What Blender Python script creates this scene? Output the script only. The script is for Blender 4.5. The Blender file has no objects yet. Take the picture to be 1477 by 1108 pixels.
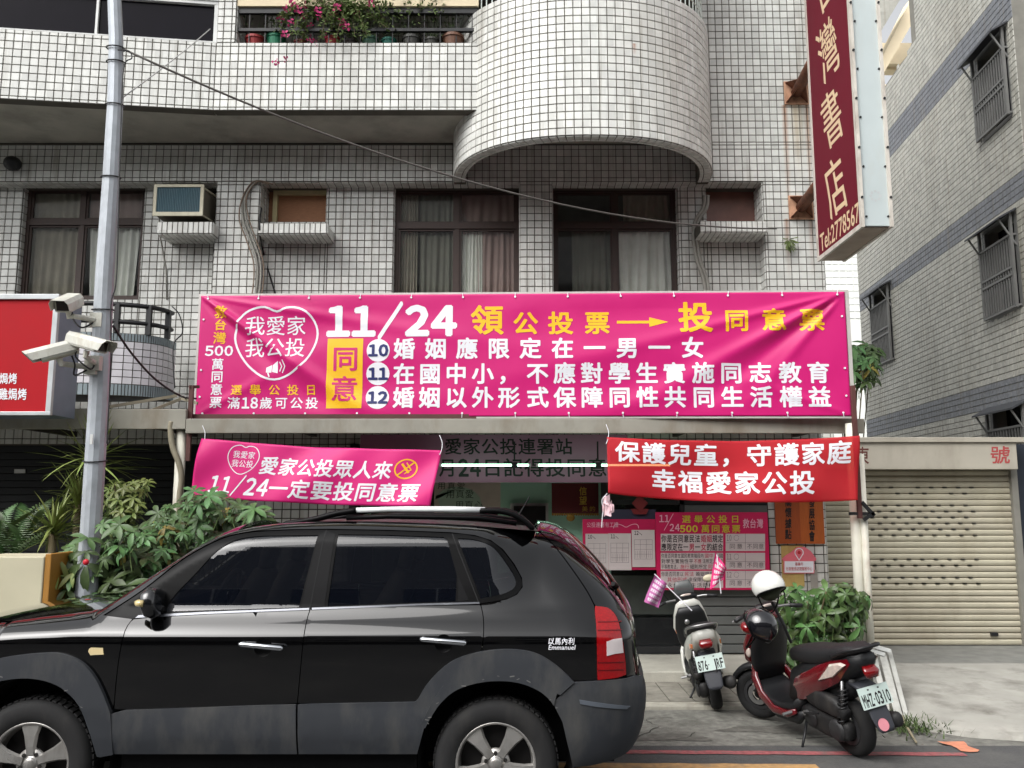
import bpy, bmesh, math, random
import numpy as np
from mathutils import Vector, Matrix
from mathutils.geometry import delaunay_2d_cdt
R = math.radians
random.seed(7)
SC = bpy.context.scene
C = SC.collection
# ------------------------------------------------------------------ camera, sky, sun, exposure
F, TILT, CH = 1230.0, R(7.9), 1.78
CT, ST = math.cos(TILT), math.sin(TILT)
cd = bpy.data.cameras.new('camera'); cam = bpy.data.objects.new('camera', cd); C.objects.link(cam)
cd.sensor_width = 36; cd.lens = F / 1477 * 36; cd.clip_end = 2000; cd.clip_start = .05
cam.location = (0, 0, CH); cam.rotation_euler = (R(90) + TILT, 0, 0)
SC.camera = cam
W = bpy.data.worlds.new("World"); SC.world = W; W.use_nodes = True
nt = W.node_tree; bg = nt.nodes['Background']
sky = nt.nodes.new('ShaderNodeTexSky'); sky.sky_type = 'NISHITA'; sky.sun_disc = False
sky.sun_elevation = R(46); sky.sun_rotation = R(222); sky.dust_density = 4; sky.air_density = 1.0; sky.ozone_density = 1.0
hs = nt.nodes.new('ShaderNodeHueSaturation'); hs.inputs['Saturation'].default_value = .12
nt.links.new(sky.outputs[0], hs.inputs['Color']); nt.links.new(hs.outputs[0], bg.inputs[0])
bg.inputs[1].default_value = .15
sl = bpy.data.lights.new('sun', 'SUN'); sl.energy = 1.2; sl.angle = R(50); sl.color = (1, .975, .95)
so = bpy.data.objects.new('sun', sl); C.objects.link(so)
# sky rotation 222 deg: sun behind and left of the camera, high
sd = Vector((-math.sin(R(42)) * math.cos(R(46)), -math.cos(R(42)) * math.cos(R(46)), math.sin(R(46))))
so.rotation_euler = sd.to_track_quat('Z', 'Y').to_euler(); so.location = sd * 30
SC.view_settings.view_transform = 'Standard'; SC.view_settings.look = 'None'
SC.view_settings.gamma = 1; SC.view_settings.use_curve_mapping = False
SC.view_settings.exposure = 0.74
SC.cycles.max_bounces = 8; SC.cycles.transparent_max_bounces = 12

# ------------------------------------------------------------------ layout helpers (photo pixel -> place in the world)
def P(px, py, d):
    xc = (px - 738.5) / F; yc = (554 - py) / F
    t = d / (CT - yc * ST)
    return Vector((xc * t, d, CH + (ST + yc * CT) * t))
def RAY(px, py):
    xc = (px - 738.5) / F; yc = (554 - py) / F
    return Vector((xc, CT - yc * ST, ST + yc * CT))
def HIT(px, py, p0, n):
    r = RAY(px, py); c = Vector((0, 0, CH))
    return c + r * ((Vector(p0) - c).dot(n) / r.dot(n))
def G(px, py, h=0.0):
    return HIT(px, py, (0, 0, h), Vector((0, 0, 1)))
def fx(px, d, py=340): return P(px, py, d).x
def fz(py, d): return P(738, py, d).z

# ------------------------------------------------------------------ materials
def lin(c):
    return tuple(((v / 255) / 12.92 if v / 255 <= .04045 else ((v / 255 + .055) / 1.055) ** 2.4) for v in c)
MATS = {}
def mat(name, rgb, rough=.6, metal=0.0, var=.12, scale=6.0, bump=0.0, bscale=60.0, spec=.5, coat=0.0, dirt=None, dirtamt=0.0,
        dscale=1.5, emit=None, estr=0.0, alpha=1.0, rnd=0.0, stretch=None, trans=0.0, sss=0.0):
    if name in MATS: return MATS[name]
    m = bpy.data.materials.new(name); m.use_nodes = True
    n = m.node_tree; b = n.nodes['Principled BSDF']; L = n.links
    col = lin(rgb)
    geo = n.nodes.new('ShaderNodeNewGeometry')
    vec = geo.outputs['Position']
    if stretch:
        mp = n.nodes.new('ShaderNodeMapping'); mp.inputs['Scale'].default_value = stretch
        L.new(vec, mp.inputs[0]); vec = mp.outputs[0]
    nz = n.nodes.new('ShaderNodeTexNoise'); nz.inputs['Scale'].default_value = scale; nz.inputs['Detail'].default_value = 5
    L.new(vec, nz.inputs['Vector'])
    mr = n.nodes.new('ShaderNodeMapRange'); mr.inputs[1].default_value = .3; mr.inputs[2].default_value = .7
    mr.inputs[3].default_value = 1 - var; mr.inputs[4].default_value = 1 + var * .6
    L.new(nz.outputs['Fac'], mr.inputs[0])
    mx = n.nodes.new('ShaderNodeMix'); mx.data_type = 'RGBA'; mx.blend_type = 'MULTIPLY'; mx.inputs[0].default_value = 1
    mx.inputs[6].default_value = (*col, 1)
    cb = n.nodes.new('ShaderNodeCombineColor')
    for i in range(3): L.new(mr.outputs[0], cb.inputs[i])
    L.new(cb.outputs[0], mx.inputs[7])
    out = mx.outputs[2]
    if rnd:
        oi = n.nodes.new('ShaderNodeObjectInfo')
        hv = n.nodes.new('ShaderNodeHueSaturation')
        m1 = n.nodes.new('ShaderNodeMapRange'); m1.inputs[3].default_value = 1 - rnd; m1.inputs[4].default_value = 1 + rnd
        L.new(oi.outputs['Random'], m1.inputs[0]); L.new(m1.outputs[0], hv.inputs['Value'])
        m2 = n.nodes.new('ShaderNodeMapRange'); m2.inputs[3].default_value = .5 - rnd * .10; m2.inputs[4].default_value = .5 + rnd * .03
        L.new(oi.outputs['Random'], m2.inputs[0]); L.new(m2.outputs[0], hv.inputs['Hue'])
        L.new(out, hv.inputs['Color']); out = hv.outputs[0]
    if dirt:
        dn = n.nodes.new('ShaderNodeTexNoise'); dn.inputs['Scale'].default_value = dscale; dn.inputs['Detail'].default_value = 7
        dn.inputs['Roughness'].default_value = .65
        mp2 = n.nodes.new('ShaderNodeMapping'); mp2.inputs['Scale'].default_value = (1, 1, .35)
        L.new(geo.outputs['Position'], mp2.inputs[0]); L.new(mp2.outputs[0], dn.inputs['Vector'])
        dr = n.nodes.new('ShaderNodeMapRange'); dr.inputs[1].default_value = .48; dr.inputs[2].default_value = .75
        dr.inputs[3].default_value = 0; dr.inputs[4].default_value = dirtamt
        L.new(dn.outputs['Fac'], dr.inputs[0])
        dm = n.nodes.new('ShaderNodeMix'); dm.data_type = 'RGBA'; dm.inputs[7].default_value = (*lin(dirt), 1)
        L.new(dr.outputs[0], dm.inputs[0]); L.new(out, dm.inputs[6]); out = dm.outputs[2]
    L.new(out, b.inputs['Base Color'])
    rr = n.nodes.new('ShaderNodeMapRange'); rr.inputs[3].default_value = max(0, rough - .08 * (rough > .12)); rr.inputs[4].default_value = min(1, rough + .1 * (rough > .12))
    L.new(nz.outputs['Fac'], rr.inputs[0]); L.new(rr.outputs[0], b.inputs['Roughness'])
    b.inputs['Metallic'].default_value = metal
    b.inputs['Specular IOR Level'].default_value = spec
    b.inputs['Coat Weight'].default_value = coat; b.inputs['Coat Roughness'].default_value = .04
    b.inputs['Alpha'].default_value = alpha
    b.inputs['Transmission Weight'].default_value = trans
    if sss: b.inputs['Subsurface Weight'].default_value = sss
    if bump:
        bn = n.nodes.new('ShaderNodeTexNoise'); bn.inputs['Scale'].default_value = bscale; bn.inputs['Detail'].default_value = 4
        L.new(vec, bn.inputs['Vector'])
        bp = n.nodes.new('ShaderNodeBump'); bp.inputs['Strength'].default_value = bump; bp.inputs['Distance'].default_value = .01
        L.new(bn.outputs['Fac'], bp.inputs['Height']); L.new(bp.outputs[0], b.inputs['Normal'])
    if emit:
        b.inputs['Emission Color'].default_value = (*lin(emit), 1); b.inputs['Emission Strength'].default_value = estr
    MATS[name] = m
    return m

tile_m = mat('tile_white', (218, 219, 214), rough=.32, var=.07, scale=9, dirt=(150, 140, 122), dirtamt=.30, dscale=1.1)
tileg_m = mat('tile_grey', (178, 177, 168), rough=.4, var=.07, scale=9, dirt=(132, 126, 112), dirtamt=.6, dscale=.8)
tiled_m = mat('tile_slate', (118, 121, 126), rough=.45, var=.1, scale=9)
joint_m = mat('joint_dark', (90, 86, 78), rough=.9, var=.2)
jointg_m = mat('joint_grey', (128, 126, 118), rough=.9, var=.2)
conc_m = mat('concrete_soffit', (176, 173, 162), rough=.9, var=.15, scale=3, bump=.3, dirt=(90, 88, 80), dirtamt=.5)
cream_m = mat('cream_plaster', (236, 220, 188), rough=.8, var=.06, scale=3)
brown_m = mat('brown_frame', (62, 46, 40), rough=.55, var=.2, scale=20)
glass_m = mat('window_glass', (30, 34, 36), rough=.04, var=.0, alpha=.14, spec=.4)
dglass_m = mat('dark_glass', (24, 22, 28), rough=.08, var=.1, alpha=.96, spec=.10)
black_m = mat('black_void', (14, 14, 16), rough=.8)
dark_m = mat('dark_plastic', (26, 27, 29), rough=.5, var=.2, scale=30)
white_m = mat('white_paint', (214, 216, 214), rough=.45, dirt=(150, 140, 125), dirtamt=.4, dscale=3)
alu_m = mat('aluminium', (176, 178, 178), rough=.4, metal=.6, var=.1)
galv_m = mat('galvanised_steel', (176, 182, 188), rough=.5, metal=.25, var=.12, scale=12, dirt=(120, 122, 122), dirtamt=.5, dscale=5)
rust_m = mat('rusty_steel', (120, 74, 52), rough=.8, var=.35, scale=18, bump=.4, dirt=(70, 42, 32), dirtamt=.7, dscale=8)
rustp_m = mat('rusty_plate', (206, 160, 130), rough=.7, var=.2, scale=12, dirt=(120, 66, 40), dirtamt=.9, dscale=9)
brsteel_m = mat('brown_steel', (86, 50, 46), rough=.6, var=.2)
curt_w = mat('curtain_white', (232, 236, 226), rough=.9, var=.1, sss=0)
curt_p = mat('curtain_pink', (166, 146, 138), rough=.9, var=.1)
curt_g = mat('curtain_grey', (158, 154, 138), rough=.9, var=.15)
board_m = mat('plywood_board', (158, 110, 78), rough=.7, var=.18, scale=14, stretch=(1, 1, 6))
board2_m = mat('reddish_board', (122, 84, 74), rough=.4, var=.15, scale=8)
cable_m = mat('cable_black', (30, 30, 32), rough=.6)
cableg_m = mat('cable_grey', (150, 148, 140), rough=.6)
green_m = mat('mint_wall', (176, 224, 200), rough=.7, var=.06, scale=2)
pink_m = mat('banner_pink', (200, 24, 112), rough=.42, var=.04, scale=3, spec=.4)
pink2_m = mat('banner_pink_small', (208, 34, 118), rough=.5, var=.05, scale=3, spec=.35)  # pink of the small banner, slightly lighter than the wide one
red_m = mat('banner_red', (200, 44, 56), rough=.6, var=.05, scale=3, spec=.3)
yel_m = mat('ink_yellow', (240, 186, 20), rough=.5, var=.03)
wht_m = mat('ink_white', (232, 232, 238), rough=.5, var=.02)
navy_m = mat('ink_navy', (32, 40, 100), rough=.5)
ink_m = mat('ink_black', (20, 18, 20), rough=.6)
inkp_m = mat('ink_pink', (206, 30, 110), rough=.5)
inkr_m = mat('ink_red', (186, 30, 40), rough=.5)

def tile_detail(m, streaks=()):
    """every tile its own shade, run-off dirt, and rust that has run down from the iron brackets"""
    n = m.node_tree; L = n.links; b = n.nodes['Principled BSDF']; src = b.inputs['Base Color'].links[0].from_socket
    geo = n.nodes.new('ShaderNodeNewGeometry')
    sc = n.nodes.new('ShaderNodeVectorMath'); sc.operation = 'SCALE'; sc.inputs['Scale'].default_value = 10; L.new(geo.outputs['Position'], sc.inputs[0])
    fl = n.nodes.new('ShaderNodeVectorMath'); fl.operation = 'FLOOR'; L.new(sc.outputs[0], fl.inputs[0])
    wn = n.nodes.new('ShaderNodeTexWhiteNoise'); L.new(fl.outputs[0], wn.inputs['Vector'])
    mr = n.nodes.new('ShaderNodeMapRange'); mr.inputs[3].default_value = .82; mr.inputs[4].default_value = 1.06; L.new(wn.outputs['Value'], mr.inputs[0])
    cc = n.nodes.new('ShaderNodeCombineColor')
    for i in range(3): L.new(mr.outputs[0], cc.inputs[i])
    mx = n.nodes.new('ShaderNodeMix'); mx.data_type = 'RGBA'; mx.blend_type = 'MULTIPLY'; mx.inputs[0].default_value = 1
    L.new(src, mx.inputs[6]); L.new(cc.outputs[0], mx.inputs[7]); out = mx.outputs[2]
    sp = n.nodes.new('ShaderNodeSeparateXYZ'); L.new(geo.outputs['Position'], sp.inputs[0])
    def M(op, a, b_=None, cl=False):
        q = n.nodes.new('ShaderNodeMath'); q.operation = op; q.use_clamp = cl
        for i, v in enumerate((a, b_)):
            if v is None: continue
            if isinstance(v, (int, float)): q.inputs[i].default_value = v
            else: L.new(v, q.inputs[i])
        return q.outputs[0]
    mp = n.nodes.new('ShaderNodeMapping'); mp.inputs['Scale'].default_value = (14, 14, .7); L.new(geo.outputs['Position'], mp.inputs[0])
    nz = n.nodes.new('ShaderNodeTexNoise'); nz.inputs['Scale'].default_value = 1; nz.inputs['Detail'].default_value = 6; L.new(mp.outputs[0], nz.inputs['Vector'])
    run = n.nodes.new('ShaderNodeMapRange'); run.inputs[1].default_value = .56; run.inputs[2].default_value = .8; run.inputs[4].default_value = .55; L.new(nz.outputs['Fac'], run.inputs[0])
    m2 = n.nodes.new('ShaderNodeMix'); m2.data_type = 'RGBA'; m2.inputs[7].default_value = (*lin((128, 118, 100)), 1); L.new(run.outputs[0], m2.inputs[0]); L.new(out, m2.inputs[6]); out = m2.outputs[2]
    for x0, w, zt, ln, c, amt in streaks:
        dx = M('ABSOLUTE', M('SUBTRACT', M('ADD', sp.outputs[0], M('MULTIPLY', nz.outputs['Fac'], .04)), x0 + .02))
        fx_ = M('SUBTRACT', 1, M('DIVIDE', dx, w), True); dz = M('SUBTRACT', zt, sp.outputs[2]); fz_ = M('SUBTRACT', 1, M('DIVIDE', dz, ln), True); st = M('GREATER_THAN', dz, 0.0)
        f = M('MULTIPLY', M('MULTIPLY', M('MULTIPLY', fx_, fz_), st), M('MULTIPLY', nz.outputs['Fac'], amt * 2), True)
        q = n.nodes.new('ShaderNodeMix'); q.data_type = 'RGBA'; q.inputs[7].default_value = (*lin(c), 1); L.new(f, q.inputs[0]); L.new(out, q.inputs[6]); out = q.outputs[2]
    L.new(out, b.inputs['Base Color'])

# ------------------------------------------------------------------ object helpers
ORG = {}
def tag(o, label=None, cat=None, group=None, kind=None):
    if label: o['label'] = label
    if cat: o['category'] = cat
    if group: o['group'] = group
    if kind: o['kind'] = kind
    return o
def thing(name, label, cat, loc=(0, 0, 0), rot=(0, 0, 0), group=None, scale=1):
    o = bpy.data.objects.new(name, None); C.objects.link(o); o.empty_display_size = .1
    o.location = loc; o.rotation_euler = rot; o.scale = (scale,) * 3; ORG[o.name] = Vector(loc)
    return tag(o, label, cat, group)
class MB:
    def __init__(s): s.v = []; s.f = []; s.mi = []; s.k = 0
    def add(s, vs, fs):
        b = len(s.v); s.v += [tuple(p) for p in vs]; s.f += [tuple(i + b for i in f) for f in fs]; s.mi += [s.k] * len(fs); return s
    def hexa(s, p):
        return s.add(p, [(0, 3, 2, 1), (4, 5, 6, 7), (0, 1, 5, 4), (1, 2, 6, 5), (2, 3, 7, 6), (3, 0, 4, 7)])
    def box(s, x0, x1, y0, y1, z0, z1):
        return s.hexa([(x0, y0, z0), (x1, y0, z0), (x1, y1, z0), (x0, y1, z0), (x0, y0, z1), (x1, y0, z1), (x1, y1, z1), (x0, y1, z1)])
    def obox(s, c, u, v, w, a, b, d):      # oriented box: half sizes a b d along u v w
        c = Vector(c); u = Vector(u).normalized() * a; v = Vector(v).normalized() * b; w = Vector(w).normalized() * d
        return s.hexa([c - u - v - w, c + u - v - w, c + u + v - w, c - u + v - w, c - u - v + w, c + u - v + w, c + u + v + w, c - u + v + w])
    def bar(s, a, b, w, h=None, up=(0, 0, 1)):
        a = Vector(a); b = Vector(b); t = (b - a).normalized(); u = Vector(up)
        if abs(t.dot(u)) > .98: u = Vector((0, 1, 0))
        x = t.cross(u).normalized(); y = x.cross(t)
        return s.obox((a + b) / 2, x, y, t, w / 2, (h or w) / 2, (b - a).length / 2)
    def tube(s, pts, r, n=8, cap=True):
        pts = [Vector(p) for p in pts]; m = len(pts)
        rs = r if isinstance(r, (list, tuple)) else [r] * m
        vs = []; prev = None
        for i, p in enumerate(pts):
            t = (pts[min(i + 1, m - 1)] - pts[max(i - 1, 0)])
            t = t.normalized() if t.length > 1e-9 else Vector((0, 0, 1))
            if prev is None:
                x = t.orthogonal().normalized()
            else:
                x = prev - t * prev.dot(t); x = x.normalized() if x.length > 1e-6 else t.orthogonal().normalized()
            prev = x; y = t.cross(x)
            for k in range(n):
                a = 2 * math.pi * k / n
                vs.append(p + (x * math.cos(a) + y * math.sin(a)) * rs[i])
        fs = [(i * n + k, i * n + (k + 1) % n, (i + 1) * n + (k + 1) % n, (i + 1) * n + k) for i in range(m - 1) for k in range(n)]
        if cap: fs += [tuple(range(n - 1, -1, -1)), tuple(range((m - 1) * n, m * n))]
        return s.add(vs, fs)
    def lathe(s, prof, c, axis, n=24, cap=False):       # prof: (radius, offset along axis)
        c = Vector(c); t = Vector(axis).normalized(); x = t.orthogonal().normalized(); y = t.cross(x); vs = []
        for r, h in prof:
            for k in range(n):
                a = 2 * math.pi * k / n
                vs.append(c + t * h + (x * math.cos(a) + y * math.sin(a)) * r)
        m = len(prof)
        fs = [(i * n + k, i * n + (k + 1) % n, (i + 1) * n + (k + 1) % n, (i + 1) * n + k) for i in range(m - 1) for k in range(n)]
        if cap: fs += [tuple(range(n - 1, -1, -1)), tuple(range((m - 1) * n, m * n))]
        return s.add(vs, fs)
    def ball(s, c, r, n=16, m=10, z0=-1.0):
        r = (r,) * 3 if not isinstance(r, (tuple, list)) else r; vs = []
        for i in range(m + 1):
            t = -math.pi / 2 + math.pi * i / m; z = max(math.sin(t), z0); q = math.cos(t)
            for k in range(n):
                a = 2 * math.pi * k / n
                vs.append((c[0] + r[0] * q * math.cos(a), c[1] + r[1] * q * math.sin(a), c[2] + r[2] * z))
        fs = [(i * n + k, i * n + (k + 1) % n, (i + 1) * n + (k + 1) % n, (i + 1) * n + k) for i in range(m) for k in range(n)]
        return s.add(vs, fs)
    def prism(s, poly, f, w0, w1):     # poly of (u,v); f(u,v,w)->point
        n = len(poly)
        vs = [f(u, v, w0) for u, v in poly] + [f(u, v, w1) for u, v in poly]
        return s.add(vs, [tuple(range(n)), tuple(range(2 * n - 1, n - 1, -1))] + [((i + 1) % n, i, n + i, n + (i + 1) % n) for i in range(n)])
    def loft(s, rings, n=18, e=2.6, cap=True):   # rings: (x, y, z, halfwidth_y, half_thickness[, exponent]) along a path in the xz plane
        m = len(rings); vs = []
        for i, r in enumerate(rings):
            a = rings[max(i - 1, 0)]; b = rings[min(i + 1, m - 1)]
            t = Vector((b[0] - a[0], 0, b[2] - a[2])); t = t.normalized() if t.length > 1e-9 else Vector((1, 0, 0))
            nn = Vector((-t.z, 0, t.x)); ee = r[5] if len(r) > 5 else e
            for k in range(n):
                q = 2 * math.pi * k / n; cc, ss = math.cos(q), math.sin(q)
                u = math.copysign(abs(cc) ** (2 / ee), cc) * r[3]; v = math.copysign(abs(ss) ** (2 / ee), ss) * r[4]
                vs.append(Vector((r[0], r[1], r[2])) + Vector((0, 1, 0)) * u + nn * v)
        fs = [(i * n + k, i * n + (k + 1) % n, (i + 1) * n + (k + 1) % n, (i + 1) * n + k) for i in range(m - 1) for k in range(n)]
        if cap: fs += [tuple(range(n - 1, -1, -1)), tuple(range((m - 1) * n, m * n))]
        return s.add(vs, fs)
    def build(s, name, m, parent=None, smooth=False, local=False, bevel=0.0, loc=None, sub=0, fix=True):
        me = bpy.data.meshes.new(name)
        o = bpy.data.objects.new(name, me)
        org = Vector((0, 0, 0))
        if parent is not None:
            o.parent = parent
            if not local: org = ORG.get(parent.name, Vector((0, 0, 0)))
        if loc is not None:
            o.location = Vector(loc) - org
            org = Vector(loc)
        ORG[o.name] = org
        me.from_pydata([tuple(Vector(p) - org) if not local else p for p in s.v], [], s.f)
        for q in (m if isinstance(m, (list, tuple)) else [m]): me.materials.append(q)
        if any(s.mi): me.polygons.foreach_set('material_index', s.mi)
        if fix and len(s.f) < 20000:
            bm = bmesh.new(); bm.from_mesh(me); bmesh.ops.recalc_face_normals(bm, faces=bm.faces); bm.to_mesh(me); bm.free()
        if smooth: me.shade_smooth()
        C.objects.link(o); ORG[o.name] = org
        if bevel:
            b = o.modifiers.new('b', 'BEVEL'); b.width = bevel; b.segments = 2; b.limit_method = 'ANGLE'
        if sub:
            b = o.modifiers.new('s', 'SUBSURF'); b.levels = sub; b.render_levels = sub
        return o
def solo(mb, name, m, label, cat, loc=None, group=None, kind=None, **kw):
    if loc is None:
        a = np.array(mb.v); loc = ((a[:, 0].min() + a[:, 0].max()) / 2, (a[:, 1].min() + a[:, 1].max()) / 2, a[:, 2].min())
    return tag(mb.build(name, m, loc=loc, **kw), label, cat, group, kind)
def kids(o): return [c for c in list(o.children)]
def dup(o, parent=None, loc=None, rot=None, label=None):
    c = o.copy(); C.objects.link(c)
    if parent is not None: c.parent = parent
    if loc is not None: c.location = loc
    if rot is not None: c.rotation_euler = rot
    if label: c['label'] = label
    for ch in kids(o): dup(ch, c)
    return c
def catmull(pts, k=5, closed=False):
    n = len(pts); out = []
    g = lambda i: pts[i % n] if closed else pts[min(max(i, 0), n - 1)]
    for i in range(n if closed else n - 1):
        p0, p1, p2, p3 = g(i - 1), g(i), g(i + 1), g(i + 2)
        for j in range(k):
            t = j / k
            out.append(tuple(.5 * (2 * b + (c - a) * t + (2 * a - 5 * b + 4 * c - d) * t * t + (-a + 3 * b - 3 * c + d) * t ** 3)
                             for a, b, c, d in zip(p0, p1, p2, p3)))
    if not closed: out.append(tuple(pts[-1]))
    return out

# ------------------------------------------------------------------ lettering: flat print cut from the built-in font
GC = {}
def glyphs(s, off=0.0):
    key = (s, off)
    if key in GC: return GC[key]
    c = bpy.data.curves.new('t', 'FONT'); c.body = s; c.size = 1; c.offset = off; c.resolution_u = 2
    o = bpy.data.objects.new('t', c); C.objects.link(o); bpy.context.view_layer.update()
    me = bpy.data.meshes.new_from_object(o.evaluated_get(bpy.context.evaluated_depsgraph_get()))
    v = [(p.co.x, p.co.y) for p in me.vertices]; f = [tuple(p.vertices) for p in me.polygons]
    bpy.data.objects.remove(o); bpy.data.curves.remove(c); bpy.data.meshes.remove(me)
    GC[key] = (v, f); return GC[key]
class Ink:
    """collects print in a sign's own (x right, y down) units; layers carry a tiny height so that no two faces share a plane"""
    def __init__(s): s.v = []; s.f = []; s.h = 0.0; s.g = []; s.k = 0; s.hold = False
    def new(s):
        if not s.hold: s.k += 1
    def _put(s, v, f):
        s.g += [s.k] * len(f)
        b = len(s.v); s.v += [(x, y, s.h) for x, y in v]; s.f += [tuple(i + b for i in q) for q in f]
    def _glyph(s, ch, fn, bold):
        offs = [(0, 0)] if not bold else [(0, 0)] + [(bold * math.cos(k * .7854 + .39), bold * math.sin(k * .7854 + .39)) for k in range(8 if bold > .009 else 4)]
        v, f = glyphs(ch, 0.0)
        for i, (dx, dy) in enumerate(offs):
            s.h = i * .00012
            s._put([fn(x + dx, y + dy) for x, y in v], f)
        s.h = 0
    def row(s, txt, x0, y0, x1, y1, bold=.0, slant=0.0):       # CJK characters in equal cells
        s.new(); n = len(txt); cw = (x1 - x0) / n; h = y1 - y0; w = min(cw * .97, h * 1.12)
        for i, ch in enumerate(txt):
            cx = x0 + cw * (i + .5)
            s._glyph(ch, lambda x, y: (cx + (x - .5) * w + slant * (y - .38) * h, y1 - (y + .10) / .97 * h), bold)
        return s
    def at(s, txt, xs, y0, y1, w, bold=0.0):
        s.new(); s.hold = True
        for ch, cx in zip(txt, xs): s.row(ch, cx - w / 2, y0, cx + w / 2, y1, bold)
        s.hold = False; return s
    def col(s, txt, cx, y0, y1, w, bold=0.0):
        n = len(txt); h = (y1 - y0) / n
        for i, ch in enumerate(txt): s.row(ch, cx - w / 2, y0 + i * h, cx + w / 2, y0 + (i + .94) * h, bold)
        return s
    def fit(s, txt, x0, y0, x1, y1, bold=0.0, slant=0.0):      # stretched to a box
        s.new(); num = all(c in '0123456789/' for c in txt)
        if not num:
            v, _ = glyphs(txt, 0.0)
            parts = [(txt, 0.0, min(p[0] for p in v), max(p[0] for p in v))]; xb = parts[0][3] - parts[0][2]
        else:
            parts = []; pen = 0.0
            for c in txt:
                g = '／' if c == '/' else chr(ord(c) + 0xFEE0); v, _ = glyphs(g, 0.0); a, b = min(p[0] for p in v), max(p[0] for p in v)
                sh = 0; 
                parts.append((g, pen, a, b)); pen += (b - a) * (.62 if c == '/' else 1) + .13
            xb = pen - .13
        ya, yb = (-.0, .74) if num else (min(p[1] for p in v), max(p[1] for p in v))
        sx = (x1 - x0) / xb; sy = (y1 - y0) / (yb - ya)
        for g, pen, a, b in parts:
            k = .62 if g == '／' else 1
            s._glyph(g, lambda x, y: (x0 + (pen + (x - a) * k) * sx + slant * (y - ya) * sy, y1 - (y - ya) * sy), bold)
        return s
    def poly(s, pts): s.new(); s._put(pts, [tuple(range(len(pts)))]); return s
    def rect(s, x0, y0, x1, y1): return s.poly([(x0, y0), (x1, y0), (x1, y1), (x0, y1)])
    def disc(s, cx, cy, r, ry=None, n=24): return s.poly([(cx + r * math.cos(2 * math.pi * i / n), cy + (ry or r) * math.sin(2 * math.pi * i / n)) for i in range(n)])
    def line(s, pts, w, closed=False):
        s.new(); keep = s.hold; s.hold = True; n = len(pts)
        for i in range(n if closed else n - 1):
            a = pts[i]; b = pts[(i + 1) % n]; dx, dy = b[0] - a[0], b[1] - a[1]; l = math.hypot(dx, dy) or 1
            ox, oy = -dy / l * w / 2, dx / l * w / 2; ex, ey = dx / l * w * .25, dy / l * w * .25
            s.h = (i % 3) * .00012
            s.poly([(a[0] + ox - ex, a[1] + oy - ey), (b[0] + ox + ex, b[1] + oy + ey), (b[0] - ox + ex, b[1] - oy + ey), (a[0] - ox - ex, a[1] - oy - ey)])
        s.h = 0; s.hold = keep; return s
    def split(s):
        out = []
        for k in sorted(set(s.g)):
            q = Ink(); mp = {}
            for f, g in zip(s.f, s.g):
                if g == k:
                    for i in f:
                        if i not in mp: mp[i] = len(q.v); q.v.append(s.v[i])
                    q.f.append(tuple(mp[i] for i in f))
            out.append(q)
        return out
    def build(s, name, m, parent, fn, cut=None, lift=.0015):   # fn(x, y, h) -> world; cut: step in sign units for cloth
        me = bpy.data.meshes.new(name); me.from_pydata(s.v, [], s.f)
        if cut:
            bm = bmesh.new(); bm.from_mesh(me)
            xs = [v[0] for v in s.v]; ys = [v[1] for v in s.v]
            for ax, lo, hi in ((0, min(xs), max(xs)), (1, min(ys), max(ys))):
                k = math.ceil(lo / cut) * cut
                while k < hi:
                    co = [0, 0, 0]; no = [0, 0, 0]; co[ax] = k; no[ax] = 1
                    bmesh.ops.bisect_plane(bm, geom=bm.verts[:] + bm.edges[:] + bm.faces[:], plane_co=co, plane_no=no, dist=1e-5)
                    k += cut
            bm.to_mesh(me); bm.free()
        org = ORG.get(parent.name, Vector((0, 0, 0)))
        for v in me.vertices: v.co = Vector(fn(v.co.x, v.co.y, v.co.z + lift)) - org
        me.materials.append(m); o = bpy.data.objects.new(name, me); o.parent = parent; C.objects.link(o); ORG[o.name] = org
        return o
def plane_fn(tl, tr, bl, box):      # flat sign: px box (x0,y0,x1,y1) -> parallelogram
    tl, tr, bl = Vector(tl), Vector(tr), Vector(bl); U = tr - tl; V = bl - tl; N = V.cross(U).normalized()
    x0, y0, x1, y1 = box
    return lambda x, y, h=0.0: tl + U * ((x - x0) / (x1 - x0)) + V * ((y - y0) / (y1 - y0)) + N * h
# ================================================================== GROUND
asph_m = mat('asphalt', (80, 80, 80), rough=.85, var=.22, scale=40, bump=.5, bscale=180, dirt=(120, 118, 112), dirtamt=.5, dscale=1.2)
gutter_m = mat('gutter_concrete', (126, 125, 118), rough=.85, var=.3, scale=18, bump=.5, bscale=90, dirt=(74, 72, 66), dirtamt=.9, dscale=3.2)
ramp_m = mat('ramp_concrete', (160, 158, 150), rough=.85, var=.14, scale=5, bump=.3, bscale=70, dirt=(104, 100, 92), dirtamt=.95, dscale=2.6)
pave_m = mat('pavement_tile', (142, 138, 128), rough=.8, var=.2, scale=10, dirt=(84, 80, 72), dirtamt=.9, dscale=3)
redl_m = mat('red_line_paint', (164, 92, 94), rough=.8, var=.35, scale=25, dirt=(104, 100, 96), dirtamt=1.0, dscale=11)
orl_m = mat('yellow_line_paint', (190, 150, 100), rough=.7, var=.25, scale=25, dirt=(120, 112, 100), dirtamt=.8, dscale=8)
spot_m = mat('orange_spray', (214, 140, 110), rough=.8, var=.2, scale=20)
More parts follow.
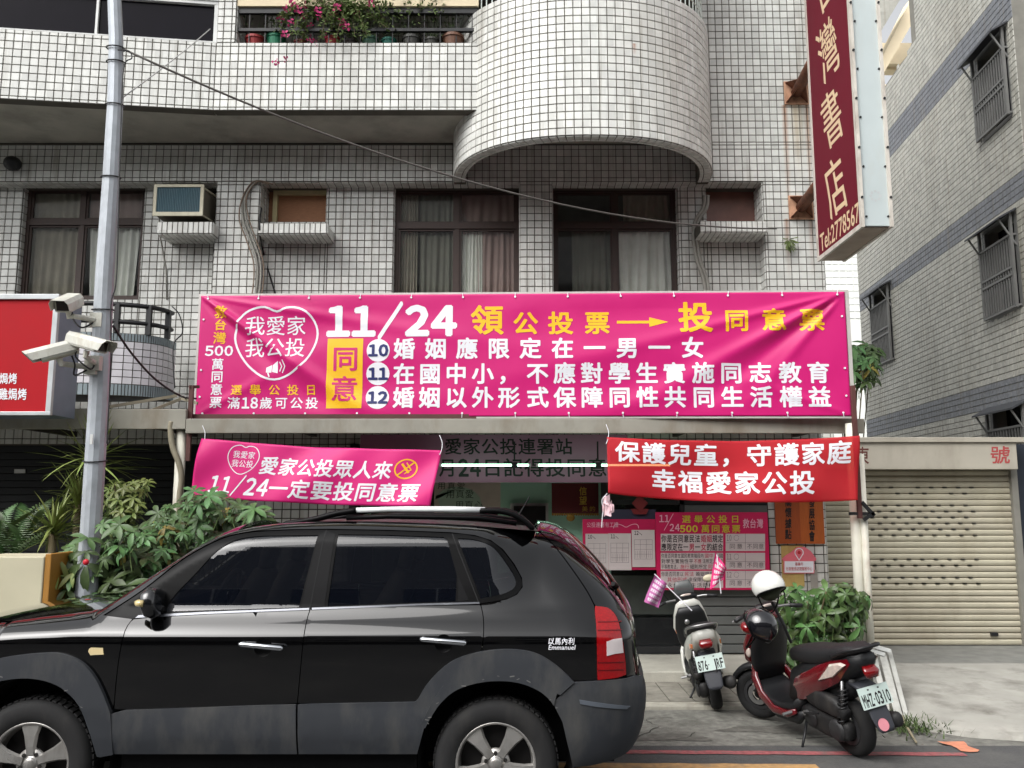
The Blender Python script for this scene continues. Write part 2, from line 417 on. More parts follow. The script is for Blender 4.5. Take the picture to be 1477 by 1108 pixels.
def sheet(name, pts, m, z=None, kind='structure'):
    me = bpy.data.meshes.new(name); me.from_pydata([(p[0], p[1], p[2] if z is None else z) for p in pts], [], [tuple(range(len(pts)))])
    me.materials.append(m); o = bpy.data.objects.new(name, me); C.objects.link(o); o['kind'] = kind
    bm = bmesh.new(); bm.from_mesh(me); bmesh.ops.recalc_face_normals(bm, faces=bm.faces)
    for f in bm.faces:
        if f.normal.z < 0: f.normal_flip()
    bm.to_mesh(me); bm.free(); return o
sheet('ground', [(-150, -150, 0), (150, -150, 0), (150, 150, 0), (-150, 150, 0)], gutter_m, -.012)
sheet('road', [(-60, -9, 0), (60, -9, 0), (60, 6.62, 0), (-60, 6.62, 0)], asph_m, -.004)
def gstrip(name, x0, y0, x1, y1, w, m, z=.001):
    a, b = G(x0, y0), G(x1, y1)
    n = 40; pts = []
    for i in range(n + 1):
        t = i / n; e = .012 * math.sin(i * 1.7) + .006 * math.sin(i * 4.1)
        p = a.lerp(b, t); pts.append((p.x, p.y + w / 2 + e * .4))
    for i in range(n, -1, -1):
        t = i / n; e = .012 * math.sin(i * 1.3 + 1); p = a.lerp(b, t); pts.append((p.x, p.y - w / 2 + e * .4))
    return sheet(name, [(x, y, 0) for x, y in pts], m, z)
gstrip('red_line', 700, 1083, 1392, 1088, .085, redl_m)
gstrip('yellow_line', 300, 1101, 1180, 1106, .11, orl_m)
# strip of pavement before the shop: a low kerb lip and paving tiles
KY = G(1000, 1022).y
struct_y1 = 8.62
pb = MB(); pb.box(-12, 3.62, KY, KY + .16, -.02, .022); 
o = pb.build('kerb', mat('kerb_stone', (178, 174, 162), rough=.85, var=.15, scale=12, dirt=(110, 104, 92), dirtamt=.7, dscale=4), bevel=.008); o['kind'] = 'structure'
pv = MB(); pv.box(-12, 3.62, KY + .161, 9.72, -.02, .012); pvo = pv.build('pavement', joint_m); pvo['kind'] = 'structure'
pm = None; gx = .22; nrow = 0; y = KY + .17
me_p = None; rest = MB()
while y < 9.6:
    dy = .30; x = -2.0 + (nrow % 2) * .0
    while x < 3.5:
        b = MB().box(-gx / 2 + .006, gx / 2 - .006, -dy / 2 + .005, dy / 2 - .005, 0, .012)
        if me_p is None:
            q = b.build('paving_tile', pave_m, pvo, local=True); me_p = q.data
        else:
            q = bpy.data.objects.new('paving_tile', me_p); C.objects.link(q); q.parent = pvo
        q.location = (x, y + dy / 2, .010 + random.uniform(-.0015, .0025)); x += gx
    y += dy; nrow += 1
# raised step at the foot of the shop front
sp = MB(); sp.box(.9, 3.62, 8.75, 9.72, 0, .12); o = sp.build('shop_step', conc_m, bevel=.01); o['kind'] = 'structure'
# concrete ramp up to the garage
A = [G(1292, 1040), G(1330, 1052), G(1400, 1062), G(1477, 1067), G(1700, 1082)]
B_ = [HIT(x, 957, (0, 0, .13), Vector((0, 0, 1))) for x in (1278, 1330, 1400, 1477, 1700)]
rv = []; rf = []; NJ = 8
for i, (a, b) in enumerate(zip(A, B_)):
    for j in range(NJ + 1):
        t = j / NJ; p = a.lerp(b, t); z = .02 + .11 * (t ** .7); rv.append((p.x, p.y, z))
for i in range(len(A) - 1):
    for j in range(NJ):
        k = i * (NJ + 1) + j; rf.append((k, k + NJ + 1, k + NJ + 2, k + 1))
b0 = len(rv)
for a in A: rv.append((a.x, a.y - .015, -.01))
for i in range(len(A) - 1): rf.append((i * (NJ + 1), b0 + i, b0 + i + 1, (i + 1) * (NJ + 1)))
m_ = MB(); m_.add(rv, rf); o = m_.build('ramp', ramp_m, smooth=True); o['kind'] = 'structure'
ap = MB(); ap.box(3.63, 14, B_[0].y - .05, 13, -.02, .126); o = ap.build('garage_apron', mat('apron_concrete', (122, 122, 117), rough=.85, var=.2, scale=7, dirt=(150, 148, 140), dirtamt=.5)); o['kind'] = 'structure'
so_ = [(1352, 1041), (1362, 1043), (1372, 1042), (1390, 1041), (1394, 1050), (1396, 1060), (1404, 1068), (1413, 1076), (1410, 1083), (1398, 1084), (1386, 1080), (1380, 1068), (1372, 1058), (1360, 1050)]
sheet('spray_mark', [G(x, 1070 + (y - 1041) * .36) for x, y in so_], spot_m, .004)

ck = MB()
for k in range(16):
    x, y = random.uniform(-.5, 6.5), random.uniform(6.7, 7.5); a = random.choice((0, math.pi)) + random.gauss(0, .5); w = random.uniform(.002, .006)
    for i in range(random.randint(5, 14)):
        a += random.gauss(0, .4); l = random.uniform(.04, .11); nx, ny = x + math.cos(a) * l, y + math.sin(a) * l * .6
        if not 6.64 < ny < KY - .02: break
        ox, oy = -math.sin(a) * w, math.cos(a) * w; ck.add([(x + ox, y + oy, -.0075), (x - ox, y - oy, -.0075), (nx - ox, ny - oy, -.0075), (nx + ox, ny + oy, -.0075)], [(0, 1, 2, 3)]); x, y = nx, ny
co = ck.build('pavement_crack', mat('crack_dark', (50, 48, 44), rough=.95), fix=False); co['kind'] = 'structure'
def blob(name, x, y, rx, ry, z, m, par=None):
    n = 30; pts = []; ph = random.random() * 6
    for i in range(n):
        t = 2 * math.pi * i / n; r = 1 + .22 * math.sin(t * 3 + ph) + .14 * math.sin(t * 7 + ph * 2); pts.append((x + rx * r * math.cos(t), y + ry * r * math.sin(t), z))
    return sheet(name, pts, m)
oilm = mat('old_patch', (98, 96, 90), rough=.9, var=.3, scale=22, dirt=(124, 122, 116), dirtamt=.8, dscale=9)
blob('worn_patch', 2.3, 7.1, .55, .16, -.0085, oilm); blob('worn_patch', 4.6, 6.95, .7, .12, -.0085, oilm); blob('worn_patch', 1.2, 6.85, .3, .10, -.0085, oilm)
# ================================================================== TILED WALLS
TP = .1
TILES = {}      # building key -> list of (center, U, V, N, w, h)
def patch(key, O, U, V, N, L, H, ou=0.0, ov=0.0, pu=TP, pv=TP, gap=.009, skip=None):
    """tiles over a flat patch from O, L along U and H along V; ou/ov shift the grid"""
    O, U, V, N = Vector(O), Vector(U).normalized(), Vector(V).normalized(), Vector(N).normalized()
    lst = TILES.setdefault(key, [])
    def cuts(L, o, p):
        c = [0.0]; k = (-(o) % p)
        if k < .02: k += p
        while k < L - .02: c.append(k); k += p
        c.append(L); return c
    cu, cv = cuts(L, ou, pu), cuts(H, ov, pv)
    for a0, a1 in zip(cu, cu[1:]):
        for b0, b1 in zip(cv, cv[1:]):
            w, h = a1 - a0 - gap, b1 - b0 - gap
            if w < .008 or h < .008: continue
            c = O + U * (a0 + a1) / 2 + V * (b0 + b1) / 2
            if skip and skip((a0 + a1) / 2, (b0 + b1) / 2): continue
            lst.append((c, U, V, N, w, h))
X_, Z_, YF = Vector((1, 0, 0)), Vector((0, 0, 1)), Vector((0, -1, 0))
def wallrect(key, x0, x1, z0, z1, y, skip=None):
    patch(key, (x0, y, z0), X_, Z_, YF, x1 - x0, z1 - z0, x0 % TP, z0 % TP, skip=skip)
def side_r(key, x, y0, y1, z0, z1, sgn=1):       # reveal facing +x (sgn 1) or -x
    patch(key, (x, y0, z0), (0, 1, 0), Z_, (sgn, 0, 0), y1 - y0, z1 - z0, 0, z0 % TP)
def under(key, x0, x1, y0, y1, z):
    patch(key, (x0, y0, z), X_, (0, 1, 0), (0, 0, -1), x1 - x0, y1 - y0, x0 % TP, 0)
def proj_area(t):
    c, U, V, N, w, h = t
    r = c - Vector((0, 0, CH)); zc = r.y * CT + r.z * ST
    if zc < .5: return 0
    yc = -r.y * ST + r.z * CT
    px, py = 738.5 + F * r.x / zc, 554 - F * yc / zc
    if px < 4 or px > 1473 or py < 4 or py > 1104: return 0
    f = -(r.normalized().dot(N))
    return max(0, w * h * f / zc ** 2)
def finish_tiles(key, parent, m, thick=.010, singles=300, hidden=None):
    lst = TILES[key]; lst.sort(key=lambda t: -(0 if hidden and hidden(t[0]) else proj_area(t)))
    full = [t for t in lst if abs(t[4] - (TP - .012)) < .004 and abs(t[5] - (TP - .012)) < .004]
    one = full[:singles] if singles else []; ids = {id(t) for t in one}; rest = [t for t in lst if id(t) not in ids]
    hw = (TP - .012) / 2; e = .003
    def tv(w, h):
        return [(-w, -h, 0), (w, -h, 0), (w, h, 0), (-w, h, 0), (-w + e, -h + e, thick), (w - e, -h + e, thick), (w - e, h - e, thick), (-w + e, h - e, thick)]
    TF = [(4, 5, 6, 7), (0, 1, 5, 4), (1, 2, 6, 5), (2, 3, 7, 6), (3, 0, 4, 7)]
    org = ORG.get(parent.name, Vector((0, 0, 0)))
    if one:
        me = bpy.data.meshes.new('tile'); me.from_pydata(tv(hw, hw), [], TF); me.materials.append(m)
        for c, U, V, N, w, h in one:
            o = bpy.data.objects.new('tile', me); C.objects.link(o); o.parent = parent
            M = Matrix((U, V, N)).transposed().to_4x4()
            ax = Matrix.Rotation(random.gauss(0, .006), 4, 'X') @ Matrix.Rotation(random.gauss(0, .006), 4, 'Y')
            M = M @ ax; M.translation = c - org; o.matrix_local = M
    vs = np.zeros((len(rest) * 8, 3)); fs = []
    for i, (c, U, V, N, w, h) in enumerate(rest):
        B = np.array(tv(w / 2, h / 2)); tx, ty = random.gauss(0, .006), random.gauss(0, .006)
        B[4:, 2] += B[4:, 0] * tx + B[4:, 1] * ty
        vs[i * 8:i * 8 + 8] = B @ np.array([U, V, N]) + np.array(c - org)
        fs += [tuple(q + i * 8 for q in f) for f in TF]
    me = bpy.data.meshes.new('wall_tiling'); me.from_pydata(vs.tolist(), [], fs); me.materials.append(m)
    o = bpy.data.objects.new('wall_tiling', me); o.parent = parent; C.objects.link(o); o['kind'] = 'stuff'
    return o

# ================================================================== MAIN APARTMENT BUILDING
BY, IY, GY = 10.97, 11.2, 9.75
bld = thing('apartment_building', 'white tiled apartment building with rounded balcony above the pink banner', 'building', (-1.5, 11.5, 0))
K = 'main'
ZB = fz(262, BY)                      # underside of the beam over the windows
SOF = 6.56                            # soffit of the overhanging floor
XR = 4.14                             # right-hand corner of the building
ZL, ZT = 2.5, 9.4
core = MB()
def wall(x0, x1, z0, z1, y, t=.14, tile=True):
    core.box(x0, x1, y, y + t, z0, z1)
    if tile: wallrect(K, x0, x1, z0, z1, y)
XL = fx(-420, BY)
p1a, p1b = fx(310, BY), fx(372, BY); p2a, p2b = fx(750, BY), fx(797, BY); p3a = fx(1103, BY)
wall(XL, XR, ZB, SOF, BY, .4)                                # beam
xbr = 2.62
wall(xbr - .02, XR, SOF, ZT, BY, .4)                         # tall wall right of the bulge
for a, b in ((p1a, p1b), (p2a, p2b), (p3a, XR)):             # piers flush with the beam
    wall(a, b, ZL, ZB - .001, BY, .4); side_r(K, b, BY + .01, IY, ZL, ZB); side_r(K, a, BY + .01, IY, ZL, ZB, -1)
under(K, XL, XR, BY + .01, IY, ZB)
side_r(K, XR, BY, 16, ZL, ZT); core.box(XR - .3, XR, BY + .401, 16, 0, ZT)
def hole(pxa, pxb, pya, pyb, y=IY):
    m = (pya + pyb) / 2
    return fx(pxa, y, m), fx(pxb, y, m), fz(pyb, y), fz(pya, y)
w1 = hole(28, 205, 266, 432); w2 = hole(567, 750, 268, 445); w3 = hole(797, 979, 268, 445)
n1 = hole(232, 312, 266, 316); n2 = hole(382, 471, 268, 320); n3 = hole(1018, 1104, 264, 320)
def infill(x0, x1, holes):
    xs = x0
    for h in sorted(holes):
        a, b, z0, z1 = max(h[0], x0), min(h[1], x1), h[2], h[3]
        if a > xs: wall(xs, a, ZL, ZB - .002, IY)
        if z0 > ZL: wall(a + .0005, b - .0005, ZL, z0, IY)
        if z1 < ZB - .01: wall(a + .0005, b - .0005, z1, ZB - .002, IY)
        for x, sg in ((a, 1), (b, -1)): side_r(K, x, IY + .01, IY + .25, max(z0, ZL), z1, sg)
        xs = b
    if x1 > xs: wall(xs, x1, ZL, ZB - .002, IY)
infill(XL, p1a, [w1, n1]); infill(p1b, p2a, [n2, w2]); infill(p2b, p3a, [w3, n3])
core.box(XL, XR - .31, IY + 1.1, IY + 1.2, 0, ZT)            # back of the rooms
# fascia of the balcony floor, right part and skewed left part
fxa, fxb = fx(310, 9.94, 110), -.42
ZF0, ZF1 = SOF, fz(62, 9.94)
wall(fxa, fxb, ZF0 - .0, ZF1, 9.94, .14)
pl = P(0, 143, 9.63); dl = (Vector((pl.x, 9.63, 0)) - Vector((fxa, 9.94, 0))); dn = dl.normalized(); LL = dl.length * 2.3
far_l = Vector((fxa, 9.94, 0)) + dn * LL
nl = Vector((dn.y, -dn.x, 0)); nl = nl if nl.y < 0 else -nl
patch(K, (far_l.x, far_l.y, SOF), -dn, Z_, nl, LL, ZF1 - SOF, 0, SOF % TP)
q = nl * -.14
core.hexa([(far_l.x, far_l.y, SOF), (fxa, 9.94, SOF), (fxa + q.x, 9.94 + q.y, SOF), (far_l.x + q.x, far_l.y + q.y, SOF),
           (far_l.x, far_l.y, ZF1), (fxa, 9.94, ZF1), (fxa + q.x, 9.94 + q.y, ZF1), (far_l.x + q.x, far_l.y + q.y, ZF1)])
# pier between ribbon window and balcony opening
fxc = fx(340, 9.94, 40)
wall(fxa, fxc, ZF1 + .001, ZT, 9.94, .14); side_r(K, fxc, 9.95, 10.3, ZF1, ZT); core.box(fxa, fxc - .01, 10.081, 10.4, ZF1, ZT)
core.build('wall', joint_m, bld)
# soffit
sf = MB(); sf.add([(far_l.x, far_l.y + .02, SOF + .03), (fxa, 9.96, SOF + .03), (-.40, 9.96, SOF + .03), (-.72, BY, SOF + .03), (XL - 1, BY, SOF + .03),
                   (far_l.x, far_l.y + .02, SOF + .2), (fxa, 9.96, SOF + .2), (-.40, 9.96, SOF + .2), (-.72, BY, SOF + .2), (XL - 1, BY, SOF + .2)],
                  [(4, 3, 2, 1, 0), (5, 6, 7, 8, 9)])
sf.build('soffit', conc_m, bld)
# the bulging balcony: half super-ellipse in plan
bcx, bA, bB, bz0, bz1 = .925, 1.70, 1.55, fz(264, BY) - .02, 7.88
def bul(t, s=0.0, e=2.25):
    c, sn = math.cos(t), math.sin(t)
    return Vector((bcx - math.copysign(abs(c) ** (2 / e), c) * (bA - s), BY - abs(sn) ** (2 / e) * (bB - s), 0))
NS = 400; pts = [bul(math.pi * i / NS) for i in range(NS + 1)]; acc = [0]
for a, b in zip(pts, pts[1:]): acc.append(acc[-1] + (b - a).length)
ncol = round(acc[-1] / TP); pw = acc[-1] / ncol
def at_len(s, arr=pts):
    i = min(int(np.searchsorted(acc, s)), NS); i = max(i, 1); t = (s - acc[i - 1]) / max(acc[i] - acc[i - 1], 1e-9)
    return arr[i - 1].lerp(arr[i], t)
cols = [at_len(i * pw) for i in range(ncol + 1)]
pin = [bul(math.pi * i / NS, .16) for i in range(NS + 1)]; coli = [at_len(i * pw, pin) for i in range(ncol + 1)]
bw = MB()
for a, b, ai, bi in zip(cols, cols[1:], coli, coli[1:]):
    u = b - a; mid_ = ((a + b) / 2).y < BY - .12; n = Vector((u.y, -u.x, 0)).normalized()
    if n.dot((a + b) / 2 - Vector((bcx, BY, 0))) < 0: n = -n
    patch(K, (a.x, a.y, bz0), u, Z_, n, u.length, bz1 - bz0, 0, bz0 % TP)
    if mid_: patch(K, (a.x, a.y, bz0), u, (ai - a), (0, 0, -1), u.length * .95, .155, 0, 0)
    bw.hexa([(a.x, a.y, bz0), (b.x, b.y, bz0), (bi.x, bi.y, bz0), (ai.x, ai.y, bz0), (a.x, a.y, bz1), (b.x, b.y, bz1), (bi.x, bi.y, bz1), (ai.x, ai.y, bz1)])
bw.build('rounded_balcony', joint_m, bld)
fl = MB(); fl.add([(p.x, p.y, SOF + .02) for p in pin[::10]] + [(p.x, p.y, SOF + .2) for p in pin[::10]], [tuple(range(41)), tuple(range(81, 40, -1))]); fl.build('balcony_floor', conc_m, bld)
# white bar grille standing on the rim of the bulge
gm = mat('grille_white', (214, 222, 214), rough=.45)
for i in range(0, len(cols), 1):
    p = cols[i].lerp(coli[i], .4); MB().box(p.x - .007, p.x + .007, p.y - .007, p.y + .007, bz1, 9.3).build('grille_bar', gm, bld)
for z in (bz1 + .03, bz1 + .2, bz1 + .37, bz1 + .54, bz1 + .71):
    MB().tube([(*(cols[i].lerp(coli[i], .4)).xy, z) for i in range(len(cols))], .009, 6).build('grille_rail', gm, bld)
# upper storey wall behind grille and balcony opening, ceiling above
up = MB(); up.box(XL, xbr - .03, 11.25, 11.4, SOF + .2, ZT); up.build('upper_wall', joint_m, bld); wallrect(K, fxc, xbr - .03, 7.3, 8.6, 11.25)
lt = MB(); lt.box(fxc, -.42, 9.95, 10.1, fz(8, 9.94), ZT); lt.build('balcony_lintel', cream_m, bld)
lt = MB(); lt.box(XL - 1, xbr, 9.0, 11.2, ZT, ZT + .15); lt.build('upper_slab', conc_m, bld)
# ribbon window top left
def frame_bar(mb, a, b, w=.05, t=.05): mb.bar(a, b, t, w)
wz0, wz1 = ZF1 + .002, fz(6, 9.94)
rw = MB(); ia = Vector((fxa, 9.99, 0)); ib = ia + dn * LL
for z in (wz0 + .015, wz1 + .03): rw.bar((ia.x, ia.y, z), (ib.x, ib.y, z), .05, .05 if z > 7.6 else .03)
rw.bar((ia.x - .03, ia.y, wz0), (ia.x - .03, ia.y, wz1), .05, .06)
mid = ia + dn * 1.45
rw.bar((mid.x, mid.y, wz0), (mid.x, mid.y, wz1), .03, .03)
rwo = rw.build('ribbon_window', white_m, bld)
g = MB(); g.hexa([(ib.x, ib.y + .02, wz0), (ia.x - .05, ia.y + .02, wz0), (ia.x - .05, ia.y + .03, wz0), (ib.x, ib.y + .03, wz0), (ib.x, ib.y + .02, wz1), (ia.x - .05, ia.y + .02, wz1), (ia.x - .05, ia.y + .03, wz1), (ib.x, ib.y + .03, wz1)])
g.build('pane', dglass_m, rwo)
g = MB(); g.bar((ib.x, ib.y, wz1 + .35), (ia.x, ia.y, wz1 + .35), .08, .6); g.build('window_head', white_m, rwo)
# balcony railing
for i, z in enumerate((fz(40, 9.94), fz(13, 9.94))):
    MB().box(fxc, -.42, 9.98, 10.03, z - .02 - .01 * i, z + .02 + .02 * i).build('balcony_rail', dark_m, bld)
for i in range(0, 19):
    x = fxc + .15 + i * .2
    if x < -.45: MB().box(x - .006, x + .006, 10.0, 10.012, ZF1, fz(10, 9.94)).build('rail_bar', dark_m, bld)
# ---- windows
def window(h, name='window', lower=None, split=.5, curt=()):
    x0, x1, z0, z1 = h; y = IY + .10; zt = z1 - (z1 - z0) * .30 if lower is None else lower
    xm = x0 + (x1 - x0) * split; f = MB(); t = .055
    f.box(x0, x1, y, y + .06, z1 - t, z1); f.box(x0, x1, y, y + .06, z0, z0 + t)
    f.box(x0, x0 + t, y, y + .06, z0 + t, z1 - t); f.box(x1 - t, x1, y, y + .06, z0 + t, z1 - t)
    f.box(x0 + t, x1 - t, y - .005, y + .055, zt - .06, zt + .02); f.box(xm - .03, xm + .03, y + .003, y + .058, z0 + t, z1 - t)
    o = f.build(name, brown_m, bld)
    s = MB()       # sliding sash: its own inner frame, a little behind
    for a, b in ((x0 + t, xm - .03), (xm + .03, x1 - t)):
        for zz0, zz1 in ((z0 + t, zt - .06), (zt + .02, z1 - t)):
            k = .028
            s.box(a, a + k, y + .02, y + .05, zz0, zz1); s.box(b - k, b, y + .02, y + .05, zz0, zz1)
            s.box(a + k, b - k, y + .02, y + .05, zz0, zz0 + k); s.box(a + k, b - k, y + .02, y + .05, zz1 - k, zz1)
            p = MB().box(a + k, b - k, y + .034, y + .038, zz0 + k, zz1 - k).build('pane', glass_m, o)
    s.build('sash', brown_m, o)
    for (a, b, za, zb, m, amp, ph, taper) in curt:      # curtains, fractions of the window
        n = 70; vs = []; fs = []; rows = 8
        for j in range(rows + 1):
            v = j / rows; zz = z0 + (z1 - z0) * (za + (zb - za) * v)
            for i in range(n + 1):
                u = i / n; w = (b - a); uu = a + w * (u * (1 - taper * (1 - v)) + (taper * .5 * (1 - v)))
                xx = x0 + (x1 - x0) * uu
                yy = y + .10 + amp * (math.sin(u * 42 + ph + 1.4 * math.sin(v * 2 + u * 5)) * (.5 + .5 * (1 - v)) + .6 * math.sin(u * 17 + ph * 2 + v))
                vs.append((xx, yy, zz))
        for j in range(rows):
            for i in range(n): k = j * (n + 1) + i; fs.append((k, k + 1, k + n + 2, k + n + 1))
        cb = MB(); cb.add(vs, fs); cb.build('curtain', m, o, smooth=True, fix=False)
    return o
window(w1, split=.47, curt=((.03, .47, .03, .97, curt_g, .018, 0, 0), (.50, .93, .03, .72, curt_w, .03, 1, .12), (.5, .97, .66, .97, curt_p, .01, 2, 0)))
window(w2, split=.5, curt=((.03, .18, .0, .97, curt_g, .02, 2, 0), (.20, .50, .0, .97, mat('curtain_dark', (120, 122, 110), rough=.9), .016, 5, 0), (.53, .70, .0, .66, curt_w, .02, 1, 0), (.66, .97, .0, .68, curt_p, .025, 3, .05), (.53, .97, .68, .97, curt_p, .01, 3, 0)))
window(w3, split=.5, curt=((.16, .50, .0, .68, MATS['curtain_dark'], .02, 5, 0), (.51, .96, .0, .70, curt_w, .035, 1, .04), (.58, .97, .68, .97, MATS['curtain_grey'], .02, 4, 0)))
# ---- niches with boards and ledges
def niche(h, board, frame, name):
    x0, x1, z0, z1 = h
    o = MB().box(x0, x1, IY + .16, IY + .18, z0, z1).build(name, board, bld)
    if frame:
        f = MB(); f.box(x0 + .08, x0 + .14, IY + .1, IY + .158, z0, z1); f.box(x0 + .141, x1, IY + .1, IY + .158, z1 - .09, z1)
        f.build('frame', mat('board_frame', (196, 184, 140), rough=.7), o)
    return o
niche(n2, board_m, True, 'niche_board'); niche(n3, board2_m, False, 'niche_board'); niche(n1, black_m, False, 'niche_board')
def ledge(pxa, pxb, pya, pyb):
    y0 = BY - .22; x0, x1 = fx(pxa, y0, pyb), fx(pxb, y0, pyb); z1, z0 = fz(pya, y0), fz(pyb, y0)
    MB().box(x0, x1, y0, IY - .001, z0, z1).build('ledge', joint_m, bld)
    patch(K, (x0, y0, z0), X_, Z_, YF, x1 - x0, z1 - z0, 0, 0, pu=.068, pv=1); patch(K, (x0, y0, z0), X_, (0, 1, 0), (0, 0, -1), x1 - x0, .42, 0, 0, pu=.068, pv=.2)
    patch(K, (x1, y0, z0), (0, 1, 0), Z_, (1, 0, 0), .42, z1 - z0, 0, 0, pu=.2, pv=1)
ledge(226, 306, 320, 337); ledge(372, 471, 322, 337); ledge(1010, 1106, 319, 335)

# ---- ground floor
gf = MB(); GT = 2.62
def gwall(x0, x1, z0, z1, y=GY, t=.2): gf.box(x0, x1, y, y + t, z0, z1); wallrect(K, x0, x1, z0, z1, y)
gx0, gx1, gx2, gx3, gx4, gx5 = XL, fx(285, GY, 700), fx(338, GY, 700), fx(505, GY, 700), fx(1110, GY, 800), fx(1193, GY, 800)
zl = fz(641, GY)
gwall(gx0, gx5, zl, GT); gwall(gx1, gx3, 0, zl - .001); gwall(gx4, gx5, 0, zl - .001)
side_r(K, gx5, GY, GY + 1.3, 0, GT); gf.box(gx5 - .2, gx5 - .001, GY + .201, BY + .3, 0, GT)
gf.box(gx0, gx5, GY, BY + .4, GT + .001, GT + .12)
gf.build('ground_floor_wall', joint_m, bld)
MB().box(gx3, gx3 + .09, GY - .05, GY + .2, 0, zl).build('door_post', dark_m, bld)
# dark rolling shutter on the left
sh = MB().box(gx0, gx1, GY + .2, GY + .25, 0, zl).build('shop_shutter', black_m, bld)
sm = mat('shutter_black', (22, 25, 28), rough=.45, var=.2)
n = 30; hz = zl / n; me = None
for i in range(n):
    if me is None:
        o = MB().box(gx0, gx1, -.012, .0, .004, hz - .004).build('slat', sm, sh, local=True, bevel=.004); me = o
    else:
        o = me.copy(); C.objects.link(o)
    o.location = Vector((0, GY + .2, i * hz)) - ORG[sh.name]
# shop interior: mint room
room = MB(); rx0, rx1, ry = gx3 + .05, gx4, 12.4
room.box(rx0, rx1, ry, ry + .1, 0, GT); room.box(rx0 - .1, rx0, GY + .21, ry, 0, GT); room.box(rx1, rx1 + .1, GY + .21, ry, 0, GT)
room.box(fx(718, 10.3, 720), fx(880, 10.3, 720), 10.3, 10.4, 0, GT)
room.build('interior_wall', green_m, bld); MB().box(rx0, rx1, GY + .21, ry, .0, .03).build('interior_floor', conc_m, bld)
MB().box(rx0, rx1, GY + .21, ry, zl + .02, zl + .06).build('interior_ceiling', white_m, bld)
# shop front glazing right half
gz = MB(); ga, gb, gc = fx(872, GY, 780), fx(985, GY, 780), gx4
for x in (ga, gb): gz.box(x - .025, x + .025, GY + .0, GY + .06, .12, zl)
gz.box(ga + .026, gc, GY, GY + .06, fz(728, GY), fz(728, GY) + .05); gz.box(ga + .026, gb - .026, GY, GY + .06, .12, .2)
sf_ = gz.build('shop_front', dark_m, bld)
MB().box(ga + .03, gb - .03, GY + .03, GY + .036, .2, zl).build('pane', glass_m, sf_)
MB().box(gb + .03, gc, GY + .03, GY + .036, fz(728, GY) + .05, zl).build('pane', glass_m, sf_)
MB().box(ga + .03, gb - .03, GY + .1, GY + .12, .12, fz(893, GY)).build('lower_panel', black_m, sf_)
MB().box(ga + .03, gb - .03, GY + .4, GY + .42, fz(893, GY), fz(835, GY)).build('inner_board', mat('inner_board', (110, 116, 108), rough=.6), sf_)
n = 16; zt = fz(728, GY); h = (zt - .12) / n; me = None; shp = MB().box(gb + .03, gc, GY + .03, GY + .05, .12, zt).build('grey_shutter', dark_m, bld)
for i in range(n):
    if me is None: o = MB().box(gb + .03, gc, -.02, 0, .006, h - .006).build('slat', mat('slat_grey', (96, 98, 96), rough=.5, var=.1), shp, local=True, bevel=.006); me = o
    else: o = me.copy(); C.objects.link(o)
    o.location = Vector((0, GY + .03, .12 + i * h)) - ORG[shp.name]
# small curved bay low on the left, behind the pole
def bay(px1, y0d, z0, z1):
    pass
vx1, vxc, vA, vB = fx(252, BY, 520), fx(60, BY, 520), 0, .75
vA = vx1 - vxc
def bp(t, s=0.0): return Vector((vxc - math.copysign(abs(math.cos(t)) ** .6, math.cos(t)) * (vA - s), BY - abs(math.sin(t)) ** .6 * (vB - s), 0))
zc = [fz(y, BY - .7) for y in (570, 553, 491, 479)]
tm = mat('bay_tile_white', (206, 204, 208), rough=.4, dirt=(150, 146, 150), dirtamt=.4); tg = mat('bay_tile_grey', (128, 140, 144), rough=.5)
NB = 26
for (za, zb, m, nm, rows) in ((zc[0], zc[1], tg, 'bay_band', 1), (zc[1], zc[2], tm, 'bay_tiling', 6), (zc[2], zc[3], tg, 'bay_band', 1)):
    mb = MB(); bkk = MB()
    for i in range(NB):
        a, b = bp(math.pi * i / NB), bp(math.pi * (i + 1) / NB); u = b - a
        if u.length < .01: continue
        nn = Vector((u.y, -u.x, 0)).normalized()
        if nn.dot((a + b) / 2 - Vector((vxc, BY, 0))) < 0: nn = -nn
        un = u.normalized()
        for r in range(rows):
            z0 = za + (zb - za) * r / rows; z1 = za + (zb - za) * (r + 1) / rows
            k = 3 if rows == 1 else 1
            for q in range(k):
                c = a + u * (q + .5) / k; mb.obox((c.x, c.y, (z0 + z1) / 2), un, nn, Z_, u.length / k / 2 - .005, .012, (z1 - z0) / 2 - .005)
        bkk.obox(((a + b) / 2).x * 1 and ((a + b) / 2 - nn * .06).to_tuple()[:2] + ((za + zb) / 2,), un, nn, Z_, u.length / 2, .06, (zb - za) / 2)
    o = bkk.build('bay_wall', joint_m, bld); q = mb.build(nm, m, o); q['kind'] = 'stuff'
fl = MB(); ps = [bp(math.pi * i / 30, .05) for i in range(31)]
fl.add([(p.x, p.y, zc[0]) for p in ps] + [(p.x, p.y, zc[0] + .1) for p in ps], [tuple(range(31)), tuple(range(61, 30, -1))]); fl.build('bay_floor', dark_m, bld)
for z, r in ((fz(438, BY - .7), .03), (fz(463, BY - .7), .028)):
    MB().tube([(*bp(math.pi * (.02 + .96 * i / 40)).xy, z) for i in range(41)], r, 8).build('bay_rail', dark_m, bld, smooth=True)
for t in (.12, .3, .5, .7, .83, .95):
    p = bp(math.pi * t); MB().box(p.x - .03, p.x + .03, p.y - .03, p.y + .03, zc[3], fz(436, BY - .7)).build('bay_post', dark_m, bld)
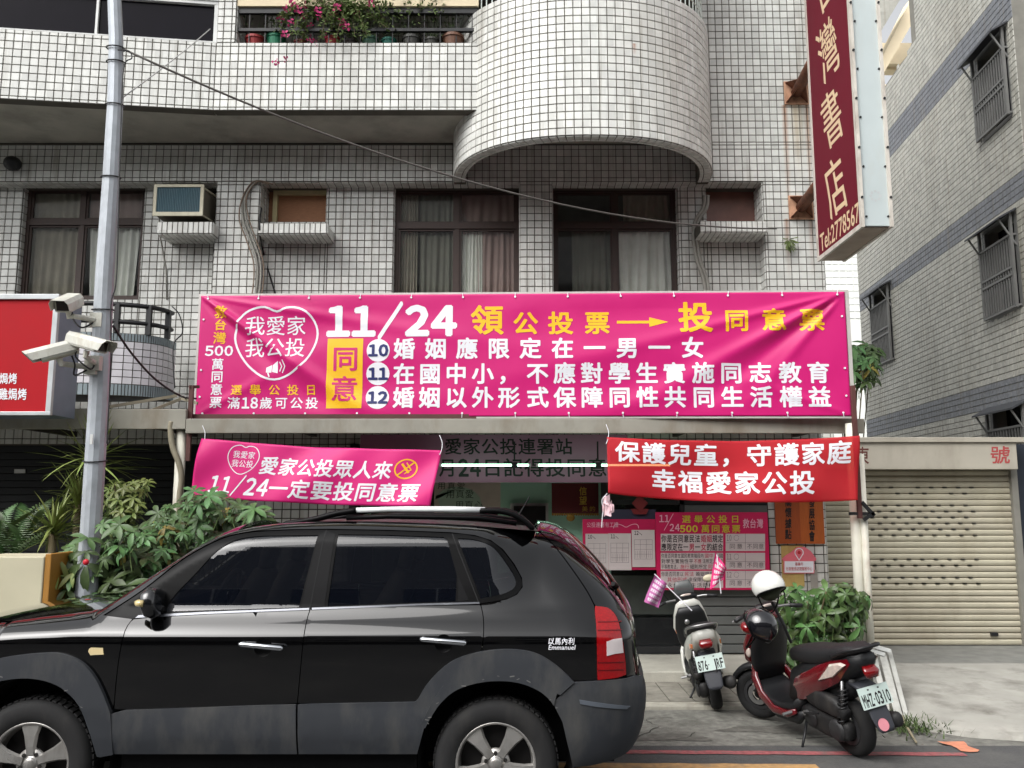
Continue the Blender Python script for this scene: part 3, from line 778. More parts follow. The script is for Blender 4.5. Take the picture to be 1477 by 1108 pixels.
tile_detail(tile_m, [(P(x, y, BY).x, w_, P(x, y, BY).z, l_, c_, a_) for x, y, w_, l_, c_, a_ in ((1131, 152, .05, 1.5, (166, 104, 44), .9), (1163, 152, .045, 1.7, (176, 116, 54), .8), (1134, 316, .05, .9, (140, 90, 50), .8), (1168, 316, .05, .9, (150, 96, 50), .7), (892, 148, .03, .16, (150, 90, 50), .9), (1148, 152, .14, 1.2, (196, 170, 120), .5))])
finish_tiles(K, bld, tile_m)
# ---- things fixed to the facade
ax = hole(221, 293, 266, 311, BY - .28)
ac = thing('air_conditioner', 'cream window air conditioner with blue grille sticking out above a tiled ledge', 'air conditioner', (ax[0], BY - .28, ax[2]))
cm = mat('ac_cream', (205, 200, 176), rough=.5, dirt=(140, 120, 90), dirtamt=.5, dscale=6)
b = MB(); x0, x1, z0, z1 = ax; y0, y1 = BY - .28, IY + .1
b.box(x0, x1, y0, y0 + .03, z0, z0 + .05); b.box(x0, x1, y0, y0 + .03, z1 - .035, z1); b.box(x0, x0 + .04, y0, y0 + .03, z0 + .05, z1 - .035); b.box(x1 - .04, x1, y0, y0 + .03, z0 + .05, z1 - .035)
b.build('front_frame', cm, ac)
b = MB().box(x0 + .02, x1 - .02, y0 + .06, y1, z0 + .02, z1 - .01); b.build('casing', mat('ac_side', (110, 104, 90), rough=.6), ac)
gq = MB().box(x0 + .04, x1 - .04, y0 + .02, y0 + .05, z0 + .05, z1 - .035).build('grille', mat('ac_coil_blue', (52, 92, 106), rough=.5, var=.1), ac)
fn = MB()
for i in range(26):
    x = x0 + .05 + i * (x1 - x0 - .1) / 25; fn.box(x - .003, x + .003, y0 + .008, y0 + .019, z0 + .055, z1 - .04)
o = fn.build('fin', mat('ac_fin', (66, 104, 116), rough=.5), gq); o['kind'] = 'stuff'
for z in (z0 + .02, z1 - .03): MB().tube([(x1 - .02, y0 + .03, z), (x1 + .03, IY, z + .02)], .012, 6).build('strut', cm, ac)
MB().tube([(x0 + .05, y0 + .1, z0), (x0 + .03, y0 + .2, z0 - .2), (x0 + .02, IY - .02, z0 - .6), (x0 + .05, IY - .02, z0 - 1.0)], .012, 6).build('drain_hose', cableg_m, ac, smooth=True)
pc = P(18, 236, 10.85)
o = thing('floodlight', 'small black round lamp fixed under the dark soffit', 'lamp', pc)
MB().ball(pc, (.11, .11, .10)).build('housing', dark_m, o, smooth=True); MB().tube([pc + Vector((0, 0, 0)), (pc.x, BY, pc.z + .02)], .03).build('arm', dark_m, o)
# bundled cables and conduit down the wall
def cable(name, pts, r, m, label, cat='cable', group=None, k=6, n=6):
    p = catmull([tuple(Vector(q)) for q in pts], k); a = np.array(p)
    return solo(MB().tube(p, r, n), name, m, label, cat, loc=tuple(a[a[:, 2].argmin()]), smooth=True, group=group)
wb = [(390, 266), (368, 262), (352, 285), (350, 315), (360, 345), (370, 375), (371, 405), (366, 440)]
for i, (dx, r) in enumerate(((0, .016), (5, .013), (-5, .009), (9, .008))):
    cable('cable', [P(x + dx * (1 if y > 300 else .4), y, BY - .04 - .012 * i) for x, y in wb], r, cableg_m if i < 2 else mat('cable_tan', (126, 108, 92), rough=.6),
          ('thickest pale cable of the bundle curving down the tiled pier left of the plywood niche', 'second pale cable, just right of the thickest one in the bundle on the tiled pier', 'thin tan cable on the left edge of the bundle on the tiled pier', 'thin tan cable on the right edge of the bundle on the tiled pier')[i], 'cable', 'bundled cables on the pier')
cable('cable', [P(377, 300, BY - .02), P(374, 330, BY - .24), P(380, 365, IY - .02), P(390, 400, IY - .02), P(402, 440, IY - .02)], .011, cable_m, 'dark cable slanting down from the ledge under the plywood niche')
cw = [(1021, 282), (1019, 300), (1008, 318), (1005, 340), (1010, 375), (1020, 405), (1024, 440)]
for i, dx in enumerate((0, -5)):
    cable('conduit', [P(x + dx, y, IY - .12) for x, y in cw], .024, cableg_m, ('grey conduit bent down beside the reddish niche, the right one of the pair', 'grey conduit bent down beside the reddish niche, the left one of the pair')[i], 'conduit', 'paired grey conduits beside the niche')
# ================================================================== NEIGHBOURING BUILDINGS
rb = thing('neighbour_building', 'tall grey tiled building side with slate bands and barred windows', 'building', (7.0, 14, 0))
rd = Vector((112 / F, 1, 0)).normalized(); rp = Vector((6.72, 11.0, 0)); rn = Vector((-rd.y, rd.x, 0))
def RW(px, py, off=0.0): return HIT(px, py, rp + rn * off, rn)
def sz(p): return (p - rp).dot(rd), p.z
s_top = sz(RW(1315, 40))[0]; 
s0 = -.4; s_end = 8.4
outl = [sz(RW(1315, -60)), sz(RW(1315, 62)), sz(RW(1309, 80)), sz(RW(1296, 96)), sz(RW(1277, 124)), sz(RW(1226, 190))]
s_end = outl[-1][0]
def inside(s, z):
    if s <= outl[0][0]: return True
    zz = np.interp(s, [p[0] for p in outl[1:]], [p[1] for p in outl[1:]])
    return z < zz
bands = []
for (xa, ya, xb, yb), (xc, yc, xd, yd) in (((1279, 187, 1437, 0), (1280, 229, 1477, 8)), ((1226, 435, 1477, 245), (1226, 462, 1477, 283)), ((1243, 612, 1477, 533), (1252, 629, 1477, 581))):
    z1 = (RW(xa, ya).z + RW(xb, yb).z) / 2; z0 = (RW(xc, yc).z + RW(xd, yd).z) / 2; bands.append((z0, z1))
def on_band(z): return any(a <= z <= b for a, b in bands)
def O_(s, z, off=0.0): p = rp + rd * s + rn * off; return Vector((p.x, p.y, z))
wins = []
for tl, bl, br_, tr in (((1412, 112), (1416, 207), (1461.6, 165), (1455, 73)), ((1423, 366), (1427, 465), (1474, 442), (1467.5, 340)), ((1263, 451), (1264, 533), (1290, 519), (1287, 427)), ((1436, 630), (1437, 720), (1490, 715), (1488, 608))):
    a = [sz(RW(*q)) for q in (tl, bl, br_, tr)]
    s_a = (a[2][0] + a[3][0]) / 2; s_b = (a[0][0] + a[1][0]) / 2; zb = (a[1][1] + a[2][1]) / 2; zt = (a[0][1] + a[3][1]) / 2
    wins.append((s_a, s_b, zb, zt + .32))
H = 12.5; core = MB()
poly = [(s0, 0), (s_end, 0)] + [(p[0], p[1]) for p in reversed(outl[1:])] + [(outl[1][0], H), (s0, H)]
def in_win(s, z, e=0.0): return any(a - e < s < b + e and c - e < z < d + e for a, b, c, d in wins)
# wall backing in strips around the windows
ss = sorted({s0, s_end, outl[1][0]} | {w[0] for w in wins} | {w[1] for w in wins} | {p[0] for p in outl[1:]}); zs = sorted({0, H} | {w[2] for w in wins} | {w[3] for w in wins})
for a, b in zip(ss, ss[1:]):
    m = (a + b) / 2; top0 = H if m <= outl[1][0] else None
    for c, d in zip(zs, zs[1:]):
        if in_win(m, (c + d) / 2): continue
        if top0: za = zb = d
        else:
            f = lambda s: float(np.interp(s, [p[0] for p in outl[1:]], [p[1] for p in outl[1:]]))
            za, zb = min(d, f(a + 1e-4)), min(d, f(b - 1e-4))
        if za <= c or zb <= c: za, zb = max(za, c + .001), max(zb, c + .001)
        core.hexa([O_(a, c), O_(b, c), O_(b, c, -.25), O_(a, c, -.25), O_(a, za), O_(b, zb), O_(b, zb, -.25), O_(a, za, -.25)])
core.build('wall', jointg_m, rb)
PV, PU = .088, .105
for key, cond in (('rw', lambda z: not on_band(z)), ('rs', on_band)):
    patch(key, O_(s0, 1.6), rd, Z_, rn, s_end - s0, H - 1.6, 0, 0, pu=PU, pv=PV, gap=.008,
          skip=lambda u, v, cond=cond: (not cond(v + 1.6)) or (not inside(u + s0, v + 1.6)) or in_win(u + s0, v + 1.6, .01))
for key, m in (('rw', tileg_m), ('rs', tiled_m)):
    tile_detail(m); finish_tiles(key, rb, m, singles=0)
fr = mat('window_bars', (120, 120, 118), rough=.5, metal=.3)
for i, (a, b, c, d) in enumerate(wins):
    w = MB(); 
    for s_ in (a, b): w.bar(O_(s_, c, -.02), O_(s_, d, -.02), .06)
    for z in (c, d): w.bar(O_(a, z, -.02), O_(b, z, -.02), .06)
    wo = w.build('window', fr, rb)
    MB().hexa([O_(a, c, -.2), O_(b, c, -.2), O_(b, c, -.22), O_(a, c, -.22), O_(a, d, -.2), O_(b, d, -.2), O_(b, d, -.22), O_(a, d, -.22)]).build('pane', dglass_m, wo)
    g = MB(); zt = d - .3
    for z in (c + .02, c + (zt - c) * .46, c + (zt - c) * .56, zt): g.bar(O_(a, z, .07), O_(b, z, .07), .03)
    g.bar(O_(a, c, .07), O_(a, d, .07), .035); g.bar(O_(b, c, .07), O_(b, d, .07), .035)
    for s_ in (a, b): 
        for z in (c + .03, zt): g.bar(O_(s_, z, 0), O_(s_, z, .07), .025)
    nb = 13
    for k in range(1, nb):
        s_ = a + (b - a) * k / nb; g.bar(O_(s_, c, .07), O_(s_, zt, .07), .018)
    g.build('bar_grille', fr, wo)
    ho = MB(); ho.hexa([O_(a - .08, d + .02, .02), O_(b + .08, d + .02, .02), O_(b + .08, d - .10, .24), O_(a - .08, d - .10, .24), O_(a - .08, d + .045, .02), O_(b + .08, d + .045, .02), O_(b + .08, d - .075, .24), O_(a - .08, d - .075, .24)])
    ho.build('hood', mat('hood_dark', (58, 60, 64), rough=.6), wo)
    st = MB()
    for s_ in (a, b): st.bar(O_(s_, d - .45, .01), O_(s_, d - .09, .22), .02)
    st.build('hood_strut', fr, wo)['kind'] = 'stuff'
# far white tower in the gap and the cream concrete frame of a building under the sky
ft = thing('distant_tower', 'bright white tiled tower glimpsed in the gap above the banner corner', 'building', (8, 24, 0))
a, b = P(1150, 400, 24).x, P(1262, 400, 24).x
MB().box(a, b, 24, 27, 0, fz(150, 24)).build('wall', mat('tower_white', (236, 238, 232), rough=.5, var=.04), ft)
TILES.clear(); patch('ft', (a, 23.99, 7.0), X_, Z_, YF, b - a, 5, pu=.2, pv=.2, gap=.035); finish_tiles('ft', ft, mat('tower_tile', (240, 242, 238), rough=.4, var=.03), singles=0)
cf = thing('cream_building', 'cream concrete balcony frame of a farther building against white sky', 'building', (11, 26, 0))
D = 21.0
def quadbox(pts, d, t=.6):
    f = [P(x, y, d) for x, y in pts]; k = [Vector((p.x, p.y + t, p.z)) for p in f]; return MB().hexa(f + k)
quadbox([(1255, 118), (1318, -8), (1318, 30), (1255, 140)], D).build('sloping_beam', cream_m, cf)
quadbox([(1255, 62), (1330, 62), (1330, 92), (1255, 92)], D + 1).build('cross_beam', cream_m, cf)
quadbox([(1255, 94), (1330, 94), (1330, 101), (1255, 101)], D + 1.2, .3).build('lower_rail', cream_m, cf)
quadbox([(1240, -10), (1304, -10), (1262, 60), (1240, 90)], D - .4).build('upper_wall', tileg_m, cf)
quadbox([(1240, 122), (1290, 122), (1290, 420), (1240, 420)], D + 3).build('side_wall', cream_m, cf)
# garage annex with cream roller shutter
AY = 10.25
an = thing('garage_annex', 'low garage front with cream roller shutter and painted header', 'garage', (5.2, AY, 0))
sx0, sx1 = fx(1150, AY, 800), fx(1464, AY, 800); jx1 = fx(1473, AY, 800)
z_h1, z_h0, z_b = fz(633, AY), fz(678, AY), .13
shc = mat('shutter_cream', (180, 174, 154), rough=.5, rnd=.07, var=.08, scale=4, dirt=(130, 116, 90), dirtamt=.5, dscale=2)
gh = mat('header_grey', (176, 170, 156), rough=.6, var=.08, scale=3, dirt=(120, 112, 98), dirtamt=.55, dscale=2)
hdo = MB().box(sx0, sx1 - .01, AY - .22, AY + .3, z_h0, z_h1 - .06).build('header', gh, an, bevel=.006)
MB().box(sx0 - .02, jx1 + .05, AY - .25, AY + .8, z_h1 - .059, z_h1).build('header_cap', gh, an, bevel=.006)
MB().box(sx1, jx1, AY - .05, AY + .2, z_b, z_h1 - .061).build('jamb', mat('jamb_grey', (130, 128, 120), rough=.5), an)
MB().box(jx1 + .001, jx1 + .8, AY + .1, AY + .3, 0, z_h1 - .061).build('side_wall', mat('void_blue', (40, 46, 56), rough=.6), an)  # panel coloured dark to stand in for the shaded void beside the jamb
sho = MB().box(sx0, sx1, AY + .02, AY + .05, z_b, z_h0).build('roller_shutter', mat('shutter_shadow', (88, 80, 64), rough=.8), an)
n = 29; h = (z_h0 - z_b) / n; me = None
prof = [(0, .003), (-.014, .010), (-.020, h * .4), (-.020, h * .7), (-.008, h - .006), (0, h - .003)]
for i in range(n):
    if me is None:
        mb = MB(); N_ = len(prof); mb.add([(sx0, a, b) for a, b in prof] + [(sx1, a, b) for a, b in prof], [(k, k + 1, N_ + k + 1, N_ + k) for k in range(N_ - 1)] + [tuple(range(N_)), tuple(range(2 * N_ - 1, N_ - 1, -1))])
        o = mb.build('slat', shc, sho, local=True); me = o
    else: o = me.copy(); C.objects.link(o)
    o.location = Vector((random.uniform(-.003, .003), AY + .02, z_b + i * h)) - ORG[sho.name]
vh = MB()
for r in (26, 25, 23, 22, 21.5, 20, 19, 18.6, 14, 13.4, 13, 11, 10.6, 10):
    r_ = int(r); z = z_b + r_ * h + .004; odd = r_ % 2
    for k in range(12):
        if random.random() < (.08 if r_ > 23 else .0): continue
        x = fx(1252 + k * (19.5) + (9 if odd else 0), AY, 800)
        if x > sx1 - .45: continue
        vh.obox((x, AY - .0015, z), X_, YF, Z_, .022, .010, .005)
o = vh.build('vent_hole', black_m, sho); o['kind'] = 'stuff'
hb = (1194, 633, 1464, 678)
tlp = P(1194, 640, AY - .22); fnh = lambda x, y, h=0.0: P(x, y, AY - .22) + YF * h
i_ = Ink().row('東', 1234, 644, 1254, 670, .012); i_.build('lettering', mat('ink_brown', (96, 50, 44), rough=.7), hdo, fnh)
i_ = Ink().row('號', 1424, 643, 1461, 669, .015); i_.build('lettering', mat('ink_oldred', (170, 70, 70), rough=.7), hdo, fnh)
MB().box(fx(1428, AY, 914), fx(1438, AY, 914), AY - .03, AY - .001, fz(917, AY), fz(912, AY)).build('lock', dark_m, sho)
# opposite side of the street (seen only mirrored in the car)
ob = thing('opposite_building', 'pale row of shophouses across the street behind the viewer', 'building', (0, -11, 0))
om = mat('opp_wall', (112, 110, 106), rough=.8, var=.15)
MB().box(-40, 40, -16, -12, 3.2, 10.8).build('wall', om, ob)
MB().box(-40, 40, -16, -15, 0, 3.2).build('arcade_wall', mat('opp_dark', (48, 46, 44), rough=.8), ob)
for x in range(-36, 37, 6):
    MB().box(x - .3, x + .3, -12.6, -12, 0, 3.2).build('column', om, ob)
for x in range(-35, 36, 3):
    for z in (4.2, 7.0):
        w = MB().box(x - .9, x + .9, -12, -11.97, z, z + 1.4).build('window', dglass_m, ob)
        f = MB(); f.box(x - .95, x + .95, -11.97, -11.93, z - .06, z); f.box(x - .95, x + .95, -11.97, -11.93, z + 1.4, z + 1.46); f.box(x - .02, x + .02, -11.97, -11.93, z, z + 1.4); f.build('frame', white_m, w)
# ================================================================== AWNING, POSTS, SIGNS
aw = thing('awning', 'long grey metal awning over the ground floor carrying the pink banner', 'awning', (-1.0, 9.5, 2.4))
AF = 8.5
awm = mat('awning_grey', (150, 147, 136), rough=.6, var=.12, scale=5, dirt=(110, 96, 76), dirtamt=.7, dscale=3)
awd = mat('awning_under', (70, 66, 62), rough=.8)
ax0, ax1, axm = fx(-420, AF, 610), fx(1247, AF, 610), fx(268, AF, 610)
MB().box(axm, ax1, AF, AF + .05, fz(625, AF), fz(604, AF)).build('fascia', awm, aw, bevel=.006)
MB().box(ax0, axm - .002, AF, AF + .05, fz(619, AF), fz(590, AF)).build('fascia', awm, aw, bevel=.006)
b = MB(); z = fz(604, AF)
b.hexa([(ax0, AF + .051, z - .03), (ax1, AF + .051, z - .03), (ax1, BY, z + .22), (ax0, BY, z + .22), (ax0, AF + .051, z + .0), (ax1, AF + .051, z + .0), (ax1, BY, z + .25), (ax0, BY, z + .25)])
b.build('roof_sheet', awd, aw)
for i in range(9):
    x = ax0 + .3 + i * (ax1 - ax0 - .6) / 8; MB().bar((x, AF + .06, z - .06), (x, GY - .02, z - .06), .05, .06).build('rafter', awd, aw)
bm_ = MB().box(axm, ax1 - .05, AF + .1, AF + .18, fz(604, AF) + .01, fz(596, AF)); bm_.build('upper_beam', brsteel_m, aw)
# posts
def post(name, label, x, y, r, z1, m, parent=None, bend=None):
    return solo(MB().tube([(x, y, 0), (x, y, z1)], r, 12), name, m, label, 'post', loc=(x, y, 0), smooth=True)
rpost = mat('post_white', (216, 214, 200), rough=.5, dirt=(150, 80, 46), dirtamt=.75, dscale=3.2)
p = P(1231, 700, 8.42); post('awning_post', 'thick white painted post holding up the right end of the awning', P(1237, 800, 8.42).x, 8.42, .052, fz(612, AF), rpost)
post('downpipe', 'thin rust streaked white pipe beside the thick awning post', P(1249, 800, 8.36).x, 8.36, .034, fz(655, 8.36), rpost)
# brown channel bars fixed to the awning ends
def chan(px, ya, yb, d, label):
    o = thing('steel_channel', label, 'steel bar', P(px, yb, d))
    a, b_ = P(px, ya, d), P(px, yb, d); a.x = b_.x = (a.x + b_.x) / 2
    MB().box(b_.x - .022, b_.x + .022, d, d + .035, b_.z, a.z).build('bar', brsteel_m, o, bevel=.003); return o
ch = chan(1236, 556, 748, 8.28, 'brown steel channel standing at the right end of the banner')
q = P(1240, 744, 8.3); b = MB(); b.bar((q.x - .10, 8.3, q.z + .02), (q.x + .14, 8.3, q.z + .02), .03); b.bar((q.x + .02, 8.28, q.z + .13), (q.x + .13, 8.28, q.z), .03); b.bar((q.x + .13, 8.28, q.z + .03), (q.x + .03, 8.28, q.z - .04), .03); b.build('bracket', dark_m, ch)
ch = chan(273, 556, 665, 8.55, 'brown steel channel standing at the left end of the banner')
MB().bar(P(273, 558, 8.55), P(287, 558, 8.62), .03).build('arm', brsteel_m, ch)
lp = mat('post_grey', (150, 142, 122), rough=.6, dirt=(100, 92, 76), dirtamt=.6, dscale=6)
post('awning_post', 'beige post under the left end of the awning behind the bushes', P(258, 700, 8.6).x, 8.6, .05, fz(615, 8.6), rpost)
pp = catmull([tuple(P(x, y, 8.52)) for x, y in ((248, 608), (246, 620), (249, 645), (258, 668), (262, 690), (259, 720), (259, 800))], 5)
solo(MB().tube([(x, 8.52, z) for x, y, z in pp], .03, 8), 'drain_pipe', lp, 'bent grey drain pipe in front of the beige left post', 'pipe', smooth=True)
b = MB(); pts = [(200, 601), (250, 575), (285, 560)]
o = thing('awning_strut', 'pale metal bracket frame lying on the awning left of the pink banner', 'bracket', P(230, 602, 8.6))
for a, c in (((199, 600), (272, 603)), ((199, 600), (262, 575)), ((262, 575), (285, 582)), ((150, 588), (255, 571))):
    MB().bar(P(*a, 8.58), P(*c, 8.9 if c[1] < 580 else 8.58), .03).build('bar', lp, o)

# ---- cloth signs
def cloth(name, label, cat, tl, tr, br, bl, m, disp, sag=lambda u, v: 0, nu=110, nv=30, group=None):
    tl, tr, br, bl = map(Vector, (tl, tr, br, bl)); N = ((bl - tl).cross(tr - tl)).normalized()
    def S(u, v, h=0.0):
        p = (tl * (1 - u) + tr * u) * (1 - v) + (bl * (1 - u) + br * u) * v
        return p + N * (disp(u, v) + h) + Vector((0, 0, -sag(u, v)))
    vs = [S(i / nu, j / nv) for j in range(nv + 1) for i in range(nu + 1)]
    nb = len(vs); vs += [p - N * .003 for p in vs]
    fs = []
    for j in range(nv):
        for i in range(nu):
            k = j * (nu + 1) + i; q = (k, k + nu + 1, k + nu + 2, k + 1); fs += [q, tuple(t + nb for t in reversed(q))]
    rim = [i for i in range(nu + 1)] + [j * (nu + 1) + nu for j in range(1, nv + 1)] + [nv * (nu + 1) + i for i in range(nu - 1, -1, -1)] + [j * (nu + 1) for j in range(nv - 1, 0, -1)]
    for a, b in zip(rim, rim[1:] + rim[:1]): fs.append((a, b, b + nb, a + nb))
    o = thing(name, label, cat, bl, group=group)
    b = MB(); b.add(vs, fs); b.build('cloth', m, o, smooth=True, fix=False)
    return o, S
def fold(u, v, u0, v0, ang, wid, amp, asp, fall=.6):
    """one crease running away from a pulled corner (u0,v0) at an angle, in metres-like units (asp = width/height)"""
    x, y = (u - u0) * asp, (v - v0); c, s = math.cos(ang), math.sin(ang)
    t = x * c + y * s; n = -x * s + y * c
    if t < -.1: return 0
    w = wid * (.35 + t); return amp * math.exp(-(n / w) ** 2) * math.exp(-t * fall) * min(1, (t + .1) * 6)
ASP = 5.3
def dmain(u, v):
    d = 0
    d += fold(u, v, 0, 0, .60, .040, .030, ASP, .35) - fold(u, v, 0, 0.02, .72, .05, .018, ASP, .5) + fold(u, v, 0, 0, .16, .03, .014, ASP, .5)
    d += fold(1 - u, v, 0, 0, .50, .045, .028, ASP, .45) - fold(1 - u, v, 0, 0, .66, .05, .020, ASP, .4) + fold(1 - u, v, 0, 0, .25, .03, .018, ASP, .6) + fold(1 - u, v, 0, 0, .85, .04, .014, ASP, .8)
    d += fold(1 - u, 1 - v, 0, 0, .35, .05, .010, ASP, .9) + fold(u, 1 - v, 0, 0, .5, .05, .010, ASP, 1)
    d += .006 * math.sin(v * 11 + u * 9) * math.sin(u * 7) + .004 * math.sin(u * 40 + v * 3) * math.exp(-v * 7) + .004 * math.sin(u * 33 + 2) * math.exp(-(1 - v) * 8)
    e = min(u * ASP, (1 - u) * ASP, v, 1 - v); return 1.5 * d * min(1, e * 7 + .1)
dL, dR = 8.78, 8.36
q = (P(288, 427, dL), P(1221, 421, dR), P(1225, 600, dR), P(284, 601, dL))
xl = (q[0].x + q[3].x) / 2; xr = (q[1].x + q[2].x) / 2
q = (Vector((xl, dL, q[0].z)), Vector((xr, dR, q[1].z)), Vector((xr, dR, q[2].z)), Vector((xl, dL, q[3].z)))
bn, S = cloth('banner', 'wide magenta banner with white and yellow lettering above the awning', 'banner', *q, pink_m, dmain, nu=400, nv=84)
bx = (288, 425, 1222, 601)
fn = lambda x, y, h=0.0: S((x - bx[0]) / (bx[2] - bx[0]), (y - bx[1]) / (bx[3] - bx[1]), h)
Y = Ink(); Wt = Ink(); Bx = Ink(); Pk = Ink(); Nv = Ink(); Dc = Ink()
BD = .028
Y.at('救', [319], 440, 458, 26, BD).at('台', [319], 460, 476, 26, BD).at('灣', [319], 478, 496, 27, .012)
Wt.fit('500', 298.5, 499, 339.5, 513, .03)
for ch, y in zip('萬同意票', (517, 535, 553.5, 572)): Wt.at(ch, [318], y, y + 17, 22, .016)
hp = [(404, 449), (418, 443.5), (436, 444), (452, 453), (463, 470), (465, 488), (458, 508), (444, 527), (424, 541), (404, 548), (384, 543), (364, 528), (349, 508), (342, 488), (344, 470), (353, 454), (368, 445), (386, 442.5)]
def heart(k=1, cx=0, cy=0, sx=1, sy=1): return [((x - 404) * sx + cx, (y - 495) * sy + cy) for x, y in catmull(hp[:], 3, True)]
He = Ink(); He.line(heart(1, 404, 495), 3.0, True)
He.at('我愛家', (372, 402.5, 433), 455, 484, 31, .006)
He.at('我公投', (372, 402.5, 433), 487, 516, 31, .006)
He.poly([(391, 531), (399, 527), (399, 538), (391, 538)]).poly([(400, 527), (408, 521), (408, 539), (400, 537)]).line([(411, 523), (414, 529), (411, 536)], 1.6).line([(415, 520), (419, 529), (415, 538)], 1.6).line([(394, 539), (396, 544)], 2)
for ch, x in zip('選舉公投日', (348, 376, 404, 431, 458)): Y.at(ch, [x], 555, 570.5, 27, .014)
Wt.row('滿', 334, 573, 355, 590, .014).fit('18', 357, 574, 380, 589, .03).row('歲可公投', 381, 573, 471, 590, .016)
Wt.fit('11/24', 481, 443, 668, 484, .05)
Y.at('領', [714.5], 441, 484, 53, .026); Y.at('公投票', (770, 820.5, 873), 451, 484, 40, BD)
Y.poly([(901, 465), (949, 465), (949, 469), (901, 469)]).poly([(947, 460), (974, 467), (947, 474)])
Y.at('投', [1012.5], 438, 482, 55, .028); Y.at('同意票', (1070, 1122, 1175), 449, 481, 39, .028)
Bx.rect(481, 489, 533.5, 589.5)
Pk.at('同', [508], 500, 536, 42, .02).at('意', [507.5], 543, 580, 42, .016)
for cy, t in ((506.5, '10'), (540, '11'), (574, '12')):
    Dc.disc(556, cy, 17, 16.5); Nv.fit(t, 542.5, cy - 8, 570, cy + 8, .05)
Wt.at('婚姻應限定在一男一女', (594, 640, 685.5, 731, 777, 823, 868.5, 915, 960, 1007), 489, 519, 33, .03)
lx = (594, 632, 670, 708.5, 746, 787, 825.6, 864, 903, 942, 980.5, 1020.6, 1060, 1100, 1141, 1180)
Wt.at('在國中小，不應對學生實施同志教育', lx, 525, 555, 33, .028); Wt.at('婚姻以外形式保障同性共同生活權益', lx, 559, 589, 33, .028)
Bx.build('yellow_panel', yel_m, bn, fn, 4, .002); He.build('heart_emblem', wht_m, bn, fn, 6, .002)
for ink, m_, nm, lf in ((Y, yel_m, 'lettering', .002), (Wt, wht_m, 'lettering', .002), (Dc, wht_m, 'number_disc', .002), (Pk, inkp_m, 'lettering', .0034), (Nv, navy_m, 'number', .0044)):
    for q_ in ink.split(): q_.build(nm, m_, bn, fn, 6, lf)
ey = MB()
for i in range(13):
    for v in (.025, .975):
        c = S(.012 + i * .976 / 12, v, .004); ey.tube([c, c + Vector((0, -.006, 0))], .011, 8); ey.tube([c, c + Vector((random.uniform(-.01, .01), .0, .045 if v < .5 else -.045))], .004, 5)
for v in (.2, .62, .84):
    for u in (.006, .994): c = S(u, v, .004); ey.tube([c, c + Vector((0, -.006, 0))], .011, 8)
o = ey.build('eyelet', wht_m, bn); o['kind'] = 'stuff'
U_ = (q[1] - q[0]).normalized(); fm = mat('banner_frame', (196, 190, 186), rough=.5, metal=.2)
N_ = Vector((U_.y, -U_.x, 0)); N_ = N_ if N_.y < 0 else -N_
fr_ = MB(); e = .03
tl_, tr_, br_, bl_ = [p - N_ * .03 for p in q]
fr_.bar(tl_ - U_ * .03 + Z_ * .012, tr_ + U_ * .04 + Z_ * .012, .05, .02); fr_.bar(bl_ - U_ * .03 - Z_ * .012, br_ + U_ * .04 - Z_ * .012, .05, .02)
fr_.bar(tr_ + U_ * .022, br_ + U_ * .022, .036, .06, up=(0, 1, 0)); fr_.bar(tl_ - U_ * .016, bl_ - U_ * .016, .022, .06, up=(0, 1, 0)); fr_.build('frame', fm, bn)
# white string hanging from the banner's lower left corner
sp_ = [(287, 600), (293, 606), (290, 613), (297, 606), (302, 600)]
cable('string', [P(x, y, dL - .04) for x, y in ((286, 598), (292, 608), (299, 612), (296, 618))], .005, wht_m, 'white tie string dangling from the lower left corner of the magenta banner', 'string')
# small magenta banner
tl, tr, br, bl = P(290.6, 632.7, 8.45), P(636.6, 649, 8.25), P(621, 731, 8.2), P(272.7, 716, 8.4)
d2 = lambda u, v: .02 * math.sin(v * 4 + u * 11) + .012 * math.sin(u * 23 + v * 5) + .02 * math.sin(v * 3.1) * math.sin(u * 3)
b2, S2 = cloth('banner', 'small tilted magenta banner hanging under the awning beside the bushes', 'banner', tl, tr, br, bl, pink2_m, d2, lambda u, v: .03 * math.sin(math.pi * u) * (1 - .3 * v), 90, 26)
fn2 = lambda x, y, h=0.0: S2(x / 340, y / 84, h)
a = Ink(); a.line([(x, y) for x, y in heart(1, 66, 26, .36, .40)], 1.2, True); a.row('我愛家', 50, 13, 82, 24, .006).row('我公投', 50, 26, 82, 37, .006)
a.row('愛家公投眾人來', 91, 18, 278, 45, .02, .08); a.fit('11/24', 24, 52, 108, 76, .03, .1); a.row('一定要投同意票', 110, 50, 322, 78, .022, .08)
a.build('lettering', wht_m, b2, fn2, 8)
a = Ink(); a.line([(296 + 15 * math.cos(t * .2618), 29 + 14 * math.sin(t * .2618)) for t in range(24)], 2, True).line([(286, 38), (306, 19)], 2).line([(290, 22), (300, 34)], 3).line([(296, 20), (303, 30), (295, 36)], 1.6)
a.build('emblem', yel_m, b2, fn2, 8)
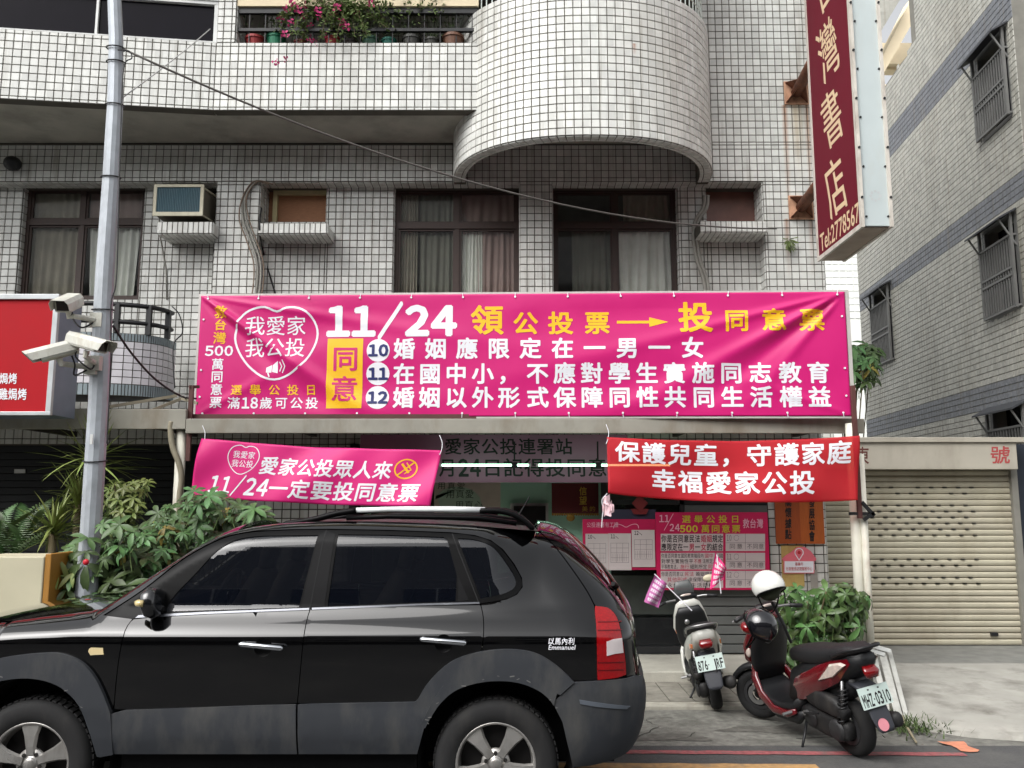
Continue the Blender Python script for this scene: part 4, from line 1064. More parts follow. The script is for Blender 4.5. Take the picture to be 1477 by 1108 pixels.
# red banner: thin cloth, the tube behind shines through its weave
rm = MATS['banner_red']; n_ = rm.node_tree; outn = [x for x in n_.nodes if x.type == 'OUTPUT_MATERIAL'][0]; pb_ = n_.nodes['Principled BSDF']
tr_n = n_.nodes.new('ShaderNodeBsdfTransparent'); tr_n.inputs[0].default_value = (1, .55, .45, 1); ms = n_.nodes.new('ShaderNodeMixShader'); ms.inputs[0].default_value = .36
n_.links.new(pb_.outputs[0], ms.inputs[1]); n_.links.new(tr_n.outputs[0], ms.inputs[2]); n_.links.new(ms.outputs[0], outn.inputs[0])
tl, tr, br, bl = P(875.4, 630.5, 8.22), P(1239, 628.6, 8.15), P(1240.4, 721, 8.12), P(876.7, 711.5, 8.2)
d3 = lambda u, v: .035 * math.sin(u * 9 + v * 2.5) * (.4 + v) + .016 * math.sin(u * 21 - v * 4) + .006 * math.sin(v * 9)
b3, S3 = cloth('banner', 'red banner with white lettering sagging under the right end of the awning', 'banner', tl, tr, br, bl, red_m, d3, lambda u, v: .042 * math.sin(math.pi * u) ** .8 * (1 + .25 * v), 90, 26)
fn3 = lambda x, y, h=0.0: S3(x / 364, y / 88, h)
a = Ink(); a.row('保護兒童，守護家庭', 10, 5, 354, 37, .026); a.row('幸福愛家公投', 62, 44, 300, 77, .026)
a.build('lettering', wht_m, b3, fn3, 8)
# mauve interior banner
pm_ = mat('banner_mauve', (168, 112, 142), rough=.6, var=.06)
tl, tr, bl = P(520, 627, 9.3), P(905, 627, 9.3), P(520, 696, 9.3); bx4 = (520, 627, 905, 696)
b4 = thing('banner', 'mauve banner with black brush lettering across the shop opening', 'banner', bl)
MB().box(tl.x, tr.x, 9.3, 9.306, bl.z, tl.z).build('cloth', pm_, b4)
f4 = plane_fn(tl, tr, bl, bx4); a = Ink(); a.row('愛家公投連署站', 640, 632, 826, 656, .014); a.row('月', 632, 661, 658, 688, .016).fit('24', 661, 663, 692, 687, .03).row('日記得投同意票', 694, 661, 905, 688, .016)
a.build('lettering', ink_m, b4, f4)
# fluorescent lamps hanging under the awning
tubem = mat('tube_glow', (225, 255, 235), rough=.4, emit=(186, 255, 214), estr=6.0)
for xa, xb, xs_, lab in ((636, 764, 742, 'lit fluorescent tube hanging in front of the mauve banner, left one'), (775, 968, 863, 'lit fluorescent tube running behind the red banner')):
    a_, b_ = P(xa, 671, 9.0), P(xb, 671, 9.0)
    o = thing('fluorescent_lamp', lab, 'lamp', a_)
    MB().tube([a_, b_], .011, 10).build('tube', tubem, o, smooth=True)
    s_ = P(xs_, 671, 9.0); MB().box(s_.x - .03, s_.x + .03, 8.97, 9.03, s_.z - .03, s_.z + .03).build('strap', dark_m, o)
    for e_ in (a_, b_): MB().box(e_.x - .012, e_.x + .012, 8.985, 9.03, e_.z - .018, e_.z + .018).build('end_cap', white_m, o)
    MB().box(s_.x - .008, s_.x + .008, 9.04, 9.055, a_.z + .04, 2.42).build('hanger', dark_m, o)

# ---- tall blade sign
bs = thing('blade_sign', 'tall maroon shop sign box projecting from the right corner of the building', 'sign', P(1243, 327, 8.6))
xa_, xb_ = 3.67, 3.98; ya_, yb_ = 8.6, 9.9; zb_ = P(1243, 327, 8.6).z; zt_ = 9.6
mar = mat('sign_maroon', (104, 24, 40), rough=.65, spec=.2, var=.06, scale=2)
sw = mat('sign_white', (186, 196, 196), rough=.4, var=.05, scale=2, dirt=(170, 166, 150), dirtamt=.35, dscale=2)
MB().box(xa_ + .012, xb_, ya_ + .03, yb_, zb_ + .02, zt_).build('housing', sw, bs)
MB().box(xa_, xa_ + .0119, ya_ + .06, yb_ - .02, zb_ + .05, zt_ - .01).build('face', mar, bs)
f_ = MB(); 
for x in (xa_ - .012, xb_ - .02): f_.box(x, x + .032, ya_, ya_ + .06, zb_, zt_); f_.box(x, x + .032, yb_ - .02, yb_ + .02, zb_, zt_); f_.box(x, x + .032, ya_ + .061, yb_ - .021, zb_, zb_ + .05)
f_.build('frame', mat('sign_frame', (206, 200, 190), rough=.4, dirt=(120, 100, 80), dirtamt=.6, dscale=6), bs)
MB().box(xa_ + .03, xb_ - .03, ya_ + .06, yb_ - .01, zb_ + .004, zb_ + .018).build('bottom_panel', mat('sign_bottom', (160, 146, 132), rough=.6, dirt=(110, 96, 80), dirtamt=.5), bs)
bo = MB()
for z in np.arange(zb_ + .12, 9.4, .55):
    for x in (xa_ + .05, xb_ - .03): bo.tube([(x, ya_ + .03, z), (x, ya_ - .01 + .03, z)], .012, 8)
    for x in (xa_ + .004, xb_ - .004): bo.tube([(x, ya_ + .01, z + .2), (x, ya_ - .012, z + .2)], .013, 8)
o = bo.build('bolt', dark_m, bs); o['kind'] = 'stuff'
fs_ = lambda x, y, h=0.0: Vector((xa_ - h, yb_ - .02 - x, y * -1))     # x metres from the far edge, y = -z
sil = mat('ink_cream', (222, 196, 160), rough=.5, var=.03)
a = Ink()
for ch, z0, z1 in (('台', 7.47, 8.17), ('灣', 6.60, 7.38), ('書', 5.80, 6.52), ('店', 4.97, 5.70)):
    a.row(ch, .30, -z1, .90, -z0, .008, -.30)
a.fit('Tel:2778567', .06, -(zb_ + .30), 1.20, -(zb_ + .09), .012)
a.build('lettering', sil, bs, fs_)
em = Ink()
for k in range(8):
    t = k * math.pi / 4; em.disc(3.83 + .05 * math.cos(t), -(4.98) + .05 * math.sin(t), .014)
em.build('emblem', mat('emblem_grey', (186, 190, 190), rough=.5), bs, lambda x, y, h=0.0: Vector((x, ya_ + .03 - h, -y)))
for (px, py, ex, ey), lab in (((1148, 135, 1186, 72), 'upper rusty pipe bracket bolted to the tiles and holding the maroon sign'), ((1155, 300, 1195, 255), 'lower rusty pipe bracket bolted to the tiles and holding the maroon sign')):
    c = P(px, py, BY - .01); o = thing('sign_bracket', lab, 'bracket', c)
    s_ = .165
    MB().box(c.x - s_, c.x + s_, BY - .035, BY - .012, c.z - s_, c.z + s_).build('base_plate', rustp_m, o, bevel=.004)
    e_ = Vector((xa_ + .1, 9.6, c.z + .02)); ax_ = (e_ - c).normalized()
    MB().tube([c + Vector((0, -.03, 0)), e_], .075, 14).build('pipe', rust_m, o, smooth=True)
    g = MB()
    for dx, dz in ((1, 1), (-1, 1), (1, -1), (-1, -1)):
        a0 = Vector((c.x + dx * s_ * .9, BY - .036, c.z + dz * s_ * .9)); b0 = Vector((c.x, BY - .036, c.z)); c0 = b0 + ax_ * .42
        w = Vector((dz, 0, -dx)).normalized() * .004
        g.add([a0 + w, b0 + w, c0 + w, a0 - w, b0 - w, c0 - w], [(0, 1, 2), (5, 4, 3), (0, 3, 4, 1), (1, 4, 5, 2), (2, 5, 3, 0)])
    for dx, dz in ((1, 1), (-1, 1), (1, -1), (-1, -1)): g.tube([(c.x + dx * .13, BY - .036, c.z + dz * .13), (c.x + dx * .13, BY - .055, c.z + dz * .13)], .014, 8)
    g.build('gusset', rust_m, o)
b = MB(); c = P(1137, 345, BY - .05)
for k in range(60):
    t = random.uniform(0, 6.28); r = random.uniform(.02, .11); d_ = Vector((math.cos(t) * r, -random.uniform(0, .08), -abs(math.sin(t)) * r * 1.6)); w = Vector((random.uniform(-.012, .012), 0, random.uniform(-.012, .012)))
    b.add([c + d_ * .2, c + d_ + w, c + d_ * 1.3, c + d_ - w], [(0, 1, 2, 3)])
solo(b, 'weed_tuft', mat('weed_green', (96, 110, 60), rough=.8), 'small green weed tuft growing from the wall under the lower rusty bracket', 'plant')

# ---- red lightbox sign on the left
rs = thing('lightbox_sign', 'red lightbox sign with white lettering at the left edge', 'sign', P(70, 598, 7.9))
x1 = fx(79, 7.9, 510); x0 = x1 - 2.0; z0, z1 = fz(599, 7.9), fz(424, 7.9)
MB().box(x0, x1 - .005, 7.94, 8.35, z0 + .01, z1 - .01).build('housing', mat('sign_side', (120, 130, 146), rough=.5), rs)
f_ = MB(); f_.box(x0, x1, 7.9, 7.94, z1 - .05, z1); f_.box(x0, x1, 7.9, 7.94, z0, z0 + .035); f_.box(x1 - .05, x1, 7.9, 7.94, z0 + .035, z1 - .05); f_.build('frame', mat('sign_frame2', (190, 194, 196), rough=.4, metal=.3), rs, bevel=.004)
fc = MB().box(x0, x1 - .05, 7.925, 7.935, z0 + .035, z1 - .05).build('face', mat('sign_red', (170, 16, 28), rough=.6, var=.04, spec=.2), rs)
a = Ink(); a.row('焗烤', -1, 538, 25, 554, .02); a.row('雞焗烤', -2, 560, 39, 577, .02)
a.build('lettering', wht_m, rs, lambda x, y, h=0.0: Vector((P(x, y, 7.924).x, 7.924 - h, P(x, y, 7.924).z)))
MB().box(P(8, 680, GY).x, P(24, 680, GY).x, GY + .17, GY + .18, P(8, 682, GY).z, P(8, 676, GY).z).build('price_tag', white_m, bld)

# ---- things in and on the shop front
def flat(name, px, d, m, label=None, cat=None, t=.012, parent=None, **kw):
    a, b_ = P(px[0], px[3], d), P(px[2], px[1], d); mb = MB().box(a.x, b_.x, d, d + t, a.z, b_.z)
    if parent is not None: return mb.build(name, m, parent)
    return solo(mb, name, m, label, cat, loc=(a.x, d, a.z), **kw)
def fpx(d): return lambda x, y, h=0.0: P(x, y, d) + YF * h
o = flat('poster', (626, 688, 722, 740), 9.9, mat('poster_cream', (196, 190, 174), rough=.6), 'cream poster with green arch under the mauve banner', 'poster')
a = Ink(); a.poly([(640 + 0, 740), (628, 715)] + [(660 + 34 * math.cos(t * .2 + math.pi), 726 + 24 * math.sin(t * .2 + math.pi)) for t in range(1, 16)] + [(697, 740)]); a.build('arch', mat('poster_green', (170, 200, 176), rough=.6), o, fpx(9.9))
a = Ink(); a.row('用真愛', 630, 695, 672, 706, .0); a.row('用真愛', 643, 706, 684, 719, .0); a.row('用真心', 656, 722, 697, 735, .0); a.build('lettering', mat('ink_green', (60, 84, 66), rough=.6), o, fpx(9.9), lift=.003)
tv = thing('television', 'dark television screen on the mint green wall', 'television', P(738, 765, 10.2)); flat('screen', (741, 730, 787, 765), 10.2, black_m, t=.04, parent=tv); flat('bezel', (736, 726, 791, 770), 10.242, white_m, t=.03, parent=tv)
pq = thing('plaque', 'dark red plaque with gold lettering and scalloped fringe beside the television', 'plaque', P(795, 745, 9.95))
flat('board', (796, 697, 863, 741), 9.95, mat('plaque_red', (92, 24, 24), rough=.5), parent=pq, t=.02)
fg = MB()
for k in range(20): c = P(797.5 + k * 3.4, 742, 9.95); fg.ball(c, (.014, .008, .016), 8, 6)
c = P(823, 747, 9.95); fg.ball(c, (.05, .012, .04), 10, 8); o = fg.build('fringe', mat('gold', (150, 116, 50), rough=.4, metal=.5), pq); o['kind'] = 'stuff'
a = Ink(); a.col('信望', 841, 702, 729, 12, .01).row('美的', 838, 730, 860, 738); a.build('lettering', mat('ink_gold', (206, 176, 60), rough=.4), pq, fpx(9.95))
o = flat('poster', (868, 690, 942, 735), 9.9, mat('poster_dim', (92, 100, 92), rough=.7), 'dim notice with faded characters behind the red banner', 'poster')
a = Ink(); a.row('凱旋', 872, 721, 906, 733, .0); a.build('lettering', mat('ink_pale', (150, 176, 156), rough=.6), o, fpx(9.9))
flat('wall_shelf', (868, 735, 946, 752), 9.7, mat('shelf_navy', (52, 48, 72), rough=.6), 'dark blue panel behind the voting posters', 'panel')
rk = thing('new_year_ornament', 'small dark red paper ornament hanging behind the glass', 'ornament', P(923, 745, 9.65)); 
MB().prism([(-.09, 0), (0, .10), (.09, 0), (0, -.1)], lambda u, v, w: P(923, 726, 9.65) + Vector((u, w, v)), 0, .01).build('diamond', mat('orn_red', (120, 20, 26), rough=.6), rk)
MB().prism([(-.07, -.03), (.07, -.03), (.1, .03), (-.1, .03)], lambda u, v, w: P(923, 738, 9.66) + Vector((u, w, v)), 0, .01).build('base', MATS['orn_red'], rk)
# voting poster one
DP = 9.66; pkm = mat('poster_magenta', (196, 20, 82), rough=.45); pap = mat('paper', (196, 184, 184), rough=.7, var=.04)
o = flat('voting_poster', (841, 749, 949, 822), DP, pkm, 'magenta poster covered by three white ballot sheets', 'poster')
a = Ink(); a.row('公投連署有工讀', 846, 753, 892, 761, .004); a.line([(903 + 18 * math.cos(t), 762 - 6 * abs(math.sin(t * 2)) ** .7) for t in np.linspace(0, math.pi, 20)], .8); a.build('lettering', mat('ink_palepink', (224, 170, 190), rough=.5), o, fpx(DP))
for k, (x0, y0, x1, y1, t) in enumerate(((845, 770, 877, 822, '10'), (878, 769.5, 910, 822.5, '11'), (912, 764.5, 944, 818, '12'))):
    s_ = flat('ballot_sheet', (x0, y0, x1, y1), DP - .012 - .002 * k, pap, t=.003, parent=o)
    a = Ink(); a.fit(t, x0 + 3, y0 + 1.5, x0 + 9, y0 + 7, .02); a.line([(x0 + 10, y0 + 4), (x0 + 14, y0 + 7.5)], .6)
    a.build('number', ink_m, s_, fpx(DP - .012 - .002 * k))
    a = Ink()
    for r in range(5): a.line([(x0 + 3, y0 + 14 + r * 7), (x1 - 3, y0 + 14 + r * 7)], .35)
    for c_ in range(4): a.line([(x0 + 3 + c_ * 8.6, y0 + 14), (x0 + 3 + c_ * 8.6, y0 + 42)], .35)
    for c_ in range(9): a.line([(x0 + 5 + c_ * 2.6, y0 + 30), (x0 + 5 + c_ * 2.6, y0 + 40)], .3)
    a.build('form_lines', mat('ink_grey', (110, 104, 106), rough=.6), s_, fpx(DP - .012 - .002 * k), lift=.001)
# voting poster two
o = flat('voting_poster', (948, 739, 1107, 851), DP - .02, pkm, 'big magenta referendum poster with three rows of questions', 'poster'); d_ = DP - .02; f5 = fpx(d_)
a = Ink()
for y0, y1 in ((770, 795), (797.5, 821.5), (823.5, 848)):
    a.rect(953, y0, 1043, y1); a.rect(1046.5, y0, 1103.5, y1)
a.build('white_box', pap, o, f5)
a = Ink(); a.fit('11', 951, 743, 965, 753, .02).fit('24', 966, 756, 980, 766, .02).line([(971, 741), (958, 765)], .9).row('救台灣', 1071, 748, 1101, 762, .012); a.build('lettering', MATS['ink_palepink'], o, f5)
a = Ink(); a.row('選舉公投日', 981, 743, 1069, 754.5, .012); a.fit('500', 981, 758, 1006, 767.5, .03).row('萬同意票', 1010, 757, 1069, 768.5, .012); a.build('lettering', mat('ink_lime', (196, 190, 40), rough=.5), o, f5)
a = Ink()
a.row('你是否同意民法', 953.5, 771.5, 1010, 782.5, .012).row('規定', 1027, 771.5, 1043, 782.5, .012).row('應限定在一', 953.5, 783.5, 993, 794.5, .012).row('一', 1002, 783.5, 1010, 794.5, .012).row('的結合', 1019, 783.5, 1043, 794.5, .012)
a.row('你是否同意在國民教育階段內', 953.5, 798.2, 1015, 805).row('及國', 1030, 798.2, 1043, 805).row('對學生實施性平', 953.5, 806, 1000, 813).row('法所定之同志', 1013, 806, 1043, 813).row('平等教育法，', 953.5, 814, 980, 821).row('細則所定', 995, 814, 1020, 821)
a.row('你是否同意以', 953.5, 824.5, 986, 831.5).row('婚姻規定', 1003, 824.5, 1030, 831.5).row('來保障同性別', 993, 832.5, 1030, 839.5).row('人永久共同生活的權', 953.5, 840.5, 1030, 847.5)
a.build('lettering', mat('ink_dark', (44, 34, 40), rough=.6), o, f5, lift=.003)
a = Ink(); a.row('婚姻', 1010.5, 771.5, 1027, 782.5, .012).row('男', 993.5, 783.5, 1002, 794.5, .012).row('女', 1010.5, 783.5, 1019, 794.5, .012).row('國中', 1016, 798.2, 1029, 805).row('不應', 1000.5, 806, 1012, 813).row('施行', 981, 814, 994, 821).row('同志', 1021, 814, 1034, 821).row('民法', 987, 824.5, 1001, 831.5).row('其他形式', 962, 832.5, 991, 839.5)
a.build('lettering', mat('ink_redpink', (186, 50, 80), rough=.6), o, f5, lift=.003)
a = Ink()
for y, t in ((772, '10'), (799, '11'), (825, '12')):
    a.fit(t, 1048, y, 1055, y + 8); a.line([(1062 + 3.5 * math.cos(k * .6), y + 4 + 4 * math.sin(k * .6)) for k in range(11)], .4); a.row('同意', 1051, y + 12, 1072, y + 20).row('不同意', 1077, y + 12, 1102, y + 20)
    a.line([(1047, y + 11), (1103, y + 11)], .4).line([(1075, y - 2), (1075, y + 21)], .4)
a.build('lettering', MATS['ink_grey'], o, f5, lift=.003)
# wooden plaque, house sign and notices on the pier
DG = GY - .03
o = thing('wooden_plaque', 'orange brown wooden plaque with two columns of characters on the tiled pier', 'plaque', P(1120, 785, DG))
wm = mat('plaque_wood', (158, 72, 24), rough=.5, var=.12, scale=12, stretch=(8, 1, 1)); wm2 = mat('plaque_wood2', (176, 88, 30), rough=.5, var=.12, scale=12, stretch=(8, 1, 1))
flat('board', (1120, 705, 1152, 784.5), DG - .025, wm, parent=o, t=.025); flat('board', (1152.6, 705, 1186, 784.5), DG - .022, wm2, parent=o, t=.022)
a = Ink(); a.col('關懷據點', 1137, 716, 779, 10, .02).col('區發展協會', 1171, 700, 782, 9, .02); a.build('lettering', ink_m, o, fpx(DG - .026))
flat('notice', (1129, 787, 1158, 846), DG + .004, mat('notice_yellow', (190, 164, 98), rough=.6, dirt=(150, 90, 60), dirtamt=.5, dscale=8), 'faded yellow notice behind the pink house sign', 'notice', t=.006)
flat('notice', (1170, 822, 1179, 849), DG + .004, mat('notice_grey', (150, 146, 138), rough=.6), 'narrow grey notice below the right side of the pink house sign', 'notice', t=.006)
hs_ = thing('house_sign', 'pink house shaped sign with white panel on the tiled pier', 'sign', P(1128, 828, DG))
F6 = lambda u, v, w: P(u, v, DG) + YF * w
hpk = mat('sign_pink', (226, 110, 124), rough=.5)
MB().prism([(1130, 827), (1130, 809), (1127, 807), (1133, 801), (1140, 797), (1150, 789), (1160, 789), (1169, 795), (1177, 806), (1176, 809), (1174, 809), (1174, 827)], F6, .0, .012).build('board', hpk, hs_)
a = Ink(); a.rect(1131, 809.5, 1173, 826); a.line([(1152 + 6 * math.cos(t), 797 + 6 * math.sin(t)) for t in np.linspace(2.6, 6.9, 14)], 1.2).line([(1147, 800), (1152, 808), (1157, 800)], 1.2)
a.build('white_panel', wht_m, hs_, lambda x, y, h=0.0: F6(x, y, .012 + h))
a = Ink(); a.row('嘉義市', 1146, 811, 1158, 816, .0).row('社區關懷訪視服務中心', 1133, 817.5, 1171, 823, .0).disc(1152, 797, 2.4); a.build('lettering', inkr_m, hs_, lambda x, y, h=0.0: F6(x, y, .014 + h))
# white paper tassel hanging from the red banner's corner
tp = P(876, 715, 8.18); o = thing('paper_tassel', 'crumpled white and pink paper tassel hanging at the left end of the red banner', 'tassel', tp)
mb = MB()
for k in range(14):
    c = tp + Vector((random.uniform(-.03, .04), random.uniform(-.02, .02), random.uniform(-.16, .01))); mb.obox(c, (random.uniform(-1, 1), .4, .3), (.3, random.uniform(-1, 1), .2), (0, .2, 1), .028, .004, .03)
q_ = mb.build('paper', mat('tassel_pink', (222, 190, 196), rough=.8), o); q_['kind'] = 'stuff'
MB().tube(catmull([tuple(tp + Vector(v)) for v in ((0, 0, .02), (-.05, 0, -.04), (-.04, .01, -.13), (-.05, 0, -.2), (-.06, 0, -.3))], 5), .004, 5).build('string', wht_m, o)

# ================================================================== POLE AND CAMERAS
PD = 7.1
po = thing('street_pole', 'tall bluish grey tapered steel pole in front of the left windows', 'pole', (P(131, 765, PD).x, PD, 0))
xb = P(128, 900, PD).x; pts = [(xb - .0, PD, 0)]
cl = [(131, 765, 14.5), (141, 600, 14), (151, 400, 12.8), (160, 258, 11.6), (166, 150, 10.8), (167.5, 60, 9.8), (165, 0, 9.4), (150, -80, 9)]
pts = [(P(129, 765, PD).x, PD, 0)]; rr_ = [.095]
for x, y, w in cl:
    p_ = P(x, y, PD); pts.append(tuple(p_)); zc_ = PD * CT + (p_.z - CH) * ST; rr_.append(w / F * zc_)
MB().tube(pts, rr_, 12).build('shaft', galv_m, po, smooth=False)
for y, w in ((70, 12), (90, 11.5), (152, 12), (256, 12.5), (447, 14), (665, 15)):
    cx = np.interp(y, [c[1] for c in reversed(cl)], [c[0] for c in reversed(cl)]); p_ = P(float(cx), y, PD); zc_ = PD * CT + (p_.z - CH) * ST; r_ = w / F * zc_ + .004
    MB().tube([(p_.x + r_ * math.cos(t), p_.y + r_ * math.sin(t), p_.z + .012 * math.sin(t)) for t in np.linspace(0, 2 * math.pi, 17)], .006, 6, cap=False).build('cable_tie', cable_m, po)
MB().box(P(140, 625, PD).x, P(144, 625, PD).x, PD - .115, PD - .105, P(140, 642, PD).z, P(140, 628, PD).z).build('sticker', white_m, po)
MB().tube(catmull([tuple(P(x, y, PD - .12)) for x, y in ((170, 72), (186, 74), (190, 84), (180, 92), (176, 130), (172, 260), (168, 400), (160, 440), (160, 520), (154, 640))], 6), .006, 6).build('cable', cable_m, po)
def cctv(lab, c, aim, L, r, arm):
    """one camera: sunshield housing, lens face, bracket"""
    c = Vector(c); o = thing('security_camera', lab, 'camera', c); a = Vector(aim).normalized(); s = a.cross(Z_).normalized(); u = s.cross(a)
    hm = mat('camera_white', (206, 206, 196), rough=.4, dirt=(150, 130, 100), dirtamt=.5, dscale=14)
    mb = MB(); prof = [(-1, -.7), (-1, .35), (-.7, .8), (.7, .8), (1, .35), (1, -.7), (.8, -.85), (-.8, -.85)]
    vs = [c + a * t + s * x * r + u * z * r for t in (-L / 2, L / 2 - .03) for x, z in prof]; k = len(prof)
    mb.add(vs, [tuple(range(k)), tuple(range(2 * k - 1, k - 1, -1))] + [((i + 1) % k, i, k + i, k + (i + 1) % k) for i in range(k)]); mb.build('housing', hm, o, bevel=.006)
    shd = MB(); pf = [(-1.12, -.5), (-1.12, .45), (-.78, .95), (.78, .95), (1.12, .45), (1.12, -.5)]
    A_ = [(x, z) for x, z in pf]; B2 = [(x * .95, z * .95) for x, z in pf]; ends = (-L / 2 - .01, L / 2 + .05)
    vs = [c + a * (t + (z * .035 if t > 0 else 0)) + s * x * r + u * z * r for t in ends for x, z in A_ + B2]; n6 = 6; f6 = []
    for i in range(5): f6 += [(i, i + 1, 12 + i + 1, 12 + i), (6 + i + 1, 6 + i, 18 + i, 18 + i + 1), (i, 6 + i, 6 + i + 1, i + 1), (12 + i + 1, 18 + i + 1, 18 + i, 12 + i)]
    shd.add(vs, f6 + [(0, 12, 18, 6), (5, 11, 23, 17)]); shd.build('sunshield', hm, o)
    f = c + a * (L / 2 - .028); MB().obox(f, s, u, a, r * .72, r * .6, .006).build('lens_window', mat('lens_dark', (40, 26, 22), rough=.1), o)
    q0 = c - u * r; q1 = Vector(arm); md = Vector((c.x * .8 + q1.x * .2, c.y * .8 + q1.y * .2, q1.z))
    MB().tube([q0, q0 - u * .05, md, q1], [.025, .022, .022, .026], 8).build('bracket', hm, o)
    MB().obox(q1, X_, YF, Z_, .05, .03, .06).build('mount', hm, o)
    MB().tube(catmull([tuple(c - a * L * .3 - u * r), tuple(c - a * L * .3 - u * r * 2.2), tuple((q0 + q1) / 2 - Z_ * .1), tuple(q1)], 5), .007, 6).build('cable', cable_m, o)
cctv('upper white security camera facing the street, left of the grey pole', P(98, 438, 6.85), (.15, -1, -.42), .29, .065, P(140, 462, 7.05))
cctv('long white security camera angled down to the right, lower on the grey pole', P(128, 495, 6.75), (1, -.55, -.30), .40, .062, P(137, 524, 7.0))
cctv('white security camera pointing left, lowest on the grey pole', P(82, 507, 6.8), (-1, -.5, -.42), .31, .064, P(132, 530, 7.02))
# overhead wires
def sagline(a, b, s, n=24): a, b = Vector(a), Vector(b); return [tuple(a.lerp(b, i / n) - Z_ * s * 4 * (i / n) * (1 - i / n)) for i in range(n + 1)]
cable('overhead_wire', sagline(P(176, 70, PD - .02), P(1120, 330, 10.6), .42), .010, mat('wire_grey', (96, 92, 88), rough=.6), 'long thin grey wire sagging from the pole across the windows to the right', 'wire', k=1)
cable('overhead_wire', sagline(P(303, 42, 9.8), P(178, 140, PD), .02), .006, mat('wire_pale', (170, 170, 168), rough=.6), 'faint pale wire slanting from the ribbon window down to the pole', 'wire', k=1)
cable('hanging_wire', [P(163, 470, 7.0), P(190, 510, 7.4), P(225, 548, 8.0), P(262, 572, 8.5), P(283, 575, 8.7)], .010, cable_m, 'black wire slanting from the pole down to the left end of the banner', 'wire')
cable('hanging_wire', [P(248, 442, 10.2), P(259, 455, 10.2), P(263, 480, 10.4), P(250, 500, 10.2), P(252, 560, 10.2)], .008, cable_m, 'thin black wire looping off the curved balcony rail', 'wire')

for (x, y, d_, u_, v_), lab in (((874, 612, 8.24, 0, 0), 'string tying the upper left corner of the red banner to the awning'), ((292, 614, 8.46, 0, 0), 'string tying the upper left corner of the small magenta banner to the awning'), ((634, 628, 8.28, 0, 0), 'string tying the upper right corner of the small magenta banner to the awning')):
    a_ = P(x, y, d_); b_ = P(x + 3, y + 21, d_ - .02)
    cable('tie_string', [a_, (a_ + b_) / 2 + Vector((.015, 0, 0)), b_, b_ + Vector((-.02, -.01, -.05))], .004, wht_m, lab, 'string')
# ================================================================== SUV
D0 = 4.93; CW = 1.80
_z = np.array([.0, .25, .40, .50, .65, .90, 1.01, 1.045, 1.085, 1.13, 1.18, 1.30, 1.55, 1.66, 1.8])
_w = np.array([.12, .07, .03, .012, -.002, -.004, -.001, .009, .038, .080, .112, .142, .212, .275, .42])
zz_ = np.linspace(0, 1.8, 721); ww_ = np.interp(zz_, _z, _w); k_ = np.hanning(17); k_ /= k_.sum(); ww_ = np.convolve(np.pad(ww_, 8, 'edge'), k_, 'valid')
def Wz(z): return float(np.interp(z, zz_, ww_))
def pxd(px, py, ins, it=4):
    z = 1.0
    for _ in range(it): p = P(px, py, D0 + (ins(z) if callable(ins) else ins)); z = p.z
    return p.x, p.z
top_px = catmull([(-186, 975), (-150, 935), (-90, 915), (-30, 902.5), (30, 893), (90, 886), (147, 879)], 3)[:-1] + catmull([(147, 878.5), (184, 855), (221, 830), (258, 806), (294.6, 784), (331, 768.5), (368, 760), (405, 755.5), (450, 753), (500, 752), (560, 753), (620, 755), (680, 758), (735, 763), (775, 766)], 3)
rear_px = catmull([(775, 766), (800, 770), (826, 786), (853, 812), (876, 838), (894, 863), (907, 885), (915, 910), (918, 940), (921, 968), (926, 985), (927, 1010), (924, 1035), (916, 1060), (903, 1080), (880, 1092), (850, 1100)], 3)
SIL_T = [pxd(x, y, lambda z: Wz(z) + .10) for x, y in top_px]
SIL_R = [pxd(x, y, lambda z: Wz(z) + .24) for x, y in rear_px]
FX = pxd(-186, 1030, .3)[0]
tx, tz = np.array([p[0] for p in SIL_T]), np.array([p[1] for p in SIL_T])
o_ = np.argsort(tx); tx, tz = tx[o_], tz[o_]
ra = sorted(SIL_R, key=lambda p: p[1]); rz, rxx = np.array([p[1] for p in ra]), np.array([p[0] for p in ra])
def ztop(x): return float(np.interp(x, tx, tz))
def xrear(z): return float(np.interp(z, rz, rxx))
def rnd_(t, R_, A): 
    if t >= R_: return 0.0
    t = max(t, 0) / R_; return A * (1 - math.sqrt(max(0, 1 - (1 - t) ** 2)))
XQ = P(700, 830, 5.1).x
def S_(x, z):
    d = Wz(z)
    q = min(1, max(0, (x - XQ) / .34)); d += .22 * q * q * (3 - 2 * q) * max(0, (z - 1.13) / .5) ** 1.15
    d += rnd_(xrear(z) - x, .42, .26) + rnd_(x - FX, .7, .34)
    d += rnd_(ztop(x) - z, .11, .10) if x > -2.9 else rnd_(ztop(x) - z, .16, .12)
    return d
def Nrm(x, z):
    e = .006; dx = (S_(x + e, z) - S_(x - e, z)) / (2 * e); dz = (S_(x, z + e) - S_(x, z - e)) / (2 * e)
    return Vector((dx, -1, dz)).normalized()
def skin_pt(px, py):
    x, z = pxd(px, py, .1, 2); d = S_(x, z)
    for _ in range(14):
        p = P(px, py, D0 + d); d = d * .5 + .5 * S_(p.x, p.z)
    p = P(px, py, D0 + d); return (p.x, p.z)
car = thing('suv', 'dark black SUV with grey plastic cladding parked in front of the shop', 'car', (P(380, 1090, D0 + .9).x, D0 + .9, 0))
paint = mat('car_paint', (5, 5, 6), rough=.07, var=.0, coat=1.0, spec=.2)
clad = mat('car_cladding', (46, 49, 54), rough=.6, var=.08, scale=20, dirt=(96, 94, 88), dirtamt=.45, dscale=5)
trim = mat('car_trim', (8, 8, 9), rough=.4, var=.1, spec=.12)
cglass = mat('car_glass', (10, 13, 20), rough=.02, var=0, alpha=.84, spec=.75, coat=.0)
chrome = mat('chrome', (215, 218, 222), rough=.1, metal=1, var=.02)
